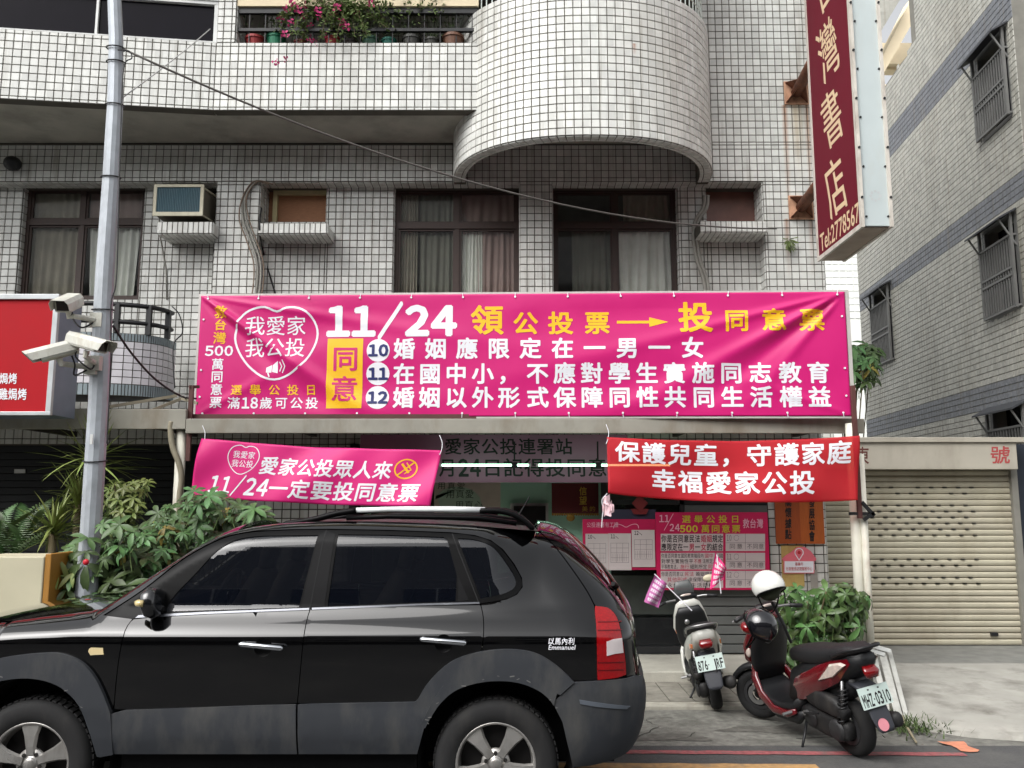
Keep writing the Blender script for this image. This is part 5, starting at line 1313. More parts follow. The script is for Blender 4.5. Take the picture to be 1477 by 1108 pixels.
rub = mat('tyre_rubber', (24, 24, 25), rough=.8, var=.2, scale=30, dirt=(60, 58, 54), dirtamt=.4, dscale=8)
alloy = mat('alloy', (178, 176, 172), rough=.3, metal=.7, var=.06, dirt=(110, 100, 90), dirtamt=.4, dscale=12)
YC = D0 + CW / 2
def densify(poly, st=.022):
    out = []
    for a, b in zip(poly, poly[1:] + poly[:1]):
        n = max(1, int(math.hypot(b[0] - a[0], b[1] - a[1]) / st))
        out += [(a[0] + (b[0] - a[0]) * i / n, a[1] + (b[1] - a[1]) * i / n) for i in range(n)]
    return out
def pip(pts, poly):
    x, y = pts[:, 0], pts[:, 1]; r = np.zeros(len(x), bool); n = len(poly)
    for i in range(n):
        x0, y0 = poly[i]; x1, y1 = poly[(i + 1) % n]
        if y0 == y1: continue
        c = ((y0 > y) != (y1 > y)) & (x < (x1 - x0) * (y - y0) / (y1 - y0) + x0); r ^= c
    return r
def region(name, outer, m, holes=(), off=0.0, parent=None, skirt=.02, st=.024, conv=True, mirror=True, label=None, offn=None):
    """a panel of the car's side: outline in the picture, laid on the curved side surface, with depth at its edges"""
    cv = (lambda q: [skin_pt(*p) for p in q]) if conv else (lambda q: list(q))
    def clean(q):
        o = [q[0]]
        for p in q[1:]:
            if math.hypot(p[0] - o[-1][0], p[1] - o[-1][1]) > .002: o.append(p)
        if math.hypot(o[0][0] - o[-1][0], o[0][1] - o[-1][1]) < .002: o.pop()
        return o
    loops = [densify(clean(cv(outer)))] + [densify(clean(cv(h))) for h in holes]
    vs = []; es = []
    for l in loops:
        b = len(vs); vs += l; es += [(b + i, b + (i + 1) % len(l)) for i in range(len(l))]
    L0 = np.array(loops[0]); xs = np.arange(L0[:, 0].min(), L0[:, 0].max(), st); zs = np.arange(L0[:, 1].min(), L0[:, 1].max(), st)
    gx_, gz_ = np.meshgrid(xs, zs); g = np.stack([gx_.ravel(), gz_.ravel()], 1)
    k = pip(g, loops[0])
    for l in loops[1:]: k &= ~pip(g, l)
    g = g[k]
    B = np.array(vs); 
    if len(g):
        dmin = np.min(np.hypot(g[:, None, 0] - B[None, :, 0], g[:, None, 1] - B[None, :, 1]), axis=1); g = g[dmin > st * .45]
    allv = [Vector(p) for p in vs] + [Vector((float(a), float(b))) for a, b in g]
    rv, re, rf, ov, oe, of_ = delaunay_2d_cdt(allv, es, [], 0, 1e-6)
    P2 = np.array([tuple(v) for v in rv]); cen = np.array([P2[list(f)].mean(axis=0) for f in rf])
    k = pip(cen, loops[0])
    for l in loops[1:]: k &= ~pip(cen, l)
    fc = [tuple(f) for f, q in zip(rf, k) if q]
    used = sorted({i for f in fc for i in f}); mp = {i: j for j, i in enumerate(used)}
    P2 = P2[used]; fc = [tuple(mp[i] for i in f) for f in fc]
    out = []; nrm = []
    for x, z in P2:
        n = Nrm(x, z); e_ = offn(x, z) if offn else off
        out.append(Vector((x, D0 + S_(x, z), z)) + n * e_); nrm.append(n)
    if offn:
        nn = []
        for (x, z) in P2:
            def pt(a, b): return Vector((a, D0 + S_(a, b), b)) + Nrm(a, b) * offn(a, b)
            e = .005; u = pt(x + e, z) - pt(x - e, z); v = pt(x, z + e) - pt(x, z - e); q = u.cross(v).normalized(); q = q if q.y < 0 else -q; nn.append(q)
        nrm = nn
    ff = []
    for f in fc:
        a, b, c = (out[i] for i in f); n = (b - a).cross(c - a); ff.append(f if n.dot(nrm[f[0]]) > 0 else tuple(reversed(f)))
    cnt = {}
    for f in ff:
        for a, b in zip(f, f[1:] + f[:1]): cnt[(a, b)] = 1
    bd = [(a, b) for (a, b) in cnt if (b, a) not in cnt]
    nb = len(out); V = list(out); Nn = list(nrm); sk = []; idx = {}
    for a, b in bd:
        for q in (a, b):
            pass
        i = len(V); V += [out[a], out[b], out[b] - nrm[b] * skirt, out[a] - nrm[a] * skirt]; sk.append((i, i + 3, i + 2, i + 1))
        sn = (V[i + 3] - V[i]).cross(V[i + 1] - V[i]).normalized(); Nn += [sn] * 4
    res = []
    for s in ((1, -1) if mirror else (1,)):
        if s == 1: VV, FF, NN = V, ff + sk, Nn
        else: VV = [Vector((v.x, 2 * YC - v.y, v.z)) for v in V]; FF = [tuple(reversed(f)) for f in ff + sk]; NN = [Vector((n.x, -n.y, n.z)) for n in Nn]
        me = bpy.data.meshes.new(name); pr = parent if s == 1 or parent is None or parent is car else (parent.get('_m') and bpy.data.objects[parent['_m']]) or car
        org = ORG[car.name]; me.from_pydata([tuple(v - org) for v in VV], [], FF); me.materials.append(m); me.shade_smooth()
        me.normals_split_custom_set_from_vertices([tuple(n) for n in NN])
        o = bpy.data.objects.new(name, me); C.objects.link(o); o.parent = pr or car; ORG[o.name] = org; res.append(o)
        if label: o['label'] = label
    return res[0]
topA = top_px
def seg(x0, x1): return [p for p in top_px if x0 <= p[0] <= x1]
# boundary curves traced from the photograph
belt_f = (147, 889); 
G_out = catmull([(149, 889), (206, 852), (258, 811.5), (295, 789), (324, 776), (345, 770.5), (368, 767)], 4) + catmull([(368, 767), (420, 764.5), (474, 764), (560, 765.5), (650, 769), (684, 773), (707, 780), (724, 793), (741, 815), (751.5, 834), (752.5, 846), (744, 857), (730, 863.5), (712, 867.5), (693, 870)], 4) + [(600, 871.5), (440, 878.5), (300, 884), (235, 888), (190, 892.5)]
cladt = catmull([(162, 1024), (240, 1021.5), (330, 1018.5), (427, 1015.5), (520, 1013.5), (598, 1012)], 3)
rarch = catmull([(598, 1012), (603, 1008), (613, 991), (627, 974), (645, 958), (667, 946.5), (700, 938.5), (738, 936), (771, 941), (797, 955), (815, 970), (827, 982)], 4)
farch = catmull([(-100, 1026), (-90, 998), (-70, 975), (-45, 961), (0, 949.5), (30, 944.5), (62, 941.5), (90, 942), (118, 953), (137, 972), (150, 996), (158, 1016), (162, 1026)], 4)
rin = catmull([(604, 1092), (607, 1068), (617, 1042), (636, 1013), (661, 993), (698, 982.5), (738, 982), (771, 992), (794, 1010), (809, 1039), (816, 1068), (824, 1096)], 4)
fin_ = catmull([(-88, 1096), (-83, 1062), (-68, 1030), (-45, 1004), (-12, 986), (24, 978), (60, 979), (92, 991), (117, 1016), (131, 1050), (143, 1088)], 4)
gap = 1.3
fd_front = catmull([(192, 893), (181, 910), (173, 945), (168, 985), (165, 1023)], 3)
def sh(c, dx, dy=0): return [(x + dx, y + dy) for x, y in c]
fd_rear = catmull([(447.5, 879), (443, 893), (438, 920), (434, 960), (429, 1014)], 3)
rd_rear = catmull([(693, 871), (697, 890), (697.5, 915), (695, 937)], 3)
# painted side panels
region('front_fender', seg(-185, 147) + [(149, 887.5), (190, 893)] + sh(fd_front, -gap)[:-1] + [(162.5, 1023)] + list(reversed(farch))[1:-1] + [(-182, 1030)], paint, parent=car)
fd = region('front_door', [(193, 893.5), (240, 889), (300, 886), (446, 880)] + sh(fd_rear, -gap * .5)[1:] + list(reversed([p for p in cladt if 167 < p[0] < 427])) + list(reversed(fd_front))[0:-1], paint, parent=car)
rdp = [p for p in rarch if p[0] < 694]
rd = region('rear_door', [(449, 880.5), (520, 876.5), (600, 873), (692, 871)] + sh(rd_rear, -gap * .5)[1:] + [(694.5, 939)] + list(reversed(rdp)) + list(reversed([p for p in cladt if 431 < p[0] < 597])) + list(reversed(sh(fd_rear, gap * .5))), paint, parent=car)
tg_gap = catmull([(778, 768), (800, 789), (825, 822), (846, 853), (857, 874)], 4)
tl_front = catmull([(857, 874.5), (860, 905), (861, 940), (861.6, 980.8)], 3)
upp = seg(147, 777)
region('quarter_panel', upp + tg_gap + tl_front[1:] + [(845, 981.5), (828, 981.5)] + [p for p in reversed(rarch) if 697 < p[0] < 826] + [(696.5, 938)] + list(reversed(sh(rd_rear, gap * .5))) + [(712, 869), (731, 864.8), (745.5, 858), (754, 847), (753, 833.5), (742.5, 814), (725.5, 792), (708, 779), (685, 771.8), (650, 767.7), (560, 764.3), (474, 762.8), (420, 763.3), (368, 765.6)] + [p for p in reversed(sh(catmull([(149, 889), (206, 852), (258, 811.5), (295, 789), (324, 776), (345, 770.5), (368, 767)], 4), -.6, -1.4))][1:], paint, parent=car)
# tail lamp and tailgate flank
tl_out = catmull([(858.3, 874.8), (868, 875.8), (879, 879), (890, 893), (897, 922), (901, 950), (902.5, 973)], 4)
tlm = mat('lamp_red', (150, 5, 12), rough=.18, var=.25, scale=70, coat=.6, spec=.4)
tl = region('tail_light', tl_out + [(890, 977.5), (861.8, 980.8)] + list(reversed(tl_front))[1:-1], tlm, off=.004, parent=car, label='red tail light with clear reversing lens')
region('reversing_lens', [(874.5, 925.5), (884, 922), (896, 920.5), (898, 941.5), (886, 943), (874.8, 946)], mat('lamp_clear', (216, 206, 206), rough=.08, coat=1), off=.008, parent=tl, skirt=.006, mirror=False)
for y0_ in (897, 909, 955, 966):
    region('lamp_divider', [(862, y0_), (896 + (y0_ > 940) * 3, y0_ - 1), (896 + (y0_ > 940) * 3, y0_ + .6), (862, y0_ + 1.6)], mat('lamp_red_dark', (96, 4, 10), rough=.3), off=.0055, parent=tl, skirt=.003, mirror=False)
region('tailgate_side', [p for p in rear_px if 775 < p[0] and p[1] < 976] + [(904, 976), (903.5, 973)] + list(reversed(sh(tl_out, 1.2, -.3)))[1:] + [(859, 873.5)] + list(reversed(sh(tg_gap, 1.6, -.4)))[1:], paint, parent=car, mirror=True)
# window surround and panes
glF = catmull([(236, 882), (252, 858), (280, 829), (308, 799), (330, 783), (352, 775.5), (380, 772.5)], 4) + [(459, 771.5), (431, 876)]
glR = [(488, 770.5), (560, 771.3), (640, 774.5), (645, 778), (659, 830), (657, 867.8), (560, 870.5), (472, 874.3)]
glQ = catmull([(660, 776.5), (676, 776.8), (694, 780.5), (713, 790), (729, 809), (742.5, 831), (744, 843.5), (734.5, 853), (716, 859), (693, 863.5)], 4)
glT = [(661.5, 833), (676, 865.2), (660.5, 867.5)]
ws = region('window_surround', G_out, trim, holes=[glF, glR, glQ], off=-.002, parent=car)
for n_, pl_ in (('front_pane', glF), ('rear_pane', glR), ('quarter_pane', glQ)): region(n_, pl_, cglass, off=-.007, parent=car, skirt=.003)
region('belt_strip', [(200, 888), (300, 883), (440, 877.5), (446, 877.3), (446, 880), (300, 886), (195, 892)], chrome if False else mat('belt_grey', (120, 122, 128), rough=.3, metal=.5), off=.004, parent=car, skirt=.005)
region('belt_strip', [(450, 877), (600, 871), (691, 868.5), (692, 871), (600, 873.5), (450, 880)], MATS['belt_grey'], off=.004, parent=car, skirt=.005)
for q in ((471, 764.5, 447, 877), (652.5, 770, 690, 868)):
    region('pillar_gap', [(q[0] - .8, q[1]), (q[0] + .8, q[1]), (q[2] + .8, q[3]), (q[2] - .8, q[3])], black_m, off=.0015, parent=car, skirt=.002)
region('pillar_trim', [(461, 771.5), (471, 765.5), (484, 770.5), (468, 874), (434, 876)], mat('pillar_grey', (14, 14, 16), rough=.5, spec=.15), off=.0005, parent=car, skirt=.002) 
region('pillar_trim', glT, MATS['pillar_grey'], off=.0005, parent=car, skirt=.002)
# cladding
cladb = 1085.5
def bulge(x, z): return .016 + .010 * math.sin(min(1, max(0, (z - .38) / .28)) * math.pi)
region('door_cladding', list([p for p in cladt if 163 < p[0] < 427]) + [(427.5, 1016), (429.5, cladb), (160, cladb), (156, 1060), (157, 1030)], clad, offn=bulge, parent=fd, skirt=.03)
region('door_cladding', [(430.5, 1016)] + [p for p in cladt if 431 < p[0] < 599] + [p for p in rarch if p[0] < 652][1:] + [(652, 978), (630, 1012), (614, 1042), (602, cladb), (432, cladb)], clad, offn=bulge, parent=rd, skirt=.03)
region('front_arch', farch + [(163.5, 1040), (166, cladb), (148, cladb + 3)] + list(reversed(fin_)), clad, off=.028, parent=car, skirt=.10)
region('rear_arch', [p for p in rarch if p[0] > 641] + [(828, 983), (808, 1001), (803, 999)] + [p for p in reversed(rin) if p[0] < 800 and not (p[0] < 640 and p[1] > 1050)] + [(608, 1041), (624, 1011), (640, 987)], clad, off=.028, parent=car, skirt=.10)
bmp = region('rear_bumper_corner', [(829, 983.5), (860, 982), (902, 978.5), (914, 974.5)] + [p for p in rear_px if p[1] > 974] + [(826, 1103), (818, 1070), (811, 1040), (797, 1012), (808, 1003)], clad, off=.02, parent=car, skirt=.06)
region('bumper_crease', [(835, 1008), (860, 1012), (905, 1017), (900, 1021), (858, 1018), (836, 1014)], mat('clad_light', (84, 90, 98), rough=.45), off=.026, parent=bmp, skirt=.006, mirror=False)
region('front_bumper_corner', [(-184, 1032), (-100, 1027), (-90, 1062), (-88, 1096), (-170, 1110)], clad, off=.02, parent=car, skirt=.06)
MB().box(pxd(170, 1086, 0)[0], pxd(600, 1086, 0)[0], D0 + .07, D0 + .2, .27, .42).build('sill', trim, car)
MB().box(pxd(170, 1086, 0)[0], pxd(600, 1086, 0)[0], YC + .7, YC + .83, .27, .42).build('sill', trim, car)
# small side fittings
def side_at(px, py, off=0.0):
    x, z = skin_pt(px, py); return Vector((x, D0 + S_(x, z), z)) + Nrm(x, z) * off
def handle(x0, x1, y0, y1, par):
    a, b = side_at(x0, y0 + 3, .045), side_at(x1, y1 - 3, .045); o = MB().tube([a, a.lerp(b, .05), a.lerp(b, .5), a.lerp(b, .95), b], [.009, .014, .015, .015, .009], 10).build('handle', chrome, par, smooth=True)
    c = side_at((x0 + x1) / 2, (y0 + y1) / 2 + 3, .001); MB().lathe([(.001, .0), (.045, .001), (.05, .004)], c, (0, -1, 0), 20).build('handle_recess', trim, par, smooth=True)
    for t in (.06, .94): q = a.lerp(b, t); MB().tube([q, q + Vector((0, .05, 0))], .012, 8).build('handle_mount', chrome, par)
handle(348, 411, 925, 937, fd); handle(607, 673, 920, 930, rd)
region('side_marker', [(129, 936), (132, 934), (149, 934.5), (150, 944), (131, 945), (128, 940)], mat('marker_amber', (214, 196, 150), rough=.15, coat=1), off=.006, parent=car, skirt=.008)
fcx = [(808 + 18 * math.cos(t), 931 + 20 * math.sin(t)) for t in np.linspace(0, 2 * math.pi, 28)[:-1]]; 
fl_o = region('fuel_flap', fcx, paint, off=.0025, parent=car, skirt=.004, mirror=False)
a = Ink(); a.row('以馬內利', 790, 920, 829, 930, .012, .1); a.fit('Emmanuel', 791, 930.5, 829, 937, .012, .15)
def deco(x, y, h=0.0):
    u, v = skin_pt(x, y); return Vector((u, D0 + S_(u, v), v)) + Nrm(u, v) * (h + .004)
a.build('decal', wht_m, car, deco)
# mirror
c = P(220, 868, D0 + .05); 
mir = MB(); mir.loft([(c.x + .03, c.y + .0, c.z - .085, .05, .02), (c.x + .015, c.y, c.z - .06, .09, .042), (c.x, c.y, c.z - .01, .105, .052), (c.x, c.y, c.z + .045, .095, .048), (c.x + .005, c.y, c.z + .075, .06, .026)], 20, 3.0); mir.build('door_mirror', mat('mirror_black', (16, 17, 20), rough=.2, coat=1), car, smooth=True)
mo = [x for x in car.children if x.name.startswith('door_mirror')][0]
MB().tube([P(228, 880, D0 + .06), P(238, 882, D0 + .14), P(240, 882, D0 + .2)], [.028, .026, .026], 10).build('mirror_arm', trim, mo, smooth=True)
MB().loft([(c.x - .085, c.y - .03, c.z + .0, .02, .012), (c.x - .055, c.y - .06, c.z + .0, .04, .020), (c.x - .01, c.y - .085, c.z + .0, .04, .020)], 12).build('indicator', mat('ind_amber', (206, 186, 130), rough=.15, coat=1), mo, smooth=True)
dd = MB().ball((c.x * -1 + 2 * c.x, 2 * YC - c.y, c.z), (.075, .10, .09)); dd.build('door_mirror', MATS['mirror_black'], car, smooth=True)
# ---- surfaces across the car, from one flank outline to the other
def cross(name, pts, m, crown=.05, n=14, parent=None, inset=0.0, end=0.0, smooth=True):
    rows = []
    for i, (x, z) in enumerate(pts):
        a, b = pts[max(i - 1, 0)], pts[min(i + 1, len(pts) - 1)]; t = Vector((b[0] - a[0], 0, b[1] - a[1])).normalized(); nn = Vector((-t.z, 0, t.x))
        y0 = D0 + Wz(z) + (.10 if not end else .26) - inset; y1 = 2 * YC - y0
        rows.append([Vector((x, y0 + (y1 - y0) * k / n, z)) + nn * (crown * (1 - abs(2 * k / n - 1) ** 2.4)) for k in range(n + 1)])
    vs = [p for r in rows for p in r]; w = n + 1
    b = MB(); b.add(vs, [(i * w + k, i * w + k + 1, (i + 1) * w + k + 1, (i + 1) * w + k) for i in range(len(rows) - 1) for k in range(n)])
    return b.build(name, m, parent or car, smooth=smooth)
st = SIL_T; xa = pxd(147, 879, .2)[0]; xw = pxd(345, 763, .35)[0]
cross('hood', [p for p in st if p[0] <= xa + .01], paint, .05)
cross('windscreen', [p for p in st if xa <= p[0] <= xw], cglass, .05)
cross('roof', [p for p in st if p[0] >= xw - .03], mat('roof_paint', (10, 10, 12), rough=.42, spec=.3, dirt=(60, 58, 54), dirtamt=.3), .004)
SR = SIL_R; rzz = lambda lo, hi: [p for p in SR if lo <= p[1] <= hi]
zr1 = max(p[1] for p in SR)
cross('rear_window', [SIL_T[-1]] + rzz(1.22, 2), cglass, .06, end=1)
cross('tailgate', rzz(.80, 1.25), paint, .06, end=1)
cross('rear_bumper', rzz(.2, .82), clad, .07, end=1)
MB().box(FX - .03, FX + .25, D0 + .4, 2 * YC - D0 - .4, .35, .95).build('front_bumper', clad, car, bevel=.05)
MB().box(FX - .05, FX - .02, D0 + .6, 2 * YC - D0 - .6, .70, .88).build('radiator_grille', trim, car)
for s in (1, -1):
    y = YC + s * .68; MB().ball((FX + .12, y, .86), (.14, .16, .09)).build('headlight', mat('lamp_lens', (200, 205, 210), rough=.05, coat=1), car, smooth=True)
# underbody and cabin
xf, xr_ = P(40.5, 1099.5, D0 + .02).x, P(715, 1101, D0 + .02).x
b = MB(); b.box(FX + .2, xr_ + .7, D0 + .42, 2 * YC - D0 - .42, .25, .75); b.box(xf + .47, xr_ - .47, D0 + .12, 2 * YC - D0 - .12, .28, .98); b.build('underbody', black_m, car)
for xc in (xf, xr_):
    for y0, y1 in ((D0 + .06, D0 + .42), (2 * YC - D0 - .42, 2 * YC - D0 - .06)):
        MB().lathe([(.435, y0), (.435, y1)], (xc, 0, .38), (0, 1, 0), 28).build('wheel_housing', black_m, car)
b = MB().box(FX + 1.3, xr_ + .45, D0 + .2, 2 * YC - D0 - .2, .95, 1.0); b.build('cabin_floor', black_m, car)
sm_ = mat('seat_fabric', (70, 66, 62), rough=.9)
for x in (P(360, 850, 5.5).x, P(560, 850, 5.6).x):
    for y in (D0 + .5, YC + .38):
        b = MB(); b.loft([(x - .1, y, 1.0, .22, .08), (x + .02, y, 1.15, .23, .07), (x + .12, y, 1.36, .2, .05)], 14); b.loft([(x + .12, y, 1.38, .12, .04), (x + .15, y, 1.5, .12, .045), (x + .16, y, 1.54, .08, .02)], 12); b.build('seat', sm_, car, smooth=True)
sw_ = P(325, 862, 5.5); t_ = Vector((-.9, 0, .35)).normalized(); u_ = Vector((.35, 0, .9)).normalized()
MB().tube([sw_ + (Y_ := Vector((0, 1, 0))) * .18 * math.cos(a) + u_ * .18 * math.sin(a) for a in np.linspace(0, 2 * math.pi, 25)], .014, 8).build('steering_wheel', black_m, car, smooth=True)
MB().box(P(210, 880, 5.5).x, P(255, 880, 5.5).x, D0 + .25, 2 * YC - D0 - .25, 1.05, 1.17).build('dashboard', black_m, car, bevel=.03)
# roof rails
for s in (0, 1):
    yy = D0 + .43 if s == 0 else 2 * YC - D0 - .43
    r_ = lambda x, y: tuple(P(x, y, D0 + .43)) if s == 0 else (P(x, y, D0 + .43).x, yy, P(x, y, D0 + .43).z)
    b = MB(); b.tube([r_(514, 736), r_(560, 735), r_(640, 735.2), r_(693, 736.5)], .016, 10); ro = b.build('roof_rail', mat('rail_silver', (222, 226, 226), rough=.5, metal=.1), car, smooth=True)
    MB().tube(catmull([r_(405, 757), r_(450, 750), r_(485, 741), r_(514, 736.5)], 4), [.008] + [.02] * 11 + [.019], 10).build('rail_end', trim, ro, smooth=True)
    MB().tube(catmull([r_(692, 737), r_(722, 737.5), r_(742, 743), r_(757, 752), r_(770, 764)], 4), [.017] + [.018] * 15 + [.01], 10).build('rail_end', trim, ro, smooth=True)
    MB().tube([r_(500, 747), r_(560, 745), r_(690, 747), r_(745, 755)], .016, 8).build('rail_base', trim, ro, smooth=True)
ant = P(749, 742, YC - .1); MB().tube([ant, P(764, 716, YC - .1)], [.006, .003], 6).build('antenna', black_m, car)
# wiper and spoiler
MB().bar(P(826, 792, YC), P(888, 842, YC), .02).build('rear_wiper', trim, car); MB().tube([P(884, 842, YC - .5), P(890, 846, YC - .45)], .015).build('wiper_cap', trim, car)
# wheels
def wheel(xc, yf, s, rot):
    """s = -1: outer face towards -y"""
    o = MB(); prof = [(.215, .0), (.235, -.012), (.262, -.020), (.305, -.018), (.330, -.004), (.343, .03), (.345, .08), (.343, .17), (.33, .2), (.23, .21)]
    c = Vector((xc, yf, .345)); ax = Vector((0, -s, 0))
    w = MB().lathe([(.222, .004), (.226, -.004), (.216, -.006), (.208, .004), (.200, .035), (.196, .09)], c, ax, 48).build('wheel', alloy, car, smooth=True)
    ty = MB().lathe([(r, h) for r, h in prof], c, ax, 48).build('tyre', rub, w, smooth=True)
    tb = MB()
    for k in range(60):
        a = k * math.pi / 30
        for h, dl in ((.045, .0), (.12, .05)):
            q = c + ax * h + Vector((math.cos(a + dl), 0, math.sin(a + dl))) * .3455; tb.obox(q, (math.cos(a + dl), 0, math.sin(a + dl)), (0, 1, 0), (-math.sin(a + dl), 0, math.cos(a + dl)), .004, .028, .012)
    t_o = tb.build('tread', rub, w); t_o['kind'] = 'stuff'
    MB().lathe([(.001, .085), (.2, .085)], c, ax, 32).build('brake_disc', mat('brake_dark', (34, 32, 32), rough=.5, metal=.5), w)
    for k in range(5):
        a = rot + k * 2 * math.pi / 5; d = Vector((math.cos(a), 0, math.sin(a))); p_ = Vector((-math.sin(a), 0, math.cos(a))); sp_ = MB()
        wi, wo = .026, .052
        prf = [(.045, wi + .004, .010), (.09, wi + .004, .004), (.15, wi + .014, .004), (.212, wo + .010, .010)]
        vs = []
        for r, hw, h in prf: vs += [c + d * r - p_ * hw + ax * (h + .012), c + d * r - p_ * (hw - .010) + ax * (h - .004), c + d * r + p_ * (hw - .010) + ax * (h - .004), c + d * r + p_ * hw + ax * (h + .012), c + d * r + ax * (h + .05)]
        fs = []
        for i in range(3):
            for j in range(5): fs.append((i * 5 + j, i * 5 + (j + 1) % 5, (i + 1) * 5 + (j + 1) % 5, (i + 1) * 5 + j))
        fs += [(0, 1, 2, 3, 4), (15, 19, 18, 17, 16)]
        sp_.add(vs, fs); sp_.build('spoke', alloy, w)
        n_ = c + Vector((math.cos(a + .63), 0, math.sin(a + .63))) * .057; MB().lathe([(.001, .0), (.011, .0), (.011, .03)], n_ + ax * .004, ax, 8).build('lug_nut', mat('nut_dark', (60, 58, 56), rough=.4, metal=.6), w)
    MB().lathe([(.001, -.004), (.028, -.003), (.034, .004), (.036, .010), (.078, .013), (.082, .03)], c, ax, 24).build('hub', alloy, w, smooth=True)
for xc, rot in ((xf, .36), (xr_, .98)): wheel(xc, D0 + .03, -1, rot); wheel(xc, 2 * YC - D0 - .03, 1, rot)

# scuffs where dirt and kerbs have rubbed the plastic arches
sc_ = MB()
for k in range(12):
    i = random.randint(6, len(rin) - 8); x, y = rin[i]; x += random.uniform(-1.5, 1.5); y -= random.uniform(1, 9)
    if y > 1075: continue
    q = side_at(x, y, .029); r_ = random.uniform(.002, .006); sc_.obox(q, (1, 0, random.uniform(-.6, .6)), (0, 1, 0), (0, 0, 1), r_ * 2.2, .0006, r_ * .5)
for k in range(10):
    i = random.randint(8, len(fin_) - 8); x, y = fin_[i]; y -= random.uniform(1, 9)
    if y > 1070 or x < 2: continue
    q = side_at(x, y, .029); r_ = random.uniform(.002, .005); sc_.obox(q, (1, 0, random.uniform(-.6, .6)), (0, 1, 0), (0, 0, 1), r_ * 2.2, .0006, r_ * .5)
q_ = sc_.build('arch_scuff', mat('scuff_grey', (110, 110, 108), rough=.9), car); q_['kind'] = 'stuff'
# ================================================================== SCOOTERS
seatm = mat('seat_vinyl', (26, 26, 28), rough=.55, var=.15, scale=40, bump=.15, bscale=200)
engm = mat('engine_black', (30, 30, 31), rough=.6, var=.2, scale=30, dirt=(80, 76, 70), dirtamt=.35, dscale=12)
tyrem = mat('scooter_tyre', (20, 20, 21), rough=.85, var=.2, scale=30, dirt=(56, 54, 50), dirtamt=.4, dscale=9)
steelm = mat('steel', (150, 150, 150), rough=.35, metal=.8)
platew = mat('plate_white', (196, 212, 206), rough=.4, var=.04)
amber = mat('lamp_orange', (214, 110, 40), rough=.15, coat=1)
clearl = mat('lamp_clear2', (206, 190, 180), rough=.12, coat=1, var=.2, scale=40)
tred = mat('lamp_red2', (120, 8, 14), rough=.12, coat=1)
def swheel(par, x, y0, z, r=.225, steer=0.0, spokes=3):
    c = Vector((x, y0, z)); ax = Vector((math.sin(steer), math.cos(steer), 0)); fw = Vector((math.cos(steer), -math.sin(steer), 0))
    w = MB(); w.lathe([(.105, -.05), (.135, -.048), (.140, -.03), (.140, .03), (.135, .048), (.105, .05)], c, ax, 32)
    for k in range(spokes):
        a = k * 2 * math.pi / spokes + .5; d = fw * math.cos(a) + Z_ * math.sin(a); w.bar(c + d * .02, c + d * .135, .03, .035, up=ax)
    w.lathe([(.001, -.05), (.035, -.05), (.035, .05), (.001, .05)], c, ax, 14)
    o = w.build('wheel', MATS.get('wheel_dark') or mat('wheel_dark', (58, 58, 60), rough=.45, metal=.4), par, local=True)
    MB().lathe([(.138, -.046), (.165, -.058), (.198, -.054), (.217, -.034), (r, 0), (.217, .034), (.198, .054), (.165, .058), (.138, .046)], c, ax, 40).build('tyre', tyrem, o, smooth=True, local=True)
    MB().lathe([(.05, .056), (.09, .056), (.09, .06), (.05, .06)], c, ax, 24).build('brake_disc', steelm, o, local=True)
    return o
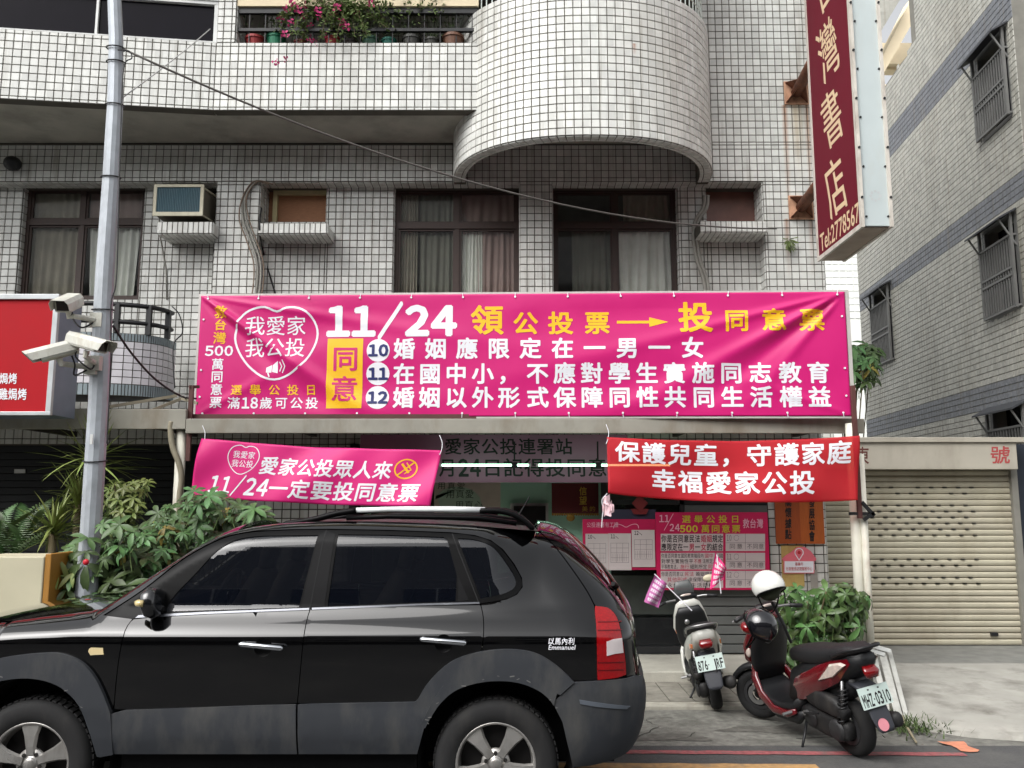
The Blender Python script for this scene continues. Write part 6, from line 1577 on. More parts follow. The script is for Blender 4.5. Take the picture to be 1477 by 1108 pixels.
def scooter(name, label, loc, head, scale, body, white=False, lean=0.0, steer=.3, plate='MHZ-0310', flip_stand=False):
    rz = math.atan2(head[1], head[0])
    s = thing(name, label, 'scooter', loc, (lean, 0, rz), scale=scale)
    bm_m = body; in_m = mat('scooter_inner', (22, 23, 25), rough=.45, var=.1)
    L = dict(local=True)
    swheel(s, 0, 0, .225); swheel(s, 1.22, 0, .225, steer=steer)
    # rear body and tail
    MB().loft([(.52, 0, .36, .155, .08), (.44, 0, .48, .16, .15), (.24, 0, .575, .168, .155), (.02, 0, .645, .168, .125), (-.14, 0, .72, .15, .105), (-.25, 0, .775, .115, .08), (-.32, 0, .80, .07, .04)], 22).build('rear_body', in_m if not white else body, s, smooth=True, **L)
    MB().loft([(.34, 0, .36, .10, .10), (.14, 0, .44, .11, .10), (-.06, 0, .54, .10, .09), (-.18, 0, .62, .08, .06)], 18).build('inner_mudguard', in_m, s, smooth=True, **L)
    for sg in (1, -1):      # coloured side panels: curved wedge
        pts = [(.54, .44), (.42, .37), (.30, .40), (.08, .51), (-.12, .61), (-.26, .765), (-.24, .80), (-.08, .765), (.10, .70), (.30, .62), (.45, .54)]
        n = len(pts); b = MB(); 
        def yo(x, z): return sg * (.172 - .10 * max(0, (-x - .02)) ** 1.2 * 1.6 - .15 * max(0, x - .35) ** 1.5)
        cx_, cz_ = .1, .62
        inner = [((x - cx_) * .6 + cx_ - .02, (z - cz_) * .5 + cz_ - .0) for x, z in pts]
        vs = [(x, yo(x, z) - sg * .02, z) for x, z in pts] + [(x, yo(x, z) + sg * .012, z) for x, z in inner]
        b.add(vs, [(i, (i + 1) % n, n + (i + 1) % n, n + i) for i in range(n)] + [tuple(range(n, 2 * n))]); b.build('side_panel', bm_m, s, smooth=True, **L)
        lp = [(.10, .585), (-.10, .65), (-.25, .765), (-.20, .775), (-.08, .745)] if not white else [(-.28, .66), (-.34, .68), (-.36, .72), (-.30, .72)]
        b = MB(); m_ = len(lp); b.add([(x, yo(x, z) + sg * .004, z) for x, z in lp] + [((x + .14) * .8 - .14, yo(x, z) + sg * .022, (z - .69) * .8 + .69) for x, z in lp], [tuple(range(m_, 2 * m_))] + [(i, (i + 1) % m_, m_ + (i + 1) % m_, m_ + i) for i in range(m_)])
        b.build('indicator', amber if white else clearl, s, **L)
    MB().loft([(-.30, 0, .74, .055, .018), (-.335, 0, .70, .07, .02), (-.335, 0, .66, .055, .018)], 16).build('tail_light', tred, s, smooth=True, **L)
    # seat
    MB().loft([(.50, 0, .70, .06, .02), (.47, 0, .715, .13, .06), (.30, 0, .735, .155, .075), (.10, 0, .755, .16, .075), (-.06, 0, .795, .15, .068), (-.20, 0, .84, .125, .055), (-.29, 0, .86, .09, .025), (-.32, 0, .86, .04, .01)], 22, 3.0).build('seat', seatm, s, smooth=True, **L)
    # grab rail
    MB().tube(catmull([(-.10, .15, .80), (-.25, .15, .86), (-.35, .09, .885), (-.37, 0, .89), (-.35, -.09, .885), (-.25, -.15, .86), (-.10, -.15, .80)], 5), .013, 8).build('grab_rail', steelm if white else in_m, s, smooth=True, **L)
    # floor and lower fairing
    MB().loft([(1.02, 0, .40, .13, .03), (.94, 0, .33, .17, .035), (.84, 0, .285, .19, .035), (.66, 0, .27, .19, .035), (.50, 0, .29, .17, .05), (.42, 0, .38, .14, .05)], 20, 3.4).build('floorboard', in_m, s, smooth=True, **L)
    for sg in (1, -1):
        MB().loft([(1.06, sg * .10, .56, .03, .03), (1.0, sg * .165, .44, .022, .045), (.90, sg * .19, .32, .018, .045), (.74, sg * .195, .235, .016, .035), (.56, sg * .185, .23, .016, .03), (.46, sg * .17, .27, .012, .02)], 12).build('lower_fairing', body, s, smooth=True, **L)
        MB().loft([(.92, sg * .12, .25, .03, .03), (.74, sg * .13, .19, .05, .04), (.50, sg * .13, .20, .04, .05), (.40, sg * .12, .26, .02, .02)], 12).build('belly_cover', in_m, s, smooth=True, **L)
    # leg shield: coloured outer skin, dark inner
    MB().loft([(1.10, 0, .50, .09, .03), (1.09, 0, .58, .17, .045), (1.04, 0, .70, .205, .05), (.97, 0, .84, .18, .055), (.91, 0, .95, .14, .05), (.88, 0, 1.0, .08, .03)], 22).build('front_shield', body, s, smooth=True, **L)
    MB().loft([(1.0, 0, .42, .14, .025), (.985, 0, .56, .18, .035), (.945, 0, .70, .19, .035), (.89, 0, .84, .165, .035), (.86, 0, .92, .12, .03)], 22).build('inner_shield', in_m, s, smooth=True, **L)
    MB().ball((.875, .05, .76), (.02, .03, .03)).build('key_lock', steelm, s, smooth=True, **L)
    MB().loft([(1.12, 0, .66, .05, .02), (1.10, 0, .74, .10, .03), (1.05, 0, .82, .07, .02)], 14).build('headlight', clearl, s, smooth=True, **L)
    # bars
    MB().loft([(.96, 0, .94, .05, .03), (.93, 0, 1.0, .13, .045), (.89, 0, 1.04, .12, .04), (.86, 0, 1.05, .06, .02)], 16).build('bar_cover', in_m, s, smooth=True, **L)
    hb = MB().tube(catmull([(.86, .34, .985), (.89, .22, 1.01), (.92, .08, 1.01), (.92, -.08, 1.01), (.89, -.22, 1.01), (.86, -.34, .985)], 5), .012, 8).build('handlebar', steelm, s, smooth=True, **L)
    for sg in (1, -1):
        MB().tube([(.86, sg * .345, .984), (.885, sg * .235, 1.007)], [.019, .018], 10).build('grip', seatm, hb, smooth=True, **L)
        MB().tube(catmull([(.93, sg * .19, 1.0), (.95, sg * .26, .99), (.92, sg * .34, .965)], 4), .006, 6).build('brake_lever', steelm, hb, smooth=True, **L)
        if white:
            mr_ = MB().tube([(.89, sg * .2, 1.03), (.87, sg * .25, 1.12), (.87, sg * .27, 1.16)], .006, 6).build('mirror', in_m, hb, **L); MB().ball((.87, sg * .29, 1.19), (.022, .065, .04)).build('mirror_head', mat('mirror_cream', (196, 186, 160), rough=.4), mr_, smooth=True, **L)
        elif sg == -1: MB().tube(catmull([(.89, -.2, 1.03), (.88, -.2, 1.12), (.87, -.16, 1.2)], 4), .007, 6).build('mirror_stem', in_m, hb, smooth=True, **L)
    for sg in (1, -1):
        MB().tube(catmull([(.92, sg * .20, 1.0), (.99, sg * .16, 1.02), (1.0, sg * .08, .96), (.97, sg * .05, .90)], 5), .0045, 6).build('brake_cable', in_m, hb, smooth=True, **L)
        MB().ball((1.03, sg * .17, .66), (.035, .02, .05)).build('front_indicator', amber if white else clearl, s, smooth=True, **L)
    MB().loft([(.90, 0, 1.045, .07, .012), (.86, 0, 1.055, .06, .012)], 14).build('speedometer', clearl, s, smooth=True, **L)
    MB().box(.47, .49, -.035, .035, .60, .63).build('seat_lock', steelm, s, **L)
    MB().tube([(.30, .17, .30), (.30, .205, .30)], .02, 10).build('kick_starter_pivot', steelm, s, **L); MB().tube([(.30, .20, .30), (.16, .215, .33), (.10, .215, .345)], .009, 6).build('kick_starter', in_m, s, **L)
    # fork, front mudguard
    d_ = Vector((math.cos(steer), -math.sin(steer), 0)); p_ = Vector((math.sin(steer), math.cos(steer), 0))
    b = MB()
    for sg in (1, -1): b.tube([Vector((1.22, 0, .225)) + p_ * .075 * sg, Vector((1.10, 0, .56)) + p_ * .06 * sg, Vector((1.07, 0, .6))], [.018, .022, .02], 8)
    b.build('fork', in_m, s, smooth=True, **L)
    b = MB(); nn_ = 12; vs = []
    for i in range(nn_ + 1):
        a = R(20 + 130 * i / nn_); rr = .262
        for k, yy in enumerate((-.07, -.055, 0, .055, .07)):
            q = rr + (.0 if abs(yy) > .06 else .012 if yy else .02) - (.03 if abs(yy) > .06 else 0)
            vs.append(Vector((1.22, 0, .225)) + d_ * q * math.cos(a) + Z_ * q * math.sin(a) + p_ * yy)
    b.add(vs, [(i * 5 + k, i * 5 + k + 1, i * 5 + 5 + k + 1, i * 5 + 5 + k) for i in range(nn_) for k in range(4)]); o = b.build('front_mudguard', in_m if not white else body, s, smooth=True, **L)
    o.modifiers.new('t', 'SOLIDIFY').thickness = .004
    # engine, airbox, shock, exhaust
    MB().loft([(.46, .02, .27, .10, .06), (.34, .05, .25, .11, .10), (.16, .085, .235, .065, .105), (-.02, .09, .225, .06, .095), (-.10, .09, .225, .045, .06)], 20, 3.0).build('engine_case', engm, s, smooth=True, **L)
    MB().loft([(.30, .12, .42, .04, .05), (.16, .125, .43, .05, .085), (-.02, .125, .40, .05, .075), (-.12, .12, .36, .04, .04)], 18, 3.2).build('air_box', engm, s, smooth=True, **L)
    cv = MB(); cv.lathe([(.001, .168), (.06, .168), (.075, .16), (.085, .145)], (.0, 0, .225), (0, 1, 0), 20); cv.lathe([(.001, .178), (.05, .176), (.065, .16)], (.28, 0, .25), (0, 1, 0), 18); cv.build('case_cover', mat('case_grey', (52, 52, 53), rough=.5, metal=.3), s, smooth=True, **L)
    sk = MB().tube([(-.06, .13, .27), (-.13, .12, .62)], .014, 8).build('shock_absorber', steelm, s, smooth=True, **L)
    MB().tube([(-.06 - .07 * t - .0 + .0 * 0 + .033 * math.cos(t * 50), .13 - .01 * t + .033 * math.sin(t * 50), .30 + .27 * t) for t in np.linspace(0, 1, 120)], .007, 5).build('coil_spring', in_m, sk, smooth=True, **L)
    MB().loft([(.16, -.15, .22, .035, .035), (.02, -.16, .24, .055, .06), (-.20, -.165, .28, .06, .065), (-.32, -.165, .31, .05, .055), (-.34, -.165, .313, .03, .035)], 16, 2.2).build('exhaust', engm, s, smooth=True, **L)
    # rear mudguard, plate
    fm_ = MB(); fm_.loft([(-.14, 0, .60, .09, .02), (-.25, 0, .57, .085, .02), (-.305, 0, .47, .085, .012), (-.345, 0, .38, .085, .010), (-.385, 0, .30, .075, .008), (-.395, 0, .275, .05, .006)], 16, 4).build('rear_mudguard', mat('mudguard', (50, 52, 58), rough=.55), s, smooth=True, **L)
    u = Vector((0, -1, 0)); dn_ = Vector((-.30, 0, -1)).normalized(); nrm = u.cross(dn_).normalized(); nrm = nrm if nrm.x < 0 else -nrm
    pc = Vector((-.325, 0, .52)); pw_, ph_ = .135, .075
    po_ = MB().obox(pc, u, dn_, nrm, pw_, ph_, .003).build('number_plate', platew, s, local=True)
    a = Ink(); a.fit(plate.split('-')[0], 3, 10, 45, 38, .02) if False else None
    a = Ink(); t1, t2 = plate.split('-')
    def wordfit(t, x0, x1):
        w = (x1 - x0) / len(t)
        for k, c_ in enumerate(t): 
            v_, _ = glyphs(c_); xa_, xb_ = min(p[0] for p in v_), max(p[0] for p in v_); q = .155 if c_ in '1I' else .03 if c_ == 'J' else 0
            a._glyph(c_, (lambda x, y, k=k, xa_=xa_, xb_=xb_, q=q: (x0 + w * (k + .1 + q * 2) + (x - xa_) / (xb_ - xa_) * w * (.8 - q * 4), 40 - y / .70 * 26)), .02)
    wordfit(t1, 4, 4 + 92 * len(t1) / 7.6); wordfit(t2, 96 - 92 * len(t2) / 7.6, 97); a.rect(4 + 92 * len(t1) / 7.6 + 1.5, 26, 4 + 92 * len(t1) / 7.6 + 5.0, 29)
    a.rect(30, 5, 36, 8).rect(64, 5, 70, 8)
    org_keep = ORG.get(po_.name); ORG[po_.name] = Vector((0, 0, 0))
    a.build('plate_lettering', ink_m, po_, lambda x, y, h=0.0: pc + u * ((x - 50) / 50 * pw_) + dn_ * ((y - 22) / 22 * ph_) + nrm * (h + .003), lift=.0008)
    # stand
    sg = -1 if flip_stand else 1
    MB().tube([(.42, sg * .10, .22), (.36, sg * .20, .10), (.33, sg * .27, .012)], [.012, .011, .010], 8).build('side_stand', in_m, s, smooth=True, **L)
    MB().tube([(.50, .18, .26), (.52, .26, .25)], .014, 8).build('foot_peg', steelm, s, **L)
    return s
redp = mat('scooter_red', (98, 8, 20), rough=.22, var=.05, coat=1); whp = mat('scooter_white', (206, 206, 198), rough=.3, coat=.6, dirt=(150, 146, 136), dirtamt=.3)
r1 = scooter('motor_scooter', 'red and black scooter on its side stand with a plate ending 0310', (2.455, 6.36, 0), (-.31, .951), .92, redp, lean=R(-9), steer=-.55)
st_ = MB().lathe([(.001, 0), (.045, 0), (.045, .002)], (-.385, .02, .33), (-1, 0, .35), 20).build('sticker', mat('sticker_pink', (214, 140, 150), rough=.5), r1, local=True)
r2 = scooter('motor_scooter', 'small white scooter seen from behind with black plate characters 876-JRF', (G(1043, 1031).x, G(1043, 1031).y + .2, 0), (.10, .995), .86, whp, white=True, lean=R(-11), steer=.25, plate='876-JRF')
MB().loft([(1.0, 0, 1.0, .10, .012), (1.02, 0, 1.1, .12, .012), (1.0, 0, 1.2, .08, .010)], 14).build('wind_deflector', mat('deflector_grey', (84, 88, 88), rough=.3, alpha=.8), r2, local=True, smooth=True)
bpy.context.view_layer.update()
def on(s, p): return s.matrix_world @ Vector(p)
# helmets
def helmet(label, c, r, m, tilt, open_face=True):
    o = thing('helmet', label, 'helmet', c, tilt); vs = []; n, mm = 28, 14
    def shell(k, drop=0):
        q = []
        for i in range(mm + 1):
            for j in range(n):
                a = 2 * math.pi * j / n; front = max(0, math.cos(a)); low = -.55 + .75 * front ** .8
                t = math.pi / 2 - (math.pi / 2 - math.asin(max(-.99, min(.99, low)))) * i / mm
                q.append((k * 1.08 * math.cos(t) * math.cos(a), k * math.cos(t) * math.sin(a), k * math.sin(t)))
        return q
    A_, B_2 = shell(r), shell(r * .88); N1 = len(A_); b = MB()
    fs = [(i * n + j, i * n + (j + 1) % n, (i + 1) * n + (j + 1) % n, (i + 1) * n + j) for i in range(mm) for j in range(n)]
    b.add(A_ + B_2, fs + [tuple(N1 + q for q in reversed(f)) for f in fs] + [(mm * n + j, mm * n + (j + 1) % n, N1 + mm * n + (j + 1) % n, N1 + mm * n + j) for j in range(n)])
    b.build('shell', m, o, smooth=True, local=True)
    e = [(A_[mm * n + j]) for j in range(n)]; MB().tube(e + [e[0]], r * .06, 6, cap=False).build('rim_trim', trim, o, smooth=True, local=True)
    MB().tube(catmull([(0, r * .85, -.3 * r), (.1 * r, r * .5, -1.2 * r), (.2 * r, 0, -1.6 * r), (.1 * r, -r * .5, -1.2 * r), (0, -r * .85, -.3 * r)], 5), r * .05, 6).build('strap', trim, o, smooth=True, local=True)
    return o
hw = mat('helmet_white', (226, 226, 220), rough=.18, coat=1, var=.02); hk = mat('helmet_black', (20, 20, 24), rough=.15, coat=1, var=.02)
ch_ = P(1108, 846, 6.75); h1 = helmet('white open face helmet hung on the mirror of the red scooter', ch_, .125, hw, (R(8), R(10), R(-70)))
MB().ball((0, 0, -.02), (.10, .09, .09), 16, 10).build('lining', mat('lining_olive', (56, 62, 44), rough=.9), h1, smooth=True, local=True)
ch2 = P(1096, 902, 6.55); h2 = helmet('black helmet with red lens hanging over the bars of the red scooter', ch2, .125, hk, (R(0), R(-25), R(150)))
MB().ball((.07, 0, -.06), (.06, .07, .045), 14, 8).build('visor', tred, h2, smooth=True, local=True)
MB().tube([P(1106, 870, 6.78), P(1112, 905, 6.85), P(1112, 930, 6.9)], .012, 8).build('mirror_post', mat('mp', (24, 24, 26), rough=.5), h1)
# little campaign flags
def flag(label, a, b, q, m):
    o = thing('small_flag', label, 'flag', a)
    MB().tube([a, b], .005, 6).build('stick', wht_m, o)
    n = 14; vs = []; 
    for j in range(n + 1):
        for i in range(n + 1):
            u, v = i / n, j / n; p = (q[0] * (1 - u) + q[1] * u) * (1 - v) + (q[3] * (1 - u) + q[2] * u) * v; vs.append(p + Vector((0, .018 * math.sin(u * 6 + v * 3), 0)))
    mb = MB(); mb.add(vs, [(j * (n + 1) + i, j * (n + 1) + i + 1, (j + 1) * (n + 1) + i + 1, (j + 1) * (n + 1) + i) for j in range(n) for i in range(n)])
    c = mb.build('cloth', m, o, smooth=True, fix=False)
    a_ = Ink()
    for r in range(5): a_.row('我愛家我公投', 12, 12 + r * 17, 88, 23 + r * 17, .01)
    a_.build('lettering', wht_m, o, lambda x, y, h=0.0: (lambda u, v: (q[0] * (1 - u) + q[1] * u) * (1 - v) + (q[3] * (1 - u) + q[2] * u) * v + Vector((0, .018 * math.sin(u * 6 + v * 3) - h - .002, 0)))(x / 100, y / 100))
    return o
fd_ = 7.75
flag('faded lilac flag leaning left from the white scooter', P(998, 881, fd_), P(944, 828, fd_), [P(x, y, fd_) for x, y in ((945, 828), (962, 842), (950, 877), (929, 868))], mat('flag_lilac', (176, 90, 150), rough=.7))
flag('magenta flag standing up from the right bar of the white scooter', P(1040, 856, fd_), P(1034, 800, fd_), [P(x, y, fd_) for x, y in ((1032, 796), (1048, 820), (1044, 836), (1024, 850))], mat('flag_magenta', (204, 40, 110), rough=.7))

# ================================================================== PLANTS
leafm = mat('leaf_green', (72, 104, 60), rough=.45, var=.35, scale=12, rnd=.5, spec=.4)
leafb = mat('leaf_bright', (70, 102, 54), rough=.42, var=.4, scale=14, rnd=.5, spec=.45)
leafd = mat('leaf_sword', (120, 136, 72), rough=.5, var=.2, scale=5, rnd=.3)
stem_m = mat('stem_brown', (96, 86, 60), rough=.8, var=.2)
def palmate(m, n=6, L=.17, w=.032, droop=.35, name='leaf'):
    b = MB()
    for k in range(n):
        a = (k - (n - 1) / 2) * 2 * math.pi / (n + .6) + random.uniform(-.1, .1); ll = L * (1 - .12 * abs(k - (n - 1) / 2) / n * 2) * random.uniform(.9, 1.1)
        d = Vector((math.cos(a), math.sin(a), 0)); s = Vector((-d.y, d.x, 0)); dr = droop * random.uniform(.5, 1.3); st = []
        for t, ww in ((0, .08), (.22, .55), (.45, .95), (.68, 1), (.86, .6), (1, .03)):
            c = d * ll * t + Z_ * (.06 * L * t - dr * L * t * t); st.append((c - s * w * ww + Z_ * w * ww * .35, c, c + s * w * ww + Z_ * w * ww * .35))
        vs = [p for r in st for p in r]; b.add(vs, [(i * 3 + j, i * 3 + j + 1, i * 3 + 4 + j, i * 3 + 3 + j) for i in range(5) for j in range(2)])
    me_o = b.build(name, m, None, local=True, smooth=True, fix=False); me = me_o.data; bpy.data.objects.remove(me_o); return me
LM = [palmate(leafm, n, L, w, dr) for n, L, w, dr in ((6, .19, .033, .35), (7, .17, .028, .6), (5, .20, .036, .9), (6, .16, .03, .2))]
leafy = mat('leaf_yellowing', (140, 132, 60), rough=.5, var=.3, scale=14, rnd=.3)
LM = LM * 3 + [palmate(leafy, 5, .17, .026, 1.0)]
LB = [palmate(leafb, n, L, w, dr) for n, L, w, dr in ((5, .21, .036, 1.0), (6, .19, .032, .7), (4, .22, .038, 1.3))]
def orient(n, up=Z_):
    n = Vector(n).normalized(); x = Vector((random.uniform(-1, 1), random.uniform(-1, 1), random.uniform(-1, 1))); x = (x - n * x.dot(n)).normalized(); y = n.cross(x)
    return Matrix((x, y, n)).transposed()
def inpoly(poly, d0, d1):
    xs = [p[0] for p in poly]; ys = [p[1] for p in poly]
    while 1:
        x, y = random.uniform(min(xs), max(xs)), random.uniform(min(ys), max(ys))
        if pip(np.array([[x, y]]), poly)[0]: return P(x, y, random.uniform(d0, d1)), x, y
def bush(name, label, base, poly, d0, d1, meshes, n, scale=(.7, 1.15), stems=6, face=(0, -.7, .8), category='plant', stemn=None):
    o = thing(name, label, category, base); pts = []
    for k in range(n):
        p, x, y = inpoly(poly, d0, d1); pts.append(p)
        q = bpy.data.objects.new('leaf', random.choice(meshes)); C.objects.link(q); q.parent = o
        out = (p - (Vector(base) + Vector((0, 0, (p.z - base[2]) * .6)))).normalized(); nv = Vector(face) + out * .7 + Vector((random.gauss(0, .35), random.gauss(0, .35), random.gauss(0, .3)))
        M = orient(nv).to_4x4() @ Matrix.Scale(random.uniform(*scale), 4); M.translation = p - Vector(base); q.matrix_local = M
    ps = sorted(pts, key=lambda p: random.random())[:stems]
    for p in ps:
        b_ = Vector(base) + Vector((random.uniform(-.12, .12), random.uniform(-.08, .08), 0)); m_ = (b_ + p) / 2 + Vector((random.uniform(-.1, .1), 0, .1)); MB().tube(catmull([tuple(b_), tuple(m_), tuple(p)], 5), [.014] * 6 + [.008] * 5, 6).build('stem', stem_m, o, smooth=True)
    tw = MB()
    for p in pts: 
        q = p + Vector((random.uniform(-.12, .12), random.uniform(-.02, .12), -random.uniform(.08, .22))); tw.tube([q, p], .004, 4, cap=False)
    t_ = tw.build('leaf_stalk', mat('stalk_green', (90, 112, 60), rough=.6), o); t_['kind'] = 'stuff'
    return o
bush('umbrella_bush', 'broad bush of dark palmate leaves behind the bonnet of the SUV', (P(190, 900, 7.6).x, 7.6, 0), [(84, 884), (78, 850), (95, 800), (112, 772), (140, 748), (165, 752), (190, 758), (215, 770), (240, 790), (215, 830), (185, 860), (150, 884)], 7.0, 7.9, LM, 190, scale=(.35, 1.1), stems=10)
bush('umbrella_bush', 'palmate bush filling the space under the small magenta banner', (P(300, 860, 8.3).x, 8.3, 0), [(180, 790), (190, 765), (232, 738), (252, 722), (278, 708), (300, 712), (330, 722), (372, 735), (392, 748), (372, 758), (330, 772), (290, 795), (240, 828), (200, 840)], 7.5, 8.2, LM, 210, scale=(.3, .9), stems=10)
bush('tall_bush', 'small leaved yellowish bush between the pole and the beige post', (P(185, 860, 8.6).x, 8.6, 0), [(150, 770), (152, 700), (165, 690), (200, 698), (205, 690), (218, 690), (205, 716), (196, 750), (185, 780)], 8.1, 8.7, [palmate(mat('leaf_small', (104, 120, 60), rough=.5, rnd=.3), 5, .09, .014, .4)], 110, scale=(.8, 1.3), stems=4)
def sword(name, label, c, n, L, w, m, spread=1.0, trunk=True, droop=.5, up=.25):
    o = thing(name, label, 'plant', (c.x, c.y, 0)); ms = []
    for k in range(5):
        b = MB(); ll = L * (1 - .06 * k); st = []
        for t in (0, .15, .35, .6, .8, 1):
            ww = w * (1 - t) ** .6 * (.6 + .9 * min(1, t * 6)); cc = Vector((ll * t, 0, -droop * ll * t * t * (k * .3))); st += [cc - Vector((0, ww, -ww * .4)), cc, cc + Vector((0, ww, ww * .4))]
        b.add(st, [(i * 3 + j, i * 3 + j + 1, i * 3 + 4 + j, i * 3 + 3 + j) for i in range(5) for j in range(2)]); q = b.build('leaf', m, None, local=True, smooth=True, fix=False); ms.append(q.data); bpy.data.objects.remove(q)
    for k in range(n):
        q = bpy.data.objects.new('leaf', random.choice(ms)); C.objects.link(q); q.parent = o
        az = random.uniform(0, 2 * math.pi); el = random.uniform(-.5, 1.35) * spread + up
        q.rotation_euler = (0, -el, az); q.location = (c.x - c.x, 0, c.z + random.uniform(-.08, .08)); q.scale = (random.uniform(.7, 1.1),) * 3
    if trunk: MB().tube([(c.x, c.y, 0), (c.x + .02, c.y, c.z * .5), (c.x, c.y, c.z)], [.05, .04, .035], 8).build('trunk', stem_m, o, smooth=True)
    return o
sword('yucca', 'tall yucca with long sword leaves spreading behind the grey pole', P(133, 672, 8.3), 75, .62, .014, leafd)
sword('yucca', 'lower yellow green yucca left of the grey pole', P(76, 770, 8.0), 70, .48, .013, leafd)
sword('yucca', 'middle yucca whose crown shows just left of the pole foot', P(112, 728, 8.4), 60, .42, .012, leafd)
def palm(label, c, n, L):
    o = thing('palm', label, 'plant', (c.x, c.y, 0)); b = MB()
    for i in range(24):
        t = i / 23; q = Vector((L * t, 0, L * (.35 * t - .55 * t * t)))
        for sg in (1, -1):
            e = q + Vector((.05, sg * .17 * math.sin(math.pi * (.15 + .8 * t)), -.05)); b.add([q, (q + e) / 2 + Vector((.012, 0, 0)), e, (q + e) / 2 - Vector((.012, 0, 0))], [(0, 1, 2, 3)])
    q = b.build('frond', leafm, None, local=True, fix=False); me = q.data; bpy.data.objects.remove(q)
    for k in range(n):
        q = bpy.data.objects.new('frond', me); C.objects.link(q); q.parent = o; q.rotation_euler = (random.uniform(-.3, .3), -random.uniform(.1, 1.1), 2 * math.pi * k / n + random.uniform(-.3, .3)); q.location = (0, 0, c.z); q.scale = (random.uniform(.8, 1.1),) * 3
    MB().tube([(c.x, c.y, 0), (c.x, c.y, c.z)], .03, 8).build('trunk', stem_m, o)
    return o
palm('feathery palm at the left edge above the cream box', P(12, 800, 8.0), 13, .6)
bush('ground_shrub', 'pale fallen leaves and shoots beside the cream box', (P(92, 905, 7.3).x, 7.3, 0), [(80, 895), (78, 800), (108, 790), (118, 850), (110, 895)], 7.0, 7.5, [palmate(leafd, 4, .16, .018, .9)], 40, stems=3)
# red flower
solo(MB().ball(P(124, 811, 6.9), (.025, .02, .025), 10, 8), 'flower', mat('flower_red', (190, 20, 40), rough=.5), 'single red bud among the dark palmate leaves', 'flower', smooth=True)
# cream box on the left
cb0 = P(-40, 803, 6.85); cb1 = P(64, 803, 6.85)
o = thing('planter_box', 'cream sided box with an orange edge behind the bonnet', 'box', (cb1.x, 6.85, 0))
MB().box(cb0.x, cb1.x, 6.85, 7.3, .1, cb0.z).build('side', mat('box_cream', (190, 184, 158), rough=.7, var=.08, scale=3, dirt=(160, 150, 110), dirtamt=.5, dscale=2), o, bevel=.01)
MB().box(cb1.x + .001, cb1.x + .05, 6.86, 7.4, 0, cb0.z + .02).build('edge', mat('box_orange', (160, 112, 40), rough=.6), o, bevel=.006)
# potted money tree on the right
pb_ = (P(1190, 985, 8.0).x, 7.95, 0)
mt = bush('money_tree', 'potted money tree with big bright leaves between the red scooter and the white post', (pb_[0], pb_[1], .0), [(1132, 958), (1126, 915), (1132, 862), (1142, 846), (1165, 858), (1190, 850), (1215, 846), (1238, 850), (1254, 862), (1250, 895), (1240, 915), (1240, 930), (1210, 945), (1180, 960)], 7.55, 8.2, LB, 190, scale=(.42, .75), stems=9, face=(0, -.9, .45))
MB().lathe([(.001, .0), (.14, .0), (.19, .33), (.205, .34), (.205, .38), (.17, .38), (.165, .33), (.001, .33)], pb_, (0, 0, 1), 28).build('pot', mat('pot_dark', (60, 44, 38), rough=.6), mt, smooth=False)
# tree sprays beyond the annex
tb = (P(1225, 560, 12.2).x, 12.4, 0)
tr = bush('young_tree', 'young green tree poking out between the banner end and the grey building', tb, [(1205, 496), (1232, 494), (1258, 498), (1280, 514), (1262, 528), (1262, 545), (1240, 562), (1205, 556)], 11.0, 13.0, LM, 75, scale=(.7, 1.2), stems=8)
MB().tube([tb, (tb[0], tb[1], P(1220, 530, 12.4).z)], [.05, .03], 8).build('trunk', stem_m, tr, smooth=True)
# balcony pots and bougainvillea
potc = [((366, 46, 28), (150, 44, 44)), ((396, 43, 27), (36, 120, 88)), ((432, 52, 20), (120, 40, 40)), ((478, 46, 22), (150, 44, 44)), ((505, 50, 18), (60, 52, 50)), ((533, 47, 25), (70, 110, 90)), ((560, 49, 22), (40, 110, 96)), ((593, 46, 28), (66, 66, 62)), ((622, 49, 24), (60, 60, 54)), ((653, 44, 32), (112, 78, 60))]
nmc = ('faded red', 'bright green', 'small maroon', 'red round', 'small black', 'pale green', 'teal', 'grey', 'low charcoal', 'wide brown')
for (x, y, w), c in potc:
    nm_ = nmc[potc.index(((x, y, w), c))]
    p = P(x, 60, 10.06); r = w / 2 / F * 10.6; z = ZF1 + .002; hh = (62 - y) / F * 10.6 + .02
    o = thing('flower_pot', nm_ + ' flower pot standing on the balcony ledge', 'flower pot', (p.x, 10.12, z), group='flower pots along the balcony ledge')
    MB().lathe([(.001, 0), (r * .72, 0), (r * .95, hh * .8), (r * 1.05, hh * .8), (r * 1.05, hh), (r * .9, hh), (r * .86, hh * .8), (.001, hh * .8)], (p.x, 10.12, z), (0, 0, 1), 20).build('pot', mat('pot_' + nm_.replace(' ', '_'), c, rough=.55), o)
    b = MB()
    for k in range(60 if x > 480 else 26):
        a = random.uniform(0, 6.28); rr = random.uniform(.02, .24); zz2 = z + hh + random.uniform(0, .42); c_ = Vector((p.x + math.cos(a) * rr, 10.12 + math.sin(a) * rr * .6, zz2)); d_ = Vector((random.gauss(0, 1), random.gauss(0, 1), random.gauss(0, 1))).normalized() * .05; s2 = d_.orthogonal().normalized() * .016
        b.add([c_, c_ + d_ * .5 + s2, c_ + d_, c_ + d_ * .5 - s2], [(0, 1, 2, 3)])
        if k % 6 == 0: b.tube([(p.x, 10.12, z + hh * .8), c_], .004, 4, cap=False)
    q = b.build('foliage', mat('pot_leaf', (74, 92, 54), rough=.6, var=.3, scale=12), o, fix=False); q['kind'] = 'stuff'
bo_ = thing('bougainvillea', 'bougainvillea with pink flowers spilling over the balcony rail', 'plant', (P(430, 50, 10.0).x, 10.0, ZF1))
sprays = []; b = MB()
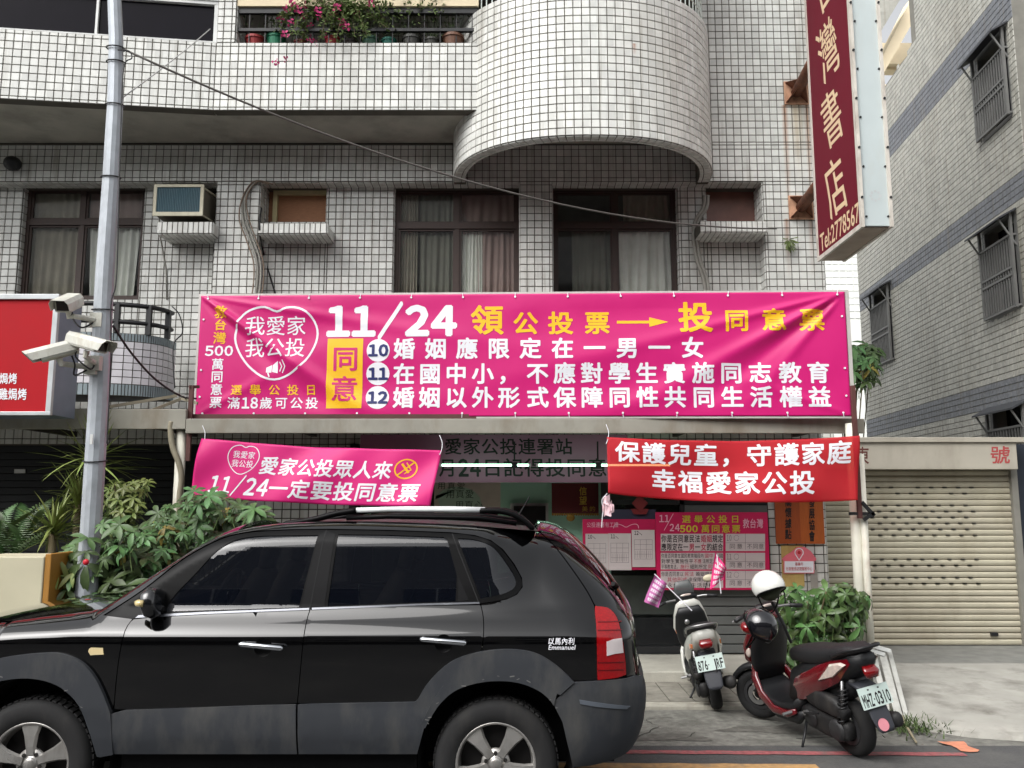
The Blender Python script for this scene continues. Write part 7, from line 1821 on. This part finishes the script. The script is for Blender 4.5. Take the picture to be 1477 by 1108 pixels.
for k in range(26):
    a = P(random.uniform(430, 520), random.uniform(-6, 20), 10.1); e = P(random.uniform(398, 560), random.uniform(8, 60), 9.86 + random.uniform(-.12, .15)); m_ = (a + e) / 2 + Vector((0, -.08, .10)); pts_ = catmull([tuple(a), tuple(m_), tuple(e)], 8); sprays.append(pts_); b.tube(pts_, .004, 4, cap=False)
q = b.build('branch', stem_m, bo_); q['kind'] = 'stuff'
b = MB(); fl_ = MB()
def leaflet(mb, c_, s1, s2_):
    d_ = Vector((random.gauss(0, 1), random.gauss(0, 1), random.gauss(0, .7))).normalized() * s1; w_ = d_.orthogonal().normalized() * s2_; mb.add([c_, c_ + d_ * .5 + w_, c_ + d_, c_ + d_ * .5 - w_], [(0, 1, 2, 3)])
for pts_ in sprays:
    for p_ in pts_:
        for k in range(5): leaflet(b, Vector(p_) + Vector((random.gauss(0, .03), random.gauss(0, .03), random.gauss(0, .03))), .055, .016)
for k in range(620): leaflet(b, P(random.uniform(430, 640), random.gauss(6, 10), random.uniform(9.85, 10.15)), .06, .018)
q = b.build('foliage', mat('bougainvillea_leaf', (104, 124, 70), rough=.6, var=.25, scale=9), bo_, fix=False); q['kind'] = 'stuff'
fm2 = mat('blossom_pink', (190, 50, 112), rough=.6, var=.15, scale=20); bme = None
spots = [(414, 12), (430, 14), (438, 24), (404, 28), (410, 49), (447, 38), (463, 26), (480, 22), (492, 32), (447, 56), (455, 62), (397, 89), (413, 87), (425, 3), (468, 50), (440, 8), (486, 12), (500, 40), (421, 34), (458, 14), (536, 4), (515, 20)]
for x, y in spots:
    c_ = P(x, y, 9.84 if y < 70 else 9.82)
    if bme is None:
        bb = MB()
        for k in range(6): leaflet(bb, Vector((random.gauss(0, .02), random.gauss(0, .02), random.gauss(0, .02))), .05, .022)
        q = bb.build('blossom', fm2, bo_, local=True, fix=False); bme = q.data
    else: q = bpy.data.objects.new('blossom', bme); C.objects.link(q); q.parent = bo_
    q.location = c_ - ORG[bo_.name]; q.rotation_euler = (random.random() * 6, random.random() * 6, 0); q.scale = (random.uniform(.7, 1.1),) * 3 if y < 70 else (.8,) * 3
# folded metal trestle leaning on the posts
o = thing('folded_trestle', 'folded grey metal trestle table leaning beside the white post', 'trestle', G(1285, 1040))
tm_ = mat('trestle_grey', (190, 190, 184), rough=.5, metal=.3, dirt=(120, 116, 106), dirtamt=.4, dscale=9)
for (a, c), d1, d2, w in ((((1258, 938), (1282, 1040)), 8.0, 7.35, .05), (((1270, 935), (1298, 1042)), 8.05, 7.3, .06), (((1282, 938), (1308, 1040)), 8.1, 7.35, .04), (((1262, 942), (1262, 1010)), 8.15, 7.9, .03)):
    MB().bar(P(*a, d1), Vector((P(*c, d2).x, d2, max(.01, P(*c, d2).z))), w, .03).build('leg', tm_, o, bevel=.003)
for (a, c) in (((1253, 930), (1284, 939)), ((1250, 936), (1276, 944))): MB().bar(P(*a, 8.0), P(*c, 7.95), .06, .03).build('top_rail', white_m, o, bevel=.003)
# weeds and a stick at the ramp corner
wc = G(1312, 1052); b = MB()
for k in range(420):
    c_ = Vector((wc.x + random.gauss(0, .14), wc.y + random.gauss(.05, .14), .01)); d_ = Vector((random.gauss(0, .6), random.gauss(0, .6), random.uniform(.2, .9))).normalized() * random.uniform(.03, .10); w_ = Vector((-d_.y, d_.x, 0)).normalized() * .007
    b.add([c_ - w_, c_ + w_, c_ + d_ + w_ * .4, c_ + d_ * 1.2], [(0, 1, 2, 3)])
solo(b, 'weeds', mat('weed_green2', (70, 88, 44), rough=.7, var=.3, scale=12), 'patch of low weeds at the corner of the pale ramp', 'weeds', kind='stuff', fix=False)
solo(MB().tube([G(1296, 1028) + Z_ * .05, G(1308, 1052) + Z_ * .02, G(1322, 1074) + Z_ * .012], [.012, .011, .008], 6), 'stick', mat('dry_stick', (150, 140, 116), rough=.8), 'dry stick lying out of the weeds onto the gutter', 'stick', smooth=True)
# debris: leaves and grit on the gutter
b = MB()
for k in range(160):
    x = random.uniform(-3, 6); y = random.choice((random.uniform(6.5, 7.5), random.uniform(7.15, 7.45))); a = random.uniform(0, 6.28); r = random.uniform(.004, .014); c_ = Vector((x, y, .004))
    b.add([c_ + Vector((math.cos(a + t) * r, math.sin(a + t) * r * .6, random.uniform(0, .003))) for t in (0, 1.6, 3.1, 4.7)], [(0, 1, 2, 3)])
solo(b, 'litter', mat('grit_brown', (96, 82, 62), rough=.9), 'scattered grit and leaf scraps along the gutter', 'litter', kind='stuff', fix=False)
